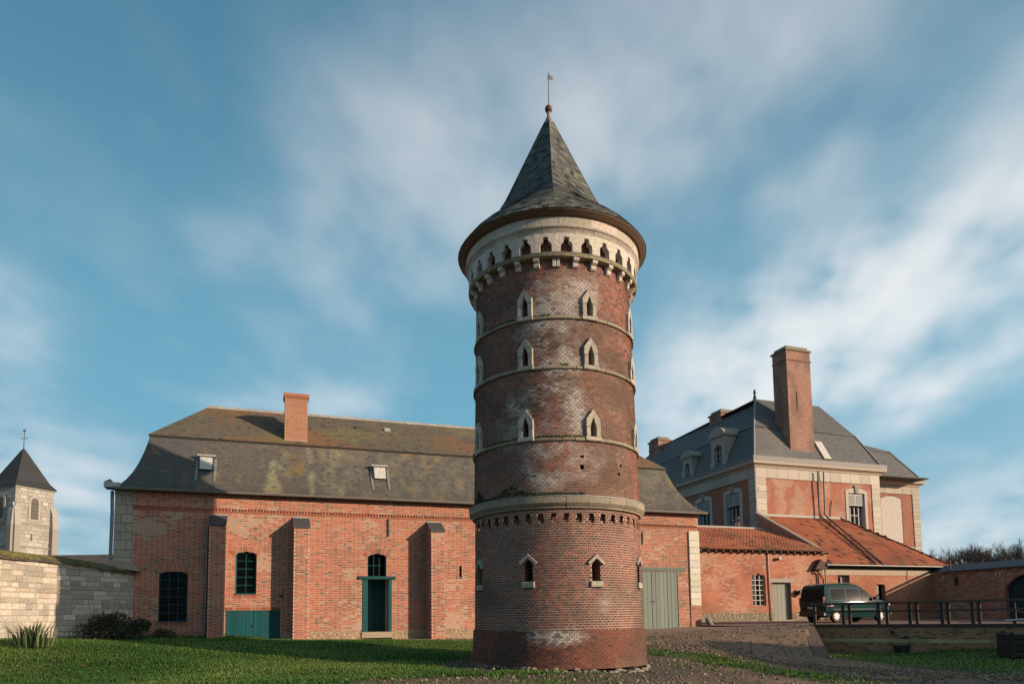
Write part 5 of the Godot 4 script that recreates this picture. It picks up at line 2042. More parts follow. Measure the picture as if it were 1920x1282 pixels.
func make_lean_to() -> void:
	var t := thing("lean_to", "brick lean-to with large hipped red pantile roof against the house", "lean-to", Vector3(41.0, 0.95, -4.0), true)
	var f := Fr.new(Vector3(0, 0, -4.0), Vector3(1, 0, 0), Vector3(0, 0, 1))
	var hA := {"u0": 37.5, "u1": 38.4, "y0": 3.02, "y1": 3.66}
	var hB := {"u0": 40.45, "u1": 41.15, "y0": 0.8, "y1": 3.15, "spring": 3.05}
	var front := sub(t, "front_wall")
	var oc := func(u, y):
		var c := old_brick(u, y)
		return c.lerp(Color(0.40, 0.13, 0.055), 0.35)
	brick_face(front, f, {"u0": 36.6, "u1": 46.0, "y0": 0.95, "y1": 3.66, "holes": [hA, hB], "color": oc, "mortar": Color(0.40, 0.22, 0.14), "proud": 0.004, "joint": 0.009})
	var b := Mb.new()
	reveal(b, f, hA, 0.35, Color(0.36, 0.20, 0.15))
	reveal(b, f, hB, 0.3, Color(0.34, 0.17, 0.12), false)
	part(front, "reveals", b, m.brick)
	b = Mb.new()
	fbox(b, f, 36.35, 46.0, 3.662, 3.97, -0.2, 0.02, Color(0.48, 0.38, 0.28))
	part(t, "plaster_band", b, m.plaster)
	b = Mb.new()
	fbox(b, f, 36.6, 46.0, 3.97, 4.30, -0.2, -0.02, Color(0.10, 0.07, 0.05))
	part(t, "wall_head", b, m.wood)
	glazing(t, f, {"u0": 37.62, "u1": 38.0, "y0": 3.1, "y1": 3.6}, 1, 1, -0.25, Color(0.40, 0.37, 0.34), 0.05)
	b = Mb.new()
	fbox(b, f, 37.45, 38.45, 2.95, 3.03, -0.3, 0.05, Color(0.45, 0.36, 0.30))
	fbox(b, f, 38.02, 38.4, 3.03, 3.66, -0.36, -0.28, Color(0.36, 0.24, 0.20))
	part(t, "window_sill", b, m.stone)
	b = Mb.new()
	fbox(b, f, 40.47, 40.8, 1.0, 3.05, -0.25, -0.18, Color(0.27, 0.25, 0.26))
	part(t, "door_leaf", b, m.old_paint)
	# side wall facing the outbuilding, with its raked verge
	var g := Fr.new(Vector3(36.6, 0, -10.0), Vector3(0, 0, 1), Vector3(-1, 0, 0))
	var rake := func(y): return Vector2(0.02, 5.95 if y < 5.0 else maxf(0.03, 5.95 - (y - 5.0) / 3.2 * 5.95))
	brick_face(sub(t, "side_wall"), g, {"u0": 0.0, "u1": 6.0, "y0": 3.6, "y1": 8.2, "edge": rake, "color": old_brick, "mortar": Color(0.42, 0.27, 0.19)})
	b = Mb.new()
	slab(b, g, [Vector2(0.0, 8.18), Vector2(5.95, 4.98), Vector2(6.0, 5.08), Vector2(0.0, 8.32)], -0.22, 0.06, Color(0.38, 0.30, 0.23), true)
	fbox(b, g, 0.0, 5.95, 3.6, 3.9, -0.20, -0.19, Color(0.4, 0.2, 0.14))
	slab(b, g, [Vector2(0.0, 3.9), Vector2(5.95, 3.9), Vector2(5.95, 4.98), Vector2(0.0, 8.18)], -0.20, -0.02, Color(0.42, 0.20, 0.14), true)
	part(t, "verge", b, m.mortar)
	b = Mb.new()
	fbox(b, f, 45.7, 46.0, 0.6, 4.2, -6.0, -0.2, Color(0.33, 0.13, 0.08))
	part(t, "far_side_wall", b, m.brick)
	var roof := sub(t, "roof")
	pantiles(roof, Vector3(36.84, 4.26, -3.68), Vector3(46.35, 4.26, -3.68), Vector3(36.84, 8.06, -10.0), Vector3(43.85, 8.06, -10.0), 0.225, 0.31, tile_color)
	pantiles(roof, Vector3(46.35, 4.26, -3.68), Vector3(46.35, 4.26, -10.0), Vector3(43.85, 8.06, -10.0), Vector3(43.86, 8.06, -10.02), 0.225, 0.31, tile_color)
	b = Mb.new()
	b.quad(Vector3(36.62, 4.23, -3.66), Vector3(46.33, 4.23, -3.66), Vector3(43.84, 8.03, -10.0), Vector3(36.62, 8.03, -10.0), Color(0.12, 0.08, 0.06))
	b.quad(Vector3(46.33, 4.23, -3.66), Vector3(46.33, 4.23, -10.0), Vector3(43.84, 8.03, -10.0), Vector3(43.84, 8.03, -9.99), Color(0.12, 0.08, 0.06))
	part(roof, "boarding", b, m.wood)
	b = Mb.new()
	tube(b, [Vector3(46.35, 4.30, -3.68), Vector3(43.86, 8.10, -9.98)], 0.09, 0.09, 7, Color(0.20, 0.07, 0.045))
	part(roof, "hip_tiles", b, m.tile)
	b = Mb.new()
	b.quad(Vector3(36.9, 8.03, -9.86), Vector3(43.9, 8.03, -9.86), Vector3(43.8, 8.22, -9.97), Vector3(36.9, 8.22, -9.97), Color(0.50, 0.44, 0.40))
	part(roof, "mortar_flashing", b, m.mortar)
	# gutter and pipes
	b = Mb.new()
	tube(b, [Vector3(36.35, 4.22, -3.60), Vector3(46.5, 4.20, -3.60)], 0.06, 0.06, 8, Color(0.16, 0.155, 0.15))
	part(t, "gutter", b, m.zinc)
	b = Mb.new()
	tube(b, [Vector3(36.40, 4.18, -3.62), Vector3(36.33, 3.9, -3.75), Vector3(36.5, 3.4, -3.9), Vector3(36.52, 0.95, -3.9)], 0.04, 0.04, 8, Color(0.34, 0.34, 0.33))
	part(t, "downpipe", b, m.zinc)
	b = Mb.new()
	# boxed eave end at the corner
	slab(b, f, [Vector2(35.55, 3.95), Vector2(36.34, 3.95), Vector2(36.34, 4.3), Vector2(36.0, 4.55)], 0.02, 0.35, Color(0.09, 0.05, 0.04), true)
	tube(b, [f.at(35.65, 3.95, 0.1), f.at(35.7, 3.75, 0.1), f.at(35.98, 3.7, 0.08), f.at(36.0, 3.0, 0.08), f.at(35.95, 1.0, 0.08)], 0.045, 0.045, 8, Color(0.19, 0.075, 0.055))
	part(t, "eave_box", b, m.wood)
	for k in 2:
		b = Mb.new()
		var du := 0.50 * k
		tube(b, [Vector3(41.82 + du, 11.35, -9.7), Vector3(41.83 + du, 8.35, -9.78), Vector3(41.75 + du, 8.16, -9.6), Vector3(40.15 + du * 1.1, 4.42, -3.75), Vector3(40.12 + du * 1.1, 4.25, -3.60)], 0.055, 0.055, 8, Color(0.055, 0.06, 0.06) if k == 0 else Color(0.10, 0.11, 0.11))
		part(t, "rain_pipe", b, m.zinc)


# ---------------------------------------------------------------- the house
func house_slate(p: Vector3) -> Color:
	var n := noise.get_noise_3d(p.x * 12, p.y * 12, p.z * 12)
	var c := Color(0.135, 0.138, 0.148).lerp(Color(0.185, 0.178, 0.175), rng.randf())
	return c.lerp(Color(0.26, 0.23, 0.20), clampf(n * 1.3, 0, 0.7))


func slope(owner: Node, called: String, a0: Vector3, a1: Vector3, b0: Vector3, b1: Vector3) -> void:
	var n := int(maxf(2.0, (b0 - a0).length() / 0.14))
	var lines := []
	for k in n + 1:
		var t := float(k) / n
		lines.append([a0.lerp(b0, t), a1.lerp(b1, t)])
	slate_rows(sub(owner, called), lines, 0.24, house_slate, 0.007)


func house_window(owner: Node, f: Fr, u0: float, u1: float, y0: float, y1: float) -> void:
	var w := sub(owner, "window")
	var pale := Color(0.50, 0.46, 0.41)
	var split := y1 - 0.95
	for s in [[u0 - 0.26, u0], [u1, u1 + 0.26]]:
		var b := Mb.new()
		stone(b, f, s[0], s[1], y0, y1 - 0.05, -0.2, 0.05, 0.012, vary(pale, 0.08))
		part(w, "jamb_stone", b, m.stone)
	var b := Mb.new()
	var h := {"u0": u0 - 0.26, "u1": u1 + 0.26, "y0": y1 - 0.05, "y1": y1 + 0.33, "spring": y1 + 0.1}
	slab(b, f, opening_outline(h), -0.2, 0.055, vary(pale, 0.08))
	part(w, "head_stone", b, m.stone)
	b = Mb.new()
	var c := (u0 + u1) / 2
	slab(b, f, [Vector2(c - 0.13, y1 - 0.05), Vector2(c + 0.13, y1 - 0.05), Vector2(c + 0.2, y1 + 0.5), Vector2(c - 0.2, y1 + 0.5)], 0.0, 0.13, Color(0.33, 0.27, 0.23))
	part(w, "keystone", b, m.stone)
	# louvred transom of two panels
	for k in 2:
		var a0 := lerpf(u0, u1, k / 2.0)
		var a1 := lerpf(u0, u1, (k + 1) / 2.0)
		b = Mb.new()
		fbox(b, f, a0 + 0.005, a1 - 0.005, split, y1 - 0.02, -0.12, -0.06, Color(0.40, 0.41, 0.42))
		var tr := part(w, "transom_shutter", b, m.paint)
		b = Mb.new()
		for j in 9:
			var y := lerpf(split + 0.1, y1 - 0.18, j / 9.0)
			fbox(b, f, a0 + 0.10, a1 - 0.10, y, y + 0.035, -0.058, -0.04, Color(0.27, 0.27, 0.29))
		part(tr, "louvre", b, m.paint)
	b = Mb.new()
	for a in [u0, u0 + 0.32, c - 0.04, u1 - 0.40, u1 - 0.06]:
		fbox(b, f, a, a + 0.07, y0, split - 0.1, -0.28, -0.22, Color(0.50, 0.51, 0.52))
	for y in [y0 + 0.7, y0 + 1.5]:
		fbox(b, f, u0 + 0.32, u1 - 0.33, y, y + 0.05, -0.27, -0.225, Color(0.50, 0.51, 0.52))
	part(w, "casement", b, m.paint)
	b = Mb.new()
	b.quad(f.at(u0, y0, -0.25), f.at(u1, y0, -0.25), f.at(u1, split, -0.25), f.at(u0, split, -0.25), Color.WHITE)
	part(w, "pane", b, m.glass)
	b = Mb.new()
	fbox(b, f, u0, u0 + 0.30, y0, split - 0.05, -0.44, -0.3, Color(0.42, 0.40, 0.42))
	fbox(b, f, u1 - 0.35, u1 - 0.06, y0, split - 0.05, -0.44, -0.3, Color(0.40, 0.41, 0.44))
	part(w, "curtain", b, m.plaster)


func band(owner: Node, called: String, f: Fr, u0: float, u1: float, y0: float, y1: float, d: float, tone: Color, l := 0.9) -> void:
	var n := int(maxf(1.0, round((u1 - u0) / l)))
	for k in n:
		var b := Mb.new()
		stone(b, f, lerpf(u0, u1, float(k) / n) + 0.003, lerpf(u0, u1, float(k + 1) / n) - 0.003, y0, y1, -0.2, d, 0.01, vary(tone, 0.12))
		part(owner, called, b, m.stone)


func cornice(owner: Node, f: Fr, u0: float, u1: float, y: float, tone: Color, mitre0: float, mitre1: float) -> void:
	# stone cornice with a lead gutter over it, mitred at the corners
	var pr := [Vector2(0.0, y), Vector2(0.10, y + 0.03), Vector2(0.12, y + 0.12), Vector2(0.26, y + 0.20), Vector2(0.36, y + 0.24), Vector2(0.38, y + 0.42)]
	var b := Mb.new()
	for k in pr.size() - 1:
		var p: Vector2 = pr[k]
		var q: Vector2 = pr[k + 1]
		b.quad(f.at(u0 - p.x * mitre0, p.y, p.x), f.at(u1 + p.x * mitre1, p.y, p.x), f.at(u1 + q.x * mitre1, q.y, q.x), f.at(u0 - q.x * mitre0, q.y, q.x), tone)
	part(owner, "cornice", b, m.stone)
	b = Mb.new()
	pr = [Vector2(0.385, y + 0.42), Vector2(0.40, y + 0.74), Vector2(0.30, y + 0.76), Vector2(-0.05, y + 0.76)]
	for k in pr.size() - 1:
		var p: Vector2 = pr[k]
		var q: Vector2 = pr[k + 1]
		b.quad(f.at(u0 - p.x * mitre0, p.y, p.x), f.at(u1 + p.x * mitre1, p.y, p.x), f.at(u1 + q.x * mitre1, q.y, q.x), f.at(u0 - q.x * mitre0, q.y, q.x), Color(0.17, 0.16, 0.165))
	part(owner, "lead_gutter", b, m.lead)


func brick_stack(owner: Node, u0: float, u1: float, w0: float, w1: float, y0: float, y1: float, col: Callable) -> void:
	var s := sub(owner, "chimney")
	for a in [[Vector3(u0, 0, w1), Vector3(1, 0, 0), Vector3(0, 0, 1), u1 - u0], [Vector3(u0, 0, w0), Vector3(0, 0, 1), Vector3(-1, 0, 0), w1 - w0], [Vector3(u1, 0, w1), Vector3(0, 0, -1), Vector3(1, 0, 0), w1 - w0]]:
		brick_face(s, Fr.new(a[0], a[1], a[2]), {"u0": 0.0, "u1": a[3], "y0": y0, "y1": y1, "color": col, "mortar": Color(0.36, 0.26, 0.2), "course": 0.085, "length": 0.25, "joint": 0.02, "proud": 0.006})
	var b := Mb.new()
	var f := Fr.new(Vector3(0, 0, 0), Vector3(1, 0, 0), Vector3(0, 0, 1))
	fbox(b, f, u0 - 0.06, u1 + 0.06, y1 - 0.75, y1 - 0.66, w0, w1 + 0.06, Color(0.30, 0.16, 0.11))
	fbox(b, f, u0 - 0.09, u1 + 0.09, y1, y1 + 0.12, w0 - 0.1, w1 + 0.09, Color(0.24, 0.20, 0.14))
	fbox(b, f, u0 + 0.10, u1 - 0.10, y1 + 0.12, y1 + 0.36, w0 + 0.1, w1 - 0.10, Color(0.27, 0.23, 0.17))
	part(s, "cap", b, m.stone)


func make_house() -> void:
	var t := thing("manor_house", "brick and pale stone manor house with blue slate mansard and tall chimneys", "house", Vector3(42.0, 0.95, -10.0), true)
	var f := Fr.new(Vector3(0, 0, -10.0), Vector3(1, 0, 0), Vector3(0, 0, 1))
	var g := Fr.new(Vector3(36.71, 0, 0), Vector3(0, 0, 1), Vector3(-1, 0, 0))
	var hb := Fr.new(Vector3(0, 0, -11.8), Vector3(1, 0, 0), Vector3(0, 0, 1))
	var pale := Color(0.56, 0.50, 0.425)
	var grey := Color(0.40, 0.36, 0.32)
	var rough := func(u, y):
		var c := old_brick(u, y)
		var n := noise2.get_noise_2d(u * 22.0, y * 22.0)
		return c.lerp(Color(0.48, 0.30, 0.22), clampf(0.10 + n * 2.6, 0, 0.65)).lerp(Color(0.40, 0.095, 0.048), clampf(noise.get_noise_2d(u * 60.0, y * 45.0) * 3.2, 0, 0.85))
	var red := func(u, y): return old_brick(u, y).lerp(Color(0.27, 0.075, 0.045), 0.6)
	# front
	var front := sub(t, "front_wall")
	brick_face(front, f, {"u0": 37.55, "u1": 46.9, "y0": 3.0, "y1": 10.7, "holes": [{"u0": 44.42, "u1": 46.45, "y0": 7.0, "y1": 10.2}], "color": rough, "mortar": Color(0.42, 0.30, 0.23), "proud": 0.005})
	quoins(t, f, 36.71, 37.55, 1.0, 10.7, 0.06, pale, 0.42, false)
	quoins(t, f, 46.9, 47.68, 1.0, 10.7, 0.06, pale, 0.42, false)
	band(t, "frieze_stone", f, 36.71, 47.68, 10.7, 11.40, 0.07, pale)
	cornice(t, f, 36.71, 47.75, 11.40, Color(0.50, 0.43, 0.345), 1.0, 1.0)
	house_window(t, f, 44.70, 46.18, 6.9, 10.05)
	# left side, in shade
	var left := sub(t, "side_wall")
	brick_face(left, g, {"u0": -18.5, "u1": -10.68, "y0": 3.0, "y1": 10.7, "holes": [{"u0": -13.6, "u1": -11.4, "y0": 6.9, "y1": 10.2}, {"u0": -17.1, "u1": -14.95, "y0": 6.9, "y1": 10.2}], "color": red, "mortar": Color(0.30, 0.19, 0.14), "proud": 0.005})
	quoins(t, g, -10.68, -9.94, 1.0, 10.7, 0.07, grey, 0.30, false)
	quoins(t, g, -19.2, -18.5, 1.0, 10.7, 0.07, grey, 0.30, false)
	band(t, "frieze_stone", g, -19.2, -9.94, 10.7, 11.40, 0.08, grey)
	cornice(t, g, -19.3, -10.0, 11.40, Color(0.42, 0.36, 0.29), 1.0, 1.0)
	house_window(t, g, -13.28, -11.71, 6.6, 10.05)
	house_window(t, g, -16.85, -15.22, 6.6, 10.05)
	# set-back bay at the right
	var bay := sub(t, "bay_wall")
	brick_face(bay, hb, {"u0": 47.6, "u1": 52.9, "y0": 3.0, "y1": 10.55, "holes": [{"u0": 49.72, "u1": 51.82, "y0": 6.72, "y1": 10.4, "spring": 10.15}], "color": red, "mortar": Color(0.34, 0.2, 0.14), "proud": 0.005})
	quoins(t, hb, 52.9, 53.63, 1.0, 10.55, 0.06, Color(0.46, 0.41, 0.33), 0.3, false)
	band(t, "frieze_stone", hb, 47.6, 53.63, 10.55, 11.15, 0.07, Color(0.46, 0.41, 0.34))
	cornice(t, hb, 47.6, 53.63, 11.15, Color(0.46, 0.40, 0.32), 0.0, 1.0)
	var b := Mb.new()
	slab(b, hb, opening_outline({"u0": 49.74, "u1": 51.80, "y0": 6.74, "y1": 10.38, "spring": 10.14}), -0.1, -0.02, Color(0.55, 0.50, 0.47))
	part(t, "blind_window", b, m.plaster)
	b = Mb.new()
	fbox(b, hb, 49.4, 52.9, 6.1, 6.45, -0.1, 0.05, Color(0.46, 0.40, 0.33))
	part(t, "plinth_band", b, m.stone)
	# plain walls behind
	b = Mb.new()
	var z := Fr.new(Vector3.ZERO, Vector3(1, 0, 0), Vector3(0, 0, 1))
	fbox(b, z, 36.9, 47.6, 0.6, 3.0, -19.0, -10.05, Color(0.33, 0.13, 0.08))
	fbox(b, z, 47.3, 47.6, 0.6, 11.4, -19.0, -10.25, Color(0.33, 0.13, 0.08))
	fbox(b, z, 47.62, 53.55, 0.6, 3.0, -19.0, -11.85, Color(0.33, 0.13, 0.08))
	fbox(b, z, 53.2, 53.5, 0.6, 11.3, -30.0, -12.05, Color(0.33, 0.13, 0.08))
	fbox(b, z, 38.6, 53.2, 0.6, 11.9, -32.0, -31.7, Color(0.33, 0.13, 0.08))
	fbox(b, z, 38.6, 38.9, 0.6, 12.4, -31.7, -19.25, Color(0.38, 0.33, 0.28))
	fbox(b, z, 37.0, 53.0, 11.5, 11.6, -31.0, -10.3, Color(0.1, 0.1, 0.1))
	part(t, "plain_walls", b, m.brick)
	# mansard roofs
	var roof := sub(t, "roof")
	slope(roof, "front_mansard", Vector3(36.75, 12.10, -10.05), Vector3(48.0, 12.10, -10.05), Vector3(38.1, 14.78, -11.6), Vector3(47.2, 14.78, -11.6))
	slope(roof, "side_mansard", Vector3(36.75, 12.10, -19.2), Vector3(36.75, 12.10, -10.05), Vector3(38.1, 14.78, -18.5), Vector3(38.1, 14.78, -11.6))
	slope(roof, "far_end_mansard", Vector3(48.0, 12.10, -10.05), Vector3(48.0, 12.10, -19.2), Vector3(47.2, 14.78, -11.6), Vector3(47.2, 14.78, -18.5))
	slope(roof, "front_upper_slope", Vector3(38.02, 14.76, -11.5), Vector3(47.25, 14.72, -11.5), Vector3(40.3, 17.75, -14.1), Vector3(46.4, 17.2, -14.3))
	slope(roof, "side_upper_slope", Vector3(38.02, 14.76, -31.0), Vector3(38.02, 14.76, -11.5), Vector3(40.7, 17.5, -29.0), Vector3(40.3, 17.75, -14.1))
	slope(roof, "far_upper_slope", Vector3(47.25, 14.72, -11.5), Vector3(47.25, 14.72, -31.0), Vector3(46.4, 17.2, -14.3), Vector3(46.4, 17.2, -29.0))
	slope(roof, "rear_mansard", Vector3(37.5, 12.3, -31.5), Vector3(37.5, 12.3, -18.8), Vector3(38.06, 14.77, -31.0), Vector3(38.06, 14.77, -18.3))
	slope(roof, "bay_mansard", Vector3(47.0, 11.86, -11.85), Vector3(54.0, 11.86, -11.85), Vector3(47.0, 14.25, -13.2), Vector3(52.35, 14.25, -13.2))
	slope(roof, "bay_end_mansard", Vector3(54.0, 11.86, -11.85), Vector3(54.0, 11.86, -30.0), Vector3(52.35, 14.25, -13.2), Vector3(52.35, 14.25, -29.0))
	slope(roof, "bay_upper_slope", Vector3(47.0, 14.24, -13.1), Vector3(52.45, 14.24, -13.1), Vector3(46.0, 16.6, -17.0), Vector3(47.6, 16.2, -17.0))
	slope(roof, "bay_end_upper_slope", Vector3(52.45, 14.24, -13.1), Vector3(52.45, 14.24, -29.0), Vector3(47.6, 16.2, -17.0), Vector3(47.6, 16.2, -28.0))
	b = Mb.new()
	b.quad(Vector3(40.3, 17.74, -14.1), Vector3(46.4, 17.19, -14.3), Vector3(46.4, 17.19, -29.0), Vector3(40.7, 17.49, -29.0), Color(0.12, 0.12, 0.13))
	part(roof, "top_deck", b, m.lead)
	b = Mb.new()
	tube(b, [Vector3(36.72, 12.15, -10.02), Vector3(38.08, 14.8, -11.58), Vector3(40.3, 17.78, -14.08)], 0.07, 0.07, 6, Color(0.33, 0.31, 0.32))
	tube(b, [Vector3(48.03, 12.15, -10.02), Vector3(47.22, 14.8, -11.58)], 0.06, 0.06, 6, Color(0.36, 0.35, 0.35))
	tube(b, [Vector3(54.0, 11.9, -11.83), Vector3(52.38, 14.28, -13.18)], 0.04, 0.04, 6, Color(0.30, 0.29, 0.29))
	tube(b, [Vector3(38.06, 14.80, -31.0), Vector3(38.06, 14.80, -11.56), Vector3(47.24, 14.76, -11.56)], 0.045, 0.045, 6, Color(0.20, 0.20, 0.22))
	tube(b, [Vector3(47.3, 14.27, -13.16), Vector3(52.4, 14.27, -13.16)], 0.04, 0.04, 6, Color(0.28, 0.28, 0.28))
	part(roof, "lead_hips", b, m.lead)
	b = Mb.new()
	lathe(b, Vector3(40.3, 0, -14.1), [Vector2(0.16, 17.6), Vector2(0.10, 18.0), Vector2(0.05, 18.15), Vector2(0.14, 18.22), Vector2(0.05, 18.3), Vector2(0.10, 18.42), Vector2(0.0, 18.5)], -PI, PI, 10, Color(0.05, 0.065, 0.065))
	part(roof, "finial", b, m.lead)
	b = Mb.new()
	var sk := Fr.new(Vector3(42.85, 12.35, -10.05), Vector3(0.96, 0, 0), Vector3(0, 0.5, 0.86))
	b.quad(Vector3(42.9, 12.42, -10.12), Vector3(43.55, 12.42, -10.12), Vector3(43.5, 13.9, -10.98), Vector3(42.85, 13.9, -10.98), Color(0.62, 0.58, 0.53))
	b.quad(Vector3(42.82, 12.36, -10.14), Vector3(43.63, 12.36, -10.14), Vector3(43.58, 13.98, -11.06), Vector3(42.77, 13.98, -11.06), Color(0.10, 0.09, 0.09))
	part(roof, "roof_light", b, m.plaster)
	var stack_col := func(u, y): return Color(0.34, 0.16, 0.115).lerp(Color(0.47, 0.25, 0.185), rng.randf()).lerp(Color(0.20, 0.10, 0.08), clampf(noise.get_noise_2d(u * 45, y * 30) * 2.2 + 0.1, 0, 0.75))
	brick_stack(t, 40.30, 42.42, -12.0, -10.55, 12.0, 20.3, stack_col)
	b = Mb.new()
	fbox(b, Fr.new(Vector3(0, 0, -10.55), Vector3(1, 0, 0), Vector3(0, 0, 1)), 41.05, 41.09, 15.9, 17.3, 0.004, 0.04, Color(0.02, 0.018, 0.016))
	part(t, "chimney_anchor", b, m.iron)
	brick_stack(t, 40.5, 41.9, -20.2, -18.6, 15.5, 18.0, stack_col)
	brick_stack(t, 39.6, 40.9, -28.6, -26.9, 14.8, 17.7, stack_col)
	brick_stack(t, 46.0, 47.2, -18.8, -17.4, 15.5, 19.3, stack_col)
	# stone dormers on the side slope
	for wz in [[-15.35, -13.2, 1.0], [-19.0, -17.6, 0.75]]:
		var d := sub(t, "dormer")
		var c: float = (wz[0] + wz[1]) / 2
		var hw: float = 0.80 * wz[2]
		var top: float = 14.55 if wz[2] == 1.0 else 13.9
		var ho := {"u0": c - 0.45 * wz[2], "u1": c + 0.45 * wz[2], "y0": 12.45, "y1": 14.0 * (1.0 if wz[2] == 1.0 else 0.965), "spring": 13.75 * (1.0 if wz[2] == 1.0 else 0.965)}
		var gg := Fr.new(Vector3(36.95, 0, 0), Vector3(0, 0, 1), Vector3(-1, 0, 0))
		for s in [-1.0, 1.0]:
			b = Mb.new()
			var o := [Vector2(ho.u1, 12.3), Vector2(c + hw + 0.22, 12.3), Vector2(c + hw + 0.22, 12.65), Vector2(c + hw + 0.02, 13.0), Vector2(c + hw, 13.75), Vector2(c + hw + 0.06, top), Vector2(c, top), Vector2(c, ho.y1), Vector2(ho.u1, ho.spring)]
			for k in o.size():
				o[k] = Vector2(c + (o[k].x - c) * s, o[k].y)
			if Geometry2D.is_polygon_clockwise(PackedVector2Array(o)):
				o.reverse()
			slab(b, gg, o, -1.2, 0.06, Color(0.40, 0.355, 0.31))
			part(d, "jamb_stone", b, m.stone)
		b = Mb.new()
		slab(b, gg, opening_outline({"u0": c - hw - 0.2, "u1": c + hw + 0.2, "y0": top, "y1": top + 0.75 * wz[2], "spring": top + 0.12}), -1.4, 0.18, Color(0.38, 0.33, 0.28))
		part(d, "pediment", b, m.stone)
		glazing(d, gg, ho, 2, 3, -0.1, Color(0.48, 0.48, 0.47), 0.07, 0.05)
	# an anchor and a small fixture on the front
	b = Mb.new()
	tube(b, [f.at(43.15, 9.4, 0.05), f.at(43.0, 8.6, 0.06), f.at(42.98, 8.2, 0.05)], 0.025, 0.025, 6, Color(0.05, 0.03, 0.025))
	part(t, "wall_anchor", b, m.iron)


# ---------------------------------------------------------------- terrace, retaining wall, railing, boundary wall
func deck_height(u: float, w: float) -> float:
	return 0.885 + 0.0115 * (5.5 - w) - 0.06 * (1.0 - smoothstep(25.0, 28.5, u))


func make_terrace() -> void:
	var poly := [Vector2(25.0, 0.4), Vector2(24.9, 2.0), Vector2(25.2, 4.0), Vector2(25.65, 6.35), Vector2(26.2, 6.0), Vector2(26.55, 5.6), Vector2(29.5, 11.4), Vector2(33.0, 18.0), Vector2(45.2, 18.0), Vector2(45.2, -4.1), Vector2(25.0, -4.1)]
	var flat := PackedVector2Array()
	for k in poly.size():
		for s in 6:
			flat.append(poly[k].lerp(poly[(k + 1) % poly.size()], s / 6.0))
	var b := Mb.new()
	var idx := Geometry2D.triangulate_polygon(flat)
	for k in range(0, idx.size(), 3):
		var p := []
		for j in 3:
			var q: Vector2 = flat[idx[k + j]]
			p.append(place(q.x, deck_height(q.x, q.y), q.y))
		if (p[1] - p[0]).cross(p[2] - p[0]).y < 0:
			p = [p[0], p[2], p[1]]
		b.tri(p[0], p[1], p[2], Color(0.20, 0.105, 0.075))
	setting("terrace", b, m.gravel)


func make_retaining_wall() -> void:
	var p0 := Vector3(12.30, 0, -29.18)
	var ux := Vector3(0.7262, 0, 0.6875)
	var n := Vector3(-0.6875, 0, 0.7262)
	var t := thing("retaining_wall", "low brick retaining wall with mossy stone band below the wooden railing", "wall", p0 + ux * 5.0 + Vector3(0, -0.3, 0))
	var f := Fr.new(p0, ux, n)
	var col := func(u, y):
		var c := Color(0.34, 0.15, 0.09).lerp(Color(0.44, 0.25, 0.14), rng.randf())
		if rng.randf() < 0.25:
			c = Color(0.18, 0.09, 0.06)
		if rng.randf() < 0.15:
			c = c.lerp(Color(0.26, 0.22, 0.08), 0.6)
		return c
	brick_face(t, f, {"u0": 0.0, "u1": 11.5, "y0": -0.6, "y1": 0.20, "color": col, "mortar": Color(0.40, 0.33, 0.22), "course": 0.072})
	brick_face(t, f, {"u0": 0.0, "u1": 11.5, "y0": 0.36, "y1": 0.80, "color": col, "mortar": Color(0.40, 0.33, 0.22), "course": 0.072})
	var u := 0.0
	while u < 11.4:
		var l := rng.randf_range(0.5, 0.9)
		var b := Mb.new()
		stone(b, f, u + 0.005, minf(u + l, 11.5) - 0.005, 0.205, 0.355, -0.2, 0.012, 0.012, vary(Color(0.42, 0.38, 0.20), 0.3))
		part(t, "band_stone", b, m.stone)
		u += l
	var b := Mb.new()
	fbox(b, f, -0.05, 11.5, 0.80, 0.915, -0.35, 0.05, Color(0.06, 0.045, 0.038))
	part(t, "kerb", b, m.wood)
	b = Mb.new()
	fbox(b, f, 0.0, 11.5, -0.6, 0.79, -0.4, -0.02, Color(0.2, 0.13, 0.1))
	part(t, "core", b, m.mortar)
	for q in [[3.1, 0.60, 0.07], [3.55, 0.42, 0.06], [6.6, 0.62, 0.06]]:
		b = Mb.new()
		tube(b, [f.at(q[0], q[1], 0.0), f.at(q[0], q[1], 0.16)], q[2], q[2], 9, Color(0.03, 0.028, 0.027))
		part(t, "drain_spout", b, m.iron)
	# the ramp's sloping side wall
	var c := thing("ramp_wall", "sloping brown stone coping beside the gravel ramp", "wall", Vector3(11.3, 0, -26.6))
	var A := Vector3(12.06, 0, -29.25)
	var dir := Vector3(10.83 - 12.06, 0, -24.75 + 29.25)
	var L := dir.length()
	dir /= L
	var side := Vector3(-dir.z, 0, dir.x) * -1.0
	var g := Fr.new(A, dir, side)
	b = Mb.new()
	slab(b, g, [Vector2(0.0, -0.7), Vector2(L - 0.05, -0.7), Vector2(L - 0.05, -0.20), Vector2(1.2, 0.84), Vector2(0.0, 0.86)], -0.16, 0.16, Color(0.20, 0.12, 0.085), true)
	part(c, "wall", b, m.brick)
	var cuts := [0.0, 1.2, 2.35, 3.5, L]
	for k in 4:
		b = Mb.new()
		var hy := func(x): return 0.88 if x < 1.2 else lerpf(0.88, -0.17, (x - 1.2) / (L - 1.2))
		var a: float = cuts[k] + 0.006
		var e: float = cuts[k + 1] - 0.006
		slab(b, g, [Vector2(a, hy.call(a) - 0.06), Vector2(e, hy.call(e) - 0.06), Vector2(e, hy.call(e)), Vector2(a, hy.call(a))], -0.24, 0.22, vary(Color(0.155, 0.095, 0.072), 0.12), true)
		part(c, "coping_slab", b, m.stone)


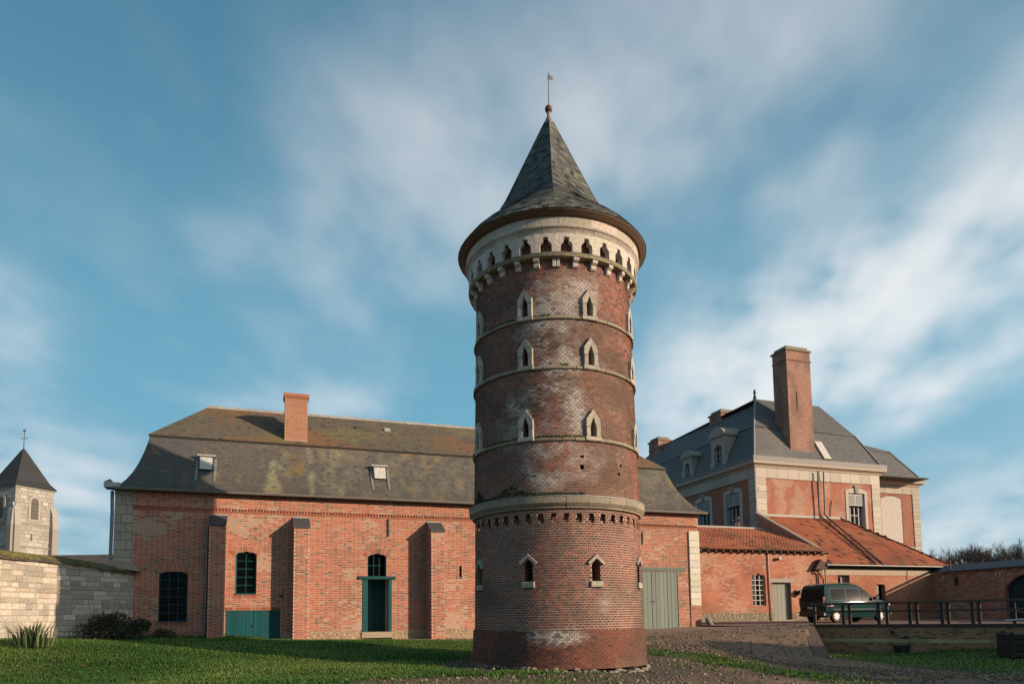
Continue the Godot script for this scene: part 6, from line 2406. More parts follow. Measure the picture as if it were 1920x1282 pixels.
func make_railing() -> void:
	var t := thing("railing", "dark weathered wooden post and rail fence along the terrace edge", "railing", Vector3(14.5, 0.9, -27.5))
	var spots := [[12.55, -29.30], [13.37, -28.51], [13.55, -28.34], [14.33, -27.60], [14.55, -27.40], [15.12, -26.85], [15.30, -26.69], [15.90, -26.12], [16.05, -25.98], [16.60, -25.45], [16.75, -25.31], [17.5, -24.6], [18.2, -23.93]]
	var ux := Vector3(0.7262, 0, 0.6875)
	var n := Vector3(-0.6875, 0, 0.7262)
	for p in spots:
		var b := Mb.new()
		stone(b, Fr.new(Vector3(p[0], 0, p[1]), ux, n), -0.055, 0.055, 0.88, 1.70, -0.05, 0.05, 0.01, vary(Color(0.045, 0.034, 0.029), 0.15))
		part(t, "post", b, m.wood)
	var a := Vector3(12.42, 0, -29.42)
	for y in [[1.70, 1.775, 0.075], [1.38, 1.45, 0.03]]:
		for s in [[0.0, 4.1], [4.1, 8.6]]:
			var b := Mb.new()
			stone(b, Fr.new(a, ux, n), s[0] + 0.005, s[1] - 0.005, y[0], y[1], -y[2], y[2] + 0.02, 0.012, vary(Color(0.085, 0.068, 0.055), 0.15))
			part(t, "rail", b, m.wood)


func make_boundary_wall() -> void:
	var t := thing("boundary_wall", "shaded old brick yard wall with dark metal coping and arched gate", "wall", Vector3(45.0, 0.85, 4.0), true)
	var f := Fr.new(Vector3(45.0, 0, 0), Vector3(0, 0, 1), Vector3(-1, 0, 0))
	var h := {"u0": 0.62, "u1": 3.6, "y0": 0.5, "y1": 3.45, "spring": 2.7}
	var col := func(u, y):
		var c := old_brick(u, y)
		if rng.randf() < 0.2:
			c = Color(0.20, 0.11, 0.08)
		if rng.randf() < 0.04:
			c = Color(0.34, 0.27, 0.2)
		return c
	brick_face(t, f, {"u0": -5.7, "u1": 14.0, "y0": 0.75, "y1": 3.80, "holes": [h], "color": col, "mortar": Color(0.40, 0.30, 0.22)})
	var b := Mb.new()
	reveal(b, f, h, 0.4, Color(0.38, 0.17, 0.11), false)
	part(t, "reveal", b, m.brick)
	b = Mb.new()
	fbox(b, f, -5.7, 14.0, 0.5, 3.8, -0.45, -0.41, Color(0.25, 0.12, 0.08))
	part(t, "rear_face", b, m.brick)
	brick_arch(t, f, h, 0.22, col, "gate_arch")
	for k in 10:
		b = Mb.new()
		stone(b, f, 0.64 + k * 0.296, 0.64 + k * 0.296 + 0.288, 0.9, 3.44, -0.35, -0.28, 0.006, vary(Color(0.018, 0.05, 0.05), 0.15))
		part(t, "gate_plank", b, m.paint)
	var x := -5.7
	while x < 13.9:
		b = Mb.new()
		slab(b, Fr.new(f.at(x + 0.004, 0, 0), Vector3(-1, 0, 0), Vector3(0, 0, 1)), [Vector2(-0.75, 4.22), Vector2(0.22, 3.79), Vector2(0.24, 3.82), Vector2(0.24, 3.87), Vector2(-0.75, 4.30)] , 0.0, 0.972, vary(Color(0.06, 0.075, 0.10), 0.06), true)
		part(t, "coping_sheet", b, m.lead)
		x += 0.98
	b = Mb.new()
	tube(b, [f.at(-2.4, 3.6, 0.06), f.at(-2.38, 3.9, 0.3), f.at(-2.40, 4.55, 0.3)], 0.03, 0.03, 7, Color(0.24, 0.10, 0.06))
	fbox(b, f, -2.35, -2.2, 3.0, 3.5, 0.02, 0.12, Color(0.02, 0.02, 0.022))
	part(t, "service_pipe", b, m.iron)
	for q in [-3.1, 0.2, 0.45]:
		b = Mb.new()
		boulder(b, f.at(q, 3.48, 0.07), Vector3(0.06, 0.10, 0.06), Color(0.45, 0.38, 0.34), 4, 7)
		part(t, "insulator", b, m.plastic)
	# an unseen building added beyond the frame to shade the lower lawn
	var s := thing("added_shade_shed", "unseen brick shed added past the right side to shade the lawn", "shed", Vector3(50.0, 0.0, 40.0), true)
	var z := Fr.new(Vector3.ZERO, Vector3(1, 0, 0), Vector3(0, 0, 1))
	b = Mb.new()
	fbox(b, z, 47.0, 56.0, -0.5, 7.2, 34.6, 53.0, Color(0.3, 0.13, 0.085))
	part(s, "wall", b, m.brick)
	b = Mb.new()
	slab(b, Fr.new(Vector3(0, 0, 34.3), Vector3(1, 0, 0), Vector3(0, 0, 1)), [Vector2(46.6, 7.1), Vector2(56.4, 7.1), Vector2(51.5, 11.2)], 0.0, 19.6, Color(0.11, 0.105, 0.105), true)
	part(s, "roof", b, m.slate)
	b = Mb.new()
	fbox(b, z, 46.93, 46.999, -0.4, 3.6, 36.0, 40.0, Color(0.05, 0.09, 0.08))
	part(s, "door", b, m.paint)


# ---------------------------------------------------------------- the van
const VAN := Vector3(32.02, 0.925, 1.98)


func van_half(y: float) -> float:
	if y < 0.9:
		return lerpf(0.80, 0.845, clampf((y - 0.25) / 0.45, 0, 1))
	return lerpf(0.845, 0.69, clampf((y - 0.95) / 0.85, 0, 1))


func van_at(x: float, y: float, z: float) -> Vector3:
	return VAN + Vector3(x, y, z)


func van_side(b: Mb, pts: Array, s: float, off: float, col: Color) -> void:
	# an outline laid on the body side (s = 1 towards the viewer), following its slope
	var flat := PackedVector2Array(pts)
	var idx := Geometry2D.triangulate_polygon(flat)
	for k in range(0, idx.size(), 3):
		var q := []
		for j in 3:
			var p := flat[idx[k + j]]
			q.append(van_at(p.x, p.y, s * (van_half(p.y) + off)))
		var nn: Vector3 = (q[1] - q[0]).cross(q[2] - q[0])
		if nn.z * s < 0:
			q = [q[0], q[2], q[1]]
		b.tri(q[0], q[1], q[2], col)


func make_van() -> void:
	var t := thing("van", "dark green high-roofed small van parked behind the railing", "van", VAN, true)
	var green := Color(0.003, 0.026, 0.026)
	var rw := -1.32
	var fw := 1.36
	# outline of the body from the rear sill up, over the roof and down the nose
	var top := [Vector2(-2.0, 0.30), Vector2(-2.05, 0.55), Vector2(-2.05, 0.95), Vector2(-2.04, 1.10), Vector2(-2.0, 1.54), Vector2(-1.95, 1.72), Vector2(-1.83, 1.81), Vector2(-1.2, 1.85), Vector2(-0.2, 1.84), Vector2(0.12, 1.80), Vector2(0.36, 1.70), Vector2(1.10, 1.14), Vector2(1.50, 1.05), Vector2(1.85, 0.94), Vector2(2.02, 0.76), Vector2(2.06, 0.52), Vector2(2.02, 0.28)]
	var body := Mb.new()
	var inner := []
	for k in top.size():
		var a: Vector2 = top[maxi(0, k - 1)]
		var c: Vector2 = top[mini(top.size() - 1, k + 1)]
		var d := (c - a).normalized()
		inner.append(top[k] + Vector2(d.y, -d.x) * 0.055)
	for k in top.size() - 1:
		for s in [-1.0, 1.0]:
			var p: Vector2 = top[k]
			var q: Vector2 = top[k + 1]
			var pi: Vector2 = inner[k]
			var qi: Vector2 = inner[k + 1]
			var A := van_at(p.x, p.y, s * (van_half(p.y) - 0.07))
			var B := van_at(q.x, q.y, s * (van_half(q.y) - 0.07))
			var C := van_at(qi.x, qi.y, s * van_half(qi.y))
			var D := van_at(pi.x, pi.y, s * van_half(pi.y))
			if s > 0:
				body.quad(D, C, B, A, green)
			else:
				body.quad(A, B, C, D, green)
		var P: Vector2 = top[k]
		var Q: Vector2 = top[k + 1]
		body.quad(van_at(P.x, P.y, van_half(P.y) - 0.07), van_at(Q.x, Q.y, van_half(Q.y) - 0.07), van_at(Q.x, Q.y, -van_half(Q.y) + 0.07), van_at(P.x, P.y, -van_half(P.y) + 0.07), green)
	var low := []
	var high := []
	for p in inner:
		if p.y < 0.97:
			low.append(p)
	# lower side: up the nose, along the waist, down the tail, then the sill with both wheel arches
	var tail := []
	var nose := []
	for p in low:
		if p.x < 0:
			tail.append(p)
		else:
			nose.append(p)
	var side := []
	for p in tail:
		side.append(p)
	side.append(Vector2(-1.98, 0.97))
	side.append(Vector2(1.62, 0.97))
	for p in nose:
		side.append(p)
	side.append(Vector2(fw + 0.37, 0.27))
	for k in 11:
		var a := PI * k / 10.0
		side.append(Vector2(fw + 0.37 * cos(a), 0.29 + 0.38 * sin(a)))
	side.append(Vector2(fw - 0.37, 0.25))
	side.append(Vector2(rw + 0.37, 0.25))
	for k in 11:
		var a := PI * k / 10.0
		side.append(Vector2(rw + 0.37 * cos(a), 0.29 + 0.38 * sin(a)))
	side.append(Vector2(rw - 0.37, 0.28))
	var up := [Vector2(-1.98, 0.97), Vector2(1.62, 0.97)]
	for k in range(inner.size() - 1, -1, -1):
		if inner[k].y >= 0.97 and inner[k].x < 1.6:
			up.append(inner[k])
	for s in [-1.0, 1.0]:
		van_side(body, side, s, 0.0, green)
		van_side(body, up, s, 0.0, green)
	body.quad(van_at(-2.0, 0.28, -0.8), van_at(2.0, 0.28, -0.8), van_at(2.0, 0.28, 0.8), van_at(-2.0, 0.28, 0.8), Color(0.01, 0.01, 0.01))
	part(t, "body", body, m.car_paint)
	# glass
	for s in [-1.0, 1.0]:
		for w in [["side_window", [Vector2(-1.62, 1.07), Vector2(-0.72, 1.05), Vector2(-0.72, 1.60), Vector2(-1.55, 1.60), Vector2(-1.63, 1.52)]], ["side_window", [Vector2(-0.66, 1.05), Vector2(0.10, 1.04), Vector2(0.14, 1.12), Vector2(0.12, 1.60), Vector2(-0.66, 1.60)]], ["front_door_window", [Vector2(0.22, 1.04), Vector2(1.00, 1.05), Vector2(0.98, 1.10), Vector2(0.40, 1.54), Vector2(0.22, 1.60)]]]:
			var fb := Mb.new()
			var c := Vector2.ZERO
			for p in w[1]:
				c += p / w[1].size()
			var o := []
			for p in w[1]:
				o.append(p + (p - c).normalized() * 0.045)
			van_side(fb, o, s, 0.004, Color(0.05, 0.10, 0.10) if w[0] == "side_window" else Color(0.02, 0.03, 0.03))
			var pt := part(t, w[0], fb, m.car_paint)
			fb = Mb.new()
			van_side(fb, w[1], s, 0.008, Color(0.02, 0.022, 0.025))
			part(pt, "pane", fb, m.car_glass)
	var b := Mb.new()
	b.quad(van_at(-2.062, 1.06, 0.64), van_at(-2.062, 1.06, -0.64), van_at(-2.008, 1.58, -0.60), van_at(-2.008, 1.58, 0.60), Color(0.015, 0.017, 0.018))
	part(t, "rear_window", b, m.car_glass)
	b = Mb.new()
	b.quad(van_at(1.06, 1.17, 0.70), van_at(0.40, 1.67, 0.60), van_at(0.40, 1.67, -0.60), van_at(1.06, 1.17, -0.70), Color(0.015, 0.017, 0.018))
	for k in 4:
		b.v[k] += Vector3(0.012, 0.014, 0)
	part(t, "windscreen", b, m.car_glass)
	# wheels
	for x in [rw, fw]:
		for s in [-1.0, 1.0]:
			var wh := sub(t, "wheel")
			b = Mb.new()
			var prof := [Vector2(0.20, -0.09), Vector2(0.285, -0.095), Vector2(0.31, -0.07), Vector2(0.312, 0.07), Vector2(0.285, 0.095), Vector2(0.20, 0.085)]
			var o := van_at(x, 0.312, s * 0.73)
			for k in 28:
				var a := TAU * k / 28.0
				var e := TAU * (k + 1) / 28.0
				for j in prof.size() - 1:
					var p: Vector2 = prof[j]
					var q: Vector2 = prof[j + 1]
					b.quad(o + Vector3(cos(a) * p.x, sin(a) * p.x, p.y), o + Vector3(cos(e) * p.x, sin(e) * p.x, p.y), o + Vector3(cos(e) * q.x, sin(e) * q.x, q.y), o + Vector3(cos(a) * q.x, sin(a) * q.x, q.y), Color(0.012, 0.012, 0.012))
			part(wh, "tyre", b, m.rubber)
			b = Mb.new()
			var zz: float = s * 0.065
			for k in 8:
				var a := TAU * (k + 0.5) / 8.0
				var d := Vector3(cos(a), sin(a), 0)
				var e := Vector3(-sin(a), cos(a), 0)
				var P := [o + d * 0.04 - e * 0.022 + Vector3(0, 0, zz), o + d * 0.195 - e * 0.045 + Vector3(0, 0, zz), o + d * 0.195 + e * 0.045 + Vector3(0, 0, zz), o + d * 0.04 + e * 0.022 + Vector3(0, 0, zz)]
				if s < 0:
					P.reverse()
				b.quad(P[0], P[1], P[2], P[3], Color(0.30, 0.30, 0.31))
			tube(b, [o + Vector3(0, 0, zz - s * 0.03), o + Vector3(0, 0, zz + s * 0.012)], 0.05, 0.045, 12, Color(0.5, 0.5, 0.5))
			part(wh, "rim", b, m.alloy)
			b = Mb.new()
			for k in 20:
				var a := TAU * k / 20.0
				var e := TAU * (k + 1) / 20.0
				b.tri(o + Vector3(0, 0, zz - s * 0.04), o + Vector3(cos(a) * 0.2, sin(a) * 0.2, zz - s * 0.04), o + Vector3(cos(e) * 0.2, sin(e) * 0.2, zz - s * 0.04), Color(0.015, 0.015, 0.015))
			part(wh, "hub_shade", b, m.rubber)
	# inner arches, bumpers, lamps, rails, mirrors, handles
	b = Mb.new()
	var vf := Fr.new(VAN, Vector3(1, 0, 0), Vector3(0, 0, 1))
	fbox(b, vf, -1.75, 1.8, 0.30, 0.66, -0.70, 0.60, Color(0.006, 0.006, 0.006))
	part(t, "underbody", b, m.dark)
	for x in [[-2.10, -1.96], [1.98, 2.10]]:
		b = Mb.new()
		stone(b, vf, x[0], x[1], 0.32, 0.56, -0.80, 0.80, 0.03, Color(0.012, 0.016, 0.017))
		part(t, "bumper", b, m.plastic)
	for s in [-1.0, 1.0]:
		b = Mb.new()
		fbox(b, vf, -2.065, -1.99, 0.80, 1.22, minf(s * 0.70, s * 0.80), maxf(s * 0.70, s * 0.80), Color(0.10, 0.012, 0.01))
		part(t, "tail_lamp", b, m.plastic)
		b = Mb.new()
		fbox(b, vf, 1.80, 1.985, 0.70, 0.88, minf(s * 0.52, s * 0.78), maxf(s * 0.52, s * 0.78), Color(0.40, 0.40, 0.39))
		part(t, "headlamp", b, m.alloy)
		b = Mb.new()
		tube(b, [van_at(-1.6, 1.865, s * 0.60), van_at(-1.5, 1.89, s * 0.60), van_at(-0.1, 1.88, s * 0.60), van_at(0.1, 1.85, s * 0.60)], 0.02, 0.02, 6, Color(0.012, 0.012, 0.012))
		part(t, "roof_rail", b, m.plastic)
		b = Mb.new()
		boulder(b, van_at(0.9, 1.14, s * 0.95), Vector3(0.07, 0.09, 0.10), Color(0.012, 0.018, 0.018), 5, 8)
		part(t, "mirror", b, m.plastic)
		b = Mb.new()
		van_side(b, [Vector2(-1.6, 0.60), Vector2(1.0, 0.60), Vector2(1.0, 0.66), Vector2(-1.6, 0.66)], s, 0.010, Color(0.006, 0.035, 0.037))
		part(t, "rubbing_strip", b, m.plastic)
		for x in [-0.69, 0.19, 1.02]:
			b = Mb.new()
			van_side(b, [Vector2(x - 0.006, 0.34), Vector2(x + 0.006, 0.34), Vector2(x + 0.006, 1.0), Vector2(x - 0.006, 1.0)], s, 0.002, Color(0.002, 0.008, 0.008))
			part(t, "door_seam", b, m.dark)
		for x in [-0.45, 0.36]:
			b = Mb.new()
			van_side(b, [Vector2(x - 0.09, 0.90), Vector2(x + 0.09, 0.90), Vector2(x + 0.09, 0.94), Vector2(x - 0.09, 0.94)], s, 0.016, Color(0.012, 0.05, 0.05))
			part(t, "door_handle", b, m.plastic)
	b = Mb.new()
	van_side(b, [Vector2(-1.72, 0.76), Vector2(-1.62, 0.76), Vector2(-1.62, 0.84), Vector2(-1.72, 0.84)], 1.0, 0.006, Color(0.42, 0.05, 0.04))
	van_side(b, [Vector2(-1.60, 0.77), Vector2(-1.54, 0.77), Vector2(-1.54, 0.83), Vector2(-1.60, 0.83)], 1.0, 0.006, Color(0.40, 0.28, 0.26))
	van_side(b, [Vector2(-1.92, 0.77), Vector2(-1.78, 0.77), Vector2(-1.78, 0.795), Vector2(-1.92, 0.795)], 1.0, 0.006, Color(0.16, 0.07, 0.06))
	var bd := part(t, "badge", b, m.plastic)
	bd.set_meta("label", "small red and pale sticker on the rear flank")
	b = Mb.new()
	tube(b, [van_at(-2.07, 1.10, 0.0), van_at(-2.04, 1.22, 0.25), van_at(-2.01, 1.30, 0.45)], 0.012, 0.008, 5, Color(0.01, 0.01, 0.01))
	part(t, "rear_wiper", b, m.plastic)
	b = Mb.new()
	fbox(b, vf, -2.075, -2.05, 0.66, 0.77, -0.26, 0.26, Color(0.30, 0.29, 0.24))
	part(t, "number_plate", b, m.plastic)


# ---------------------------------------------------------------- small things by the retaining wall
func make_small_things() -> void:
	var y := func(x, z): return height(x, z)
	var t := thing("jerrycan", "white plastic container standing on grass before the retaining wall", "container", Vector3(16.03, y.call(16.03, -25.85), -25.85))
	var b := Mb.new()
	var f := Fr.new(base, Vector3(0.7262, 0, 0.6875), Vector3(-0.6875, 0, 0.7262))
	stone(b, f, -0.15, 0.15, 0.0, 0.36, -0.10, 0.10, 0.025, Color(0.46, 0.45, 0.42))
	part(t, "body", b, m.plastic)
	b = Mb.new()
	tube(b, [f.at(-0.05, 0.36, 0.0), f.at(-0.05, 0.41, 0.0)], 0.04, 0.04, 10, Color(0.40, 0.40, 0.38))
	part(t, "cap", b, m.plastic)
	t = thing("jerrycan", "yellow plastic canister beside the white container", "container", Vector3(16.38, y.call(16.38, -25.6), -25.6))
	b = Mb.new()
	f = Fr.new(base, Vector3(0.7262, 0, 0.6875), Vector3(-0.6875, 0, 0.7262))
	slab(b, f, [Vector2(-0.13, 0.0), Vector2(0.13, 0.0), Vector2(0.13, 0.33), Vector2(0.05, 0.41), Vector2(-0.10, 0.41), Vector2(-0.13, 0.36)], -0.09, 0.09, Color(0.36, 0.27, 0.015), true)
	part(t, "body", b, m.plastic)
	b = Mb.new()
	tube(b, [f.at(-0.06, 0.41, 0.0), f.at(-0.06, 0.46, 0.0)], 0.035, 0.035, 10, Color(0.05, 0.05, 0.02))
	tube(b, [f.at(0.0, 0.40, 0.0), f.at(0.03, 0.46, 0.0), f.at(0.09, 0.45, 0.0), f.at(0.10, 0.36, 0.0)], 0.018, 0.018, 7, Color(0.34, 0.26, 0.015))
	part(t, "cap_and_handle", b, m.plastic)
	t = thing("tub", "dark blue plastic tub tipped against the retaining wall", "tub", Vector3(14.75, y.call(14.75, -26.85), -26.85))
	b = Mb.new()
	lathe(b, base, [Vector2(0.0, 0.0), Vector2(0.24, 0.0), Vector2(0.30, 0.30), Vector2(0.33, 0.31), Vector2(0.29, 0.31), Vector2(0.23, 0.03), Vector2(0.0, 0.03)], -PI, PI, 20, Color(0.012, 0.025, 0.035))
	part(t, "body", b, m.plastic)
	t = thing("planter", "large black square planter box at the lawn's right edge", "planter", Vector3(16.2, y.call(16.2, -22.4), -22.4))
	f = Fr.new(base, Vector3(0.98, 0, 0.2), Vector3(-0.2, 0, 0.98))
	for k in 4:
		b = Mb.new()
		stone(b, f, -0.55, 0.85, 0.02 + k * 0.185, 0.19 + k * 0.185, -0.6, 0.45, 0.015, vary(Color(0.022, 0.018, 0.016), 0.2))
		part(t, "side_board", b, m.wood)
	b = Mb.new()
	for u in [-0.58, 0.83]:
		fbox(b, f, u, u + 0.07, 0.0, 0.80, 0.42, 0.49, Color(0.018, 0.015, 0.013))
	part(t, "corner_post", b, m.wood)
	t = thing("garden_hose", "orange hose trailing over the railing at right", "hose", Vector3(16.3, 0.95, -25.5))
	b = Mb.new()
	tube(b, [Vector3(16.3, 0.96, -25.9), Vector3(16.6, 0.97, -25.6), Vector3(17.0, 1.10, -25.2), Vector3(17.3, 1.25, -24.8), Vector3(17.45, 1.40, -24.5), Vector3(17.6, 1.25, -24.2), Vector3(17.7, 1.0, -23.9), Vector3(17.8, 0.9, -23.6)], 0.014, 0.014, 7, Color(0.33, 0.10, 0.04))
	part(t, "tube", b, m.plastic)
	t = thing("plastic_pipe", "pale plastic pipe lying over the terrace edge", "pipe", Vector3(17.4, 1.0, -24.3))
	b = Mb.new()
	tube(b, [Vector3(17.1, 1.02, -24.5), Vector3(17.4, 1.05, -24.2), Vector3(18.0, 1.06, -23.7)], 0.035, 0.035, 8, Color(0.42, 0.40, 0.38))
	part(t, "tube", b, m.plastic)


# ---------------------------------------------------------------- plants
func leafy(b: Mb, c: Vector3, r: Vector3, count: int, size: float, cols: Array) -> void:
	for k in count:
		var d := Vector3(rng.randf_range(-1, 1), rng.randf_range(-1, 1), rng.randf_range(-1, 1))
		if d.length() > 1.0 or d.length() < 0.05:
			continue
		var p := c + d * r * (1.0 + 0.35 * noise.get_noise_3d(d.x * 110 + c.x * 50, d.y * 110, d.z * 110))
		var dir := (d + Vector3(rng.randf_range(-1, 1), rng.randf_range(-0.2, 1.2), rng.randf_range(-1, 1))).normalized()
		var s := dir.cross(Vector3(rng.randf_range(-1, 1), rng.randf_range(-1, 1), rng.randf_range(-1, 1))).normalized() * size * 0.32
		var l := dir * size * rng.randf_range(0.6, 1.3)
		b.quad(p, p + l * 0.5 + s, p + l, p + l * 0.5 - s, vary(cols[rng.randi() % cols.size()], 0.35))


func make_plants() -> void:
	var t := thing("bush", "dark leafy rambling bush growing against the pale stone wall", "bush", Vector3(-13.45, 0.75, -23.6))
	var b := Mb.new()
	var cl := [Color(0.018, 0.032, 0.013), Color(0.028, 0.042, 0.018), Color(0.045, 0.05, 0.02), Color(0.04, 0.028, 0.015)]
	for q in [[-0.75, 0.25, 0.1, 0.55], [-0.2, 0.35, 0.0, 0.62], [0.35, 0.3, 0.0, 0.55], [0.8, 0.22, 0.1, 0.5], [-0.35, 0.62, -0.1, 0.42], [0.1, 0.66, -0.1, 0.4], [0.9, 0.5, -0.1, 0.3]]:
		leafy(b, base + Vector3(q[0], q[1], q[2]), Vector3(q[3], q[3] * 0.7, 0.42), 1500, 0.075, cl)
	part(t, "foliage", b, m.leaf)
	b = Mb.new()
	for k in 38:
		var a := rng.randf() * TAU
		var o := base + Vector3(rng.randf_range(-0.8, 0.9), 0.0, rng.randf_range(-0.2, 0.2))
		var l := rng.randf_range(0.6, 1.35)
		tube(b, [o, o + Vector3(cos(a) * 0.12, l * 0.6, sin(a) * 0.12), o + Vector3(cos(a) * 0.45, l, sin(a) * 0.3)], 0.010, 0.003, 4, Color(0.10, 0.07, 0.05))
	part(t, "stem", b, m.bark)
	t = thing("iris_clump", "clump of long green sword-shaped leaves before the stone wall", "plant", Vector3(-13.35, 0.72, -19.55))
	for k in 110:
		b = Mb.new()
		var a := rng.randf() * TAU
		var rr := rng.randf() * 0.5
		var o := base + Vector3(cos(a) * rr * 1.3, 0, sin(a) * rr * 0.8)
		var out := Vector3(cos(a), 0, sin(a)) * rng.randf_range(0.1, 0.45)
		var h := rng.randf_range(0.45, 0.85)
		var s := Vector3(-sin(a), 0, cos(a)) * 0.018
		var c := vary(Color(0.045, 0.075, 0.026).lerp(Color(0.09, 0.12, 0.05), rng.randf()), 0.25)
		var p1 := o + Vector3(0, h * 0.6, 0) + out * 0.3
		var p2 := o + Vector3(0, h * rng.randf_range(0.75, 1.0), 0) + out
		b.quad(o - s, o + s, p1 + s, p1 - s, c)
		b.tri(p1 - s, p1 + s, p2, c)
		part(t, "leaf", b, m.leaf)
	t = thing("bush", "small dark shrub under the large dark barn window", "bush", place(1.78, 0.68, 0.45))
	b = Mb.new()
	leafy(b, base + Vector3(0, 0.18, 0), Vector3(0.42, 0.26, 0.28), 1700, 0.06, [Color(0.02, 0.028, 0.014), Color(0.03, 0.032, 0.02)])
	part(t, "foliage", b, m.leaf)
	b = Mb.new()
	for k in 9:
		var a := rng.randf() * TAU
		tube(b, [base, base + Vector3(cos(a) * 0.2, 0.3, sin(a) * 0.15)], 0.008, 0.004, 4, Color(0.06, 0.045, 0.03))
	part(t, "stem", b, m.bark)


func twig(b: Mb, a: Vector3, c: Vector3, r: float, col: Color) -> void:
	var d := (c - a).normalized()
	var s := d.cross(Vector3.UP).normalized() * r
	var u := d.cross(s).normalized() * r
	b.quad(a - s, a + s, c + s * 0.4, c - s * 0.4, col)
	b.quad(a - u, a + u, c + u * 0.4, c - u * 0.4, col)


func branch(b: Mb, a: Vector3, dir: Vector3, l: float, r: float, depth: int, col: Color) -> void:
	var mid := a + dir * l * 0.55 + Vector3(rng.randf_range(-1, 1), rng.randf_range(-0.3, 0.6), rng.randf_range(-1, 1)) * l * 0.08
	var c := mid + (dir + Vector3(rng.randf_range(-0.3, 0.3), rng.randf_range(0, 0.3), rng.randf_range(-0.3, 0.3))).normalized() * l * 0.5
	twig(b, a, mid, r, col)
	twig(b, mid, c, r * 0.75, col)
	if depth == 0:
		return
	var n := 5 if depth > 1 else 7
	for k in n:
		var t := rng.randf_range(0.35, 1.0)
		var o := a.lerp(c, t)
		var nd := (dir + Vector3(rng.randf_range(-1, 1), rng.randf_range(-0.15, 0.8), rng.randf_range(-1, 1)) * 0.95).normalized()
		branch(b, o, nd, l * rng.randf_range(0.5, 0.72), r * 0.55, depth - 1, col)


func make_trees() -> void:
	var spots := [
		[70.5, -118.0, 13.4, "slender bare tree just right of the manor house corner"],
		[76.5, -135.0, 11.8, "small bare tree in the dip of the far wood"],
		[80.0, -126.0, 11.4, "bare winter tree at the left of the far wood, before the dip"],
		[85.5, -132.0, 14.6, "broad bare tree in the middle of the far wood"],
		[91.0, -134.0, 15.6, "tall bare tree third from the frame edge in the far wood"],
		[96.5, -136.0, 16.4, "tall bare tree second from the frame edge in the far wood"],
		[101.5, -137.0, 16.0, "bare tree at the frame edge of the far wood"],
		[88.0, -120.0, 12.6, "lower bare tree standing before the far wood"],
		[90.0, -140.0, 15.8, "tall bare tree at the back in the middle of the far wood"],
		[99.0, -144.0, 17.2, "tall bare tree at the back by the frame edge"],
		[75.0, -112.0, 9.6, "low bare tree behind the rusty beech"],
		[82.5, -118.0, 11.0, "stubby bare tree standing before the far wood's left part"],
		[94.5, -124.0, 13.4, "grey bare tree standing before the far wood's right part"]]
	for q in spots:
		var t := thing("bare_tree", q[3], "tree", Vector3(q[0], 0.3, q[1]), false, "bare trees behind the yard wall")
		var col := Color(0.13, 0.10, 0.085) * rng.randf_range(0.8, 1.2)
		var b := Mb.new()
		var h: float = q[2] * 0.96
		tube(b, [base, base + Vector3(0.1, h * 0.25, 0), base + Vector3(-0.1, h * 0.5, 0.1)], 0.32, 0.2, 7, col)
		part(t, "trunk", b, m.bark)
		b = Mb.new()
		for k in 13:
			var a := TAU * k / 13.0 + rng.randf()
			var y := h * rng.randf_range(0.25, 0.52)
			branch(b, base + Vector3(0, y, 0), Vector3(cos(a) * rng.randf_range(0.4, 0.9), rng.randf_range(0.6, 1.1), sin(a) * 0.7).normalized(), h * rng.randf_range(0.22, 0.30), 0.13, 3, col)
		part(t, "crown", b, m.bark)
	# a beech that still holds its brown leaves, and a hedge of undergrowth
	var t := thing("beech_tree", "low beech still holding rusty brown leaves behind the yard wall", "tree", Vector3(68.0, 0.3, -105.0))
	var b := Mb.new()
	tube(b, [base, base + Vector3(0, 4.0, 0)], 0.25, 0.15, 7, Color(0.12, 0.09, 0.07))
	part(t, "trunk", b, m.bark)
	b = Mb.new()
	for q in [[-2.5, 6.0, 2.4], [0.0, 6.6, 2.6], [2.8, 6.3, 2.5], [5.0, 5.6, 2.2], [1.5, 4.2, 3.0]]:
		leafy(b, base + Vector3(q[0], q[1], 0), Vector3(q[2], q[2] * 0.75, q[2]), 1600, 0.32, [Color(0.16, 0.075, 0.045), Color(0.20, 0.10, 0.055), Color(0.10, 0.06, 0.04)])
	part(t, "crown", b, m.leaf)
	var u := Mb.new()
	for k in 26:
		leafy(u, Vector3(64.0 + k * 1.8, 5.0 + 1.4 * sin(k * 1.3), -116.0 - 10.0 * rng.randf()), Vector3(2.2, 4.2, 2.0), 620, 0.34, [Color(0.085, 0.065, 0.05), Color(0.11, 0.085, 0.06), Color(0.06, 0.055, 0.04)])
	var o := setting("undergrowth", u, m.leaf, "stuff")


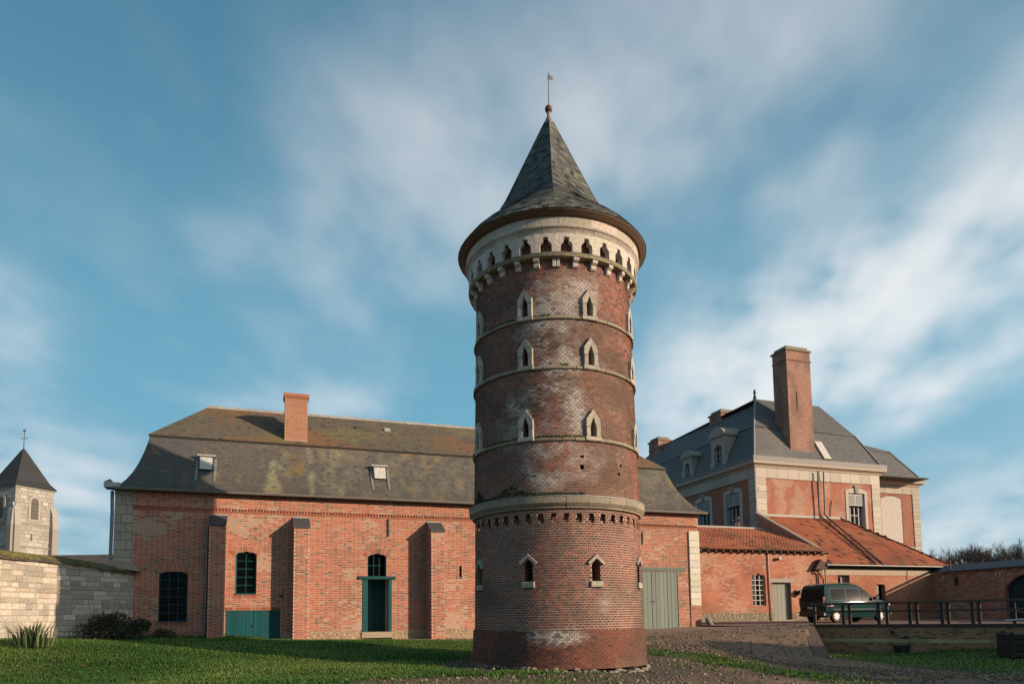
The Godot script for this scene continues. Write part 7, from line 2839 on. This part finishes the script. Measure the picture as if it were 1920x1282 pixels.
# ---------------------------------------------------------------- far away at the left
func make_church() -> void:
	var t := thing("church_tower", "distant pale stone church tower with slate pyramid spire and cross", "church tower", Vector3(-63.4, 0.5, -90.0))
	# front corner nearest the viewer; the right face catches the sun, the left face is shaded
	var rx := Vector3(0.337, 0, -0.9415)
	var lx := Vector3(-0.9415, 0, -0.337)
	var S := 5.1
	var o := Vector3(-62.9, 0, -88.0)
	var fr := Fr.new(o, rx, Vector3(rx.z, 0, -rx.x) * -1.0)
	var fl := Fr.new(o + lx * S, -lx, Vector3(-lx.z, 0, lx.x) * -1.0)
	var pale := Color(0.50, 0.47, 0.43)
	var dim := Color(0.33, 0.30, 0.27)
	for side in [[fr, "lit_face"], [fl, "shaded_face"]]:
		var f: Fr = side[0]
		var w := sub(t, "wall")
		var y := 0.0
		while y < 19.2:
			var u := -0.4 * (int(y * 2.0) % 2)
			while u < S:
				var l := rng.randf_range(0.7, 1.2)
				var a0 := maxf(0.0, u)
				var a1 := minf(S, u + l)
				u += l
				if a1 - a0 < 0.1:
					continue
				var yc := y + 0.25
				if yc > 14.9 and yc < 17.9 and a1 > S * 0.5 - 0.55 and a0 < S * 0.5 + 0.55:
					continue
				if y < 8.0:
					continue
				var b := Mb.new()
				var c := vary(pale, 0.1)
				var n := noise.get_noise_3d(a0 * 30, y * 22, o.x + (5.0 if side[1] == "lit_face" else 90.0))
				if n > 0.02 or a0 < 0.5 or a1 > S - 0.5:
					c = c.lerp(dim, rng.randf_range(0.3, 0.9))
				stone(b, f, a0 + 0.01, a1 - 0.01, y + 0.01, y + 0.49, -0.2, 0.0, 0.02, c)
				part(w, "stone_block", b, m.stone)
			y += 0.5
		var b := Mb.new()
		fbox(b, f, 0.0, S, 0.0, 19.2, -0.6, -0.06, Color(0.33, 0.30, 0.26))
		part(w, "core", b, m.mortar)
		for y2 in [11.3, 14.3, 18.95]:
			b = Mb.new()
			fbox(b, f, -0.12, S + 0.12, y2, y2 + 0.22, -0.1, 0.13, dim)
			part(w, "string_course", b, m.stone)
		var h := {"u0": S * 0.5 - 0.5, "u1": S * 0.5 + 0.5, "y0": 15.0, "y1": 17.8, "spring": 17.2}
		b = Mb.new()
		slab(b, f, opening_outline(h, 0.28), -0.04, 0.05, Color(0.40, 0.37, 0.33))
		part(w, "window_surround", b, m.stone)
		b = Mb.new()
		slab(b, f, opening_outline(h), -0.02, 0.07, Color(0.13, 0.11, 0.095))  # solid slab on the uncut core; its dark colour stands in for shade inside
		part(w, "painted_belfry_dark", b, m.wood)
		for k in 5:
			b = Mb.new()
			fbox(b, f, S * 0.5 - 0.45, S * 0.5 + 0.45, 15.2 + k * 0.45, 15.32 + k * 0.45, 0.05, 0.13, Color(0.12, 0.11, 0.10))
			part(w, "louvre", b, m.wood)
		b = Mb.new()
		fbox(b, f, S * 0.42, S * 0.42 + 0.3, 12.2, 13.1, -0.02, 0.012, Color(0.14, 0.12, 0.10))  # no real gap: a dark slab painted as the shade of a slit
		part(w, "painted_slit_dark", b, m.wood)
		# stepped corner buttresses
		for e in [[-0.35, 0.45], [S - 0.45, S + 0.35]]:
			b = Mb.new()
			fbox(b, f, e[0], e[1], 0.0, 14.0, -0.1, 0.65, dim)
			slab(b, Fr.new(f.at(e[0], 0, 0), f.n, f.ux), [Vector2(0.0, 16.9), Vector2(0.0, 14.0), Vector2(0.65, 14.0), Vector2(0.5, 15.9)], 0.0, e[1] - e[0], dim.lerp(pale, 0.4), true)
			part(t, "buttress", b, m.stone)
	var b := Mb.new()
	var c := o + (rx + lx) * S * 0.5
	var cor := [o - (rx + lx) * 0.3, o + rx * (S + 0.3) - lx * 0.3, o + (rx + lx) * (S + 0.3), o + lx * (S + 0.3) - rx * 0.3]
	var slate := Color(0.045, 0.047, 0.05)
	var lv := [[0.0, 19.15], [0.22, 20.0], [0.42, 21.2], [0.92, 24.3], [1.0, 24.7]]
	for k in lv.size() - 1:
		for j in 4:
			var A: Vector3 = cor[j].lerp(c, lv[k][0]) + Vector3(0, lv[k][1], 0)
			var B: Vector3 = cor[(j + 1) % 4].lerp(c, lv[k][0]) + Vector3(0, lv[k][1], 0)
			var C: Vector3 = cor[(j + 1) % 4].lerp(c, lv[k + 1][0]) + Vector3(0, lv[k + 1][1], 0)
			var D: Vector3 = cor[j].lerp(c, lv[k + 1][0]) + Vector3(0, lv[k + 1][1], 0)
			b.quad(A, B, C, D, vary(slate, 0.12))
	part(t, "spire", b, m.slate)
	b = Mb.new()
	tube(b, [c + Vector3(0, 24.6, 0), c + Vector3(0, 27.0, 0)], 0.05, 0.04, 6, Color(0.06, 0.055, 0.05))
	tube(b, [c + Vector3(-0.5, 26.0, 0), c + Vector3(0.5, 26.0, 0)], 0.035, 0.035, 6, Color(0.06, 0.055, 0.05))
	boulder(b, c + Vector3(0, 27.05, 0), Vector3(0.2, 0.14, 0.08), Color(0.08, 0.07, 0.06), 4, 7)
	part(t, "cross", b, m.iron)
	# a low house whose slate roof shows over the wall
	t = thing("distant_cottage", "low slate roof with pale gable showing just above the stone wall", "house", Vector3(-27.6, 0.5, -45.0))
	var f := Fr.new(Vector3(0, 0, -45.0), Vector3(1, 0, 0), Vector3(0, 0, 1))
	b = Mb.new()
	fbox(b, f, -36.0, -25.9, 0.3, 4.4, -5.0, -0.3, Color(0.5, 0.46, 0.4))
	part(t, "wall", b, m.plaster)
	var lines := []
	for k in 12:
		var s := k / 11.0
		lines.append([Vector3(-36.0, 4.3 + 1.75 * s, -45.0 - 2.6 * s), Vector3(-26.2, 4.3 + 1.75 * s, -45.0 - 2.6 * s)])
	slate_rows(sub(t, "roof"), lines, 0.4, func(p): return Color(0.085, 0.075, 0.07).lerp(Color(0.13, 0.11, 0.10), rng.randf()))
	b = Mb.new()
	slab(b, Fr.new(Vector3(-26.2, 0, -45.0), Vector3(0, 0, -1), Vector3(1, 0, 0)), [Vector2(5.2, 4.2), Vector2(2.6, 6.25), Vector2(-0.1, 4.2)], 0.0, 0.35, Color(0.52, 0.45, 0.39), true)
	part(t, "gable", b, m.stone)


# ---------------------------------------------------------------- the scene
func _ready() -> void:
	rng.seed = 20240211
	noise.seed = 3
	noise.frequency = 0.01
	noise.fractal_octaves = 4
	noise2.seed = 8
	noise2.frequency = 0.01
	noise2.fractal_octaves = 3
	# camera: level-corrected lens, so the frame is shifted up
	var cam := Camera3D.new()
	cam.name = "camera"
	add_child(cam)
	cam.position = Vector3(0, 1.3, 0)
	cam.rotation = Vector3(0.088, 0, -0.0135)
	cam.projection = Camera3D.PROJECTION_FRUSTUM
	cam.near = 0.1
	cam.far = 2000.0
	cam.size = 0.1 * 1282.0 / 1318.0
	cam.frustum_offset = Vector2(0, 0.1 * 403.23 / 1318.0)
	cam.current = true
	# sky
	var az := deg_to_rad(23.0)
	var el := deg_to_rad(14.5)
	var toward := Vector3(cos(az) * cos(el), sin(el), sin(az) * cos(el))
	var env := Environment.new()
	env.background_mode = Environment.BG_SKY
	var sky := Sky.new()
	var pan := PanoramaSkyMaterial.new()
	pan.panorama = sky_picture(toward)
	sky.sky_material = pan
	env.sky = sky
	env.tonemap_mode = Environment.TONE_MAPPER_LINEAR
	env.tonemap_exposure = 1.35
	env.ambient_light_source = Environment.AMBIENT_SOURCE_SKY
	env.sdfgi_enabled = true
	env.ssao_enabled = true
	env.ssil_enabled = true
	var we := WorldEnvironment.new()
	we.name = "environment"
	we.environment = env
	add_child(we)
	# low winter sun from the right, a little behind the viewer
	var sun := DirectionalLight3D.new()
	sun.name = "sun"
	add_child(sun)
	sun.look_at_from_position(Vector3.ZERO, -toward, Vector3.UP)
	sun.light_energy = 1.6
	sun.light_color = Color(1.0, 0.89, 0.76)
	sun.light_angular_distance = 0.55
	sun.shadow_enabled = true
	make_materials()
	make_heights()
	print("start")
	make_ground()
	print("ground ", Time.get_ticks_msec())
	make_tower()
	print("tower ", Time.get_ticks_msec())
	make_barn()
	print("barn ", Time.get_ticks_msec())
	make_stone_wall()
	make_outbuilding()
	make_lean_to()
	make_house()
	print("house ", Time.get_ticks_msec())
	make_terrace()
	make_retaining_wall()
	make_railing()
	make_boundary_wall()
	make_van()
	make_small_things()
	make_plants()
	make_church()
	make_trees()
	print("rest ", Time.get_ticks_msec())
	#BUILD
	make_grass()
	make_stones()
	print("done ", Time.get_ticks_msec())
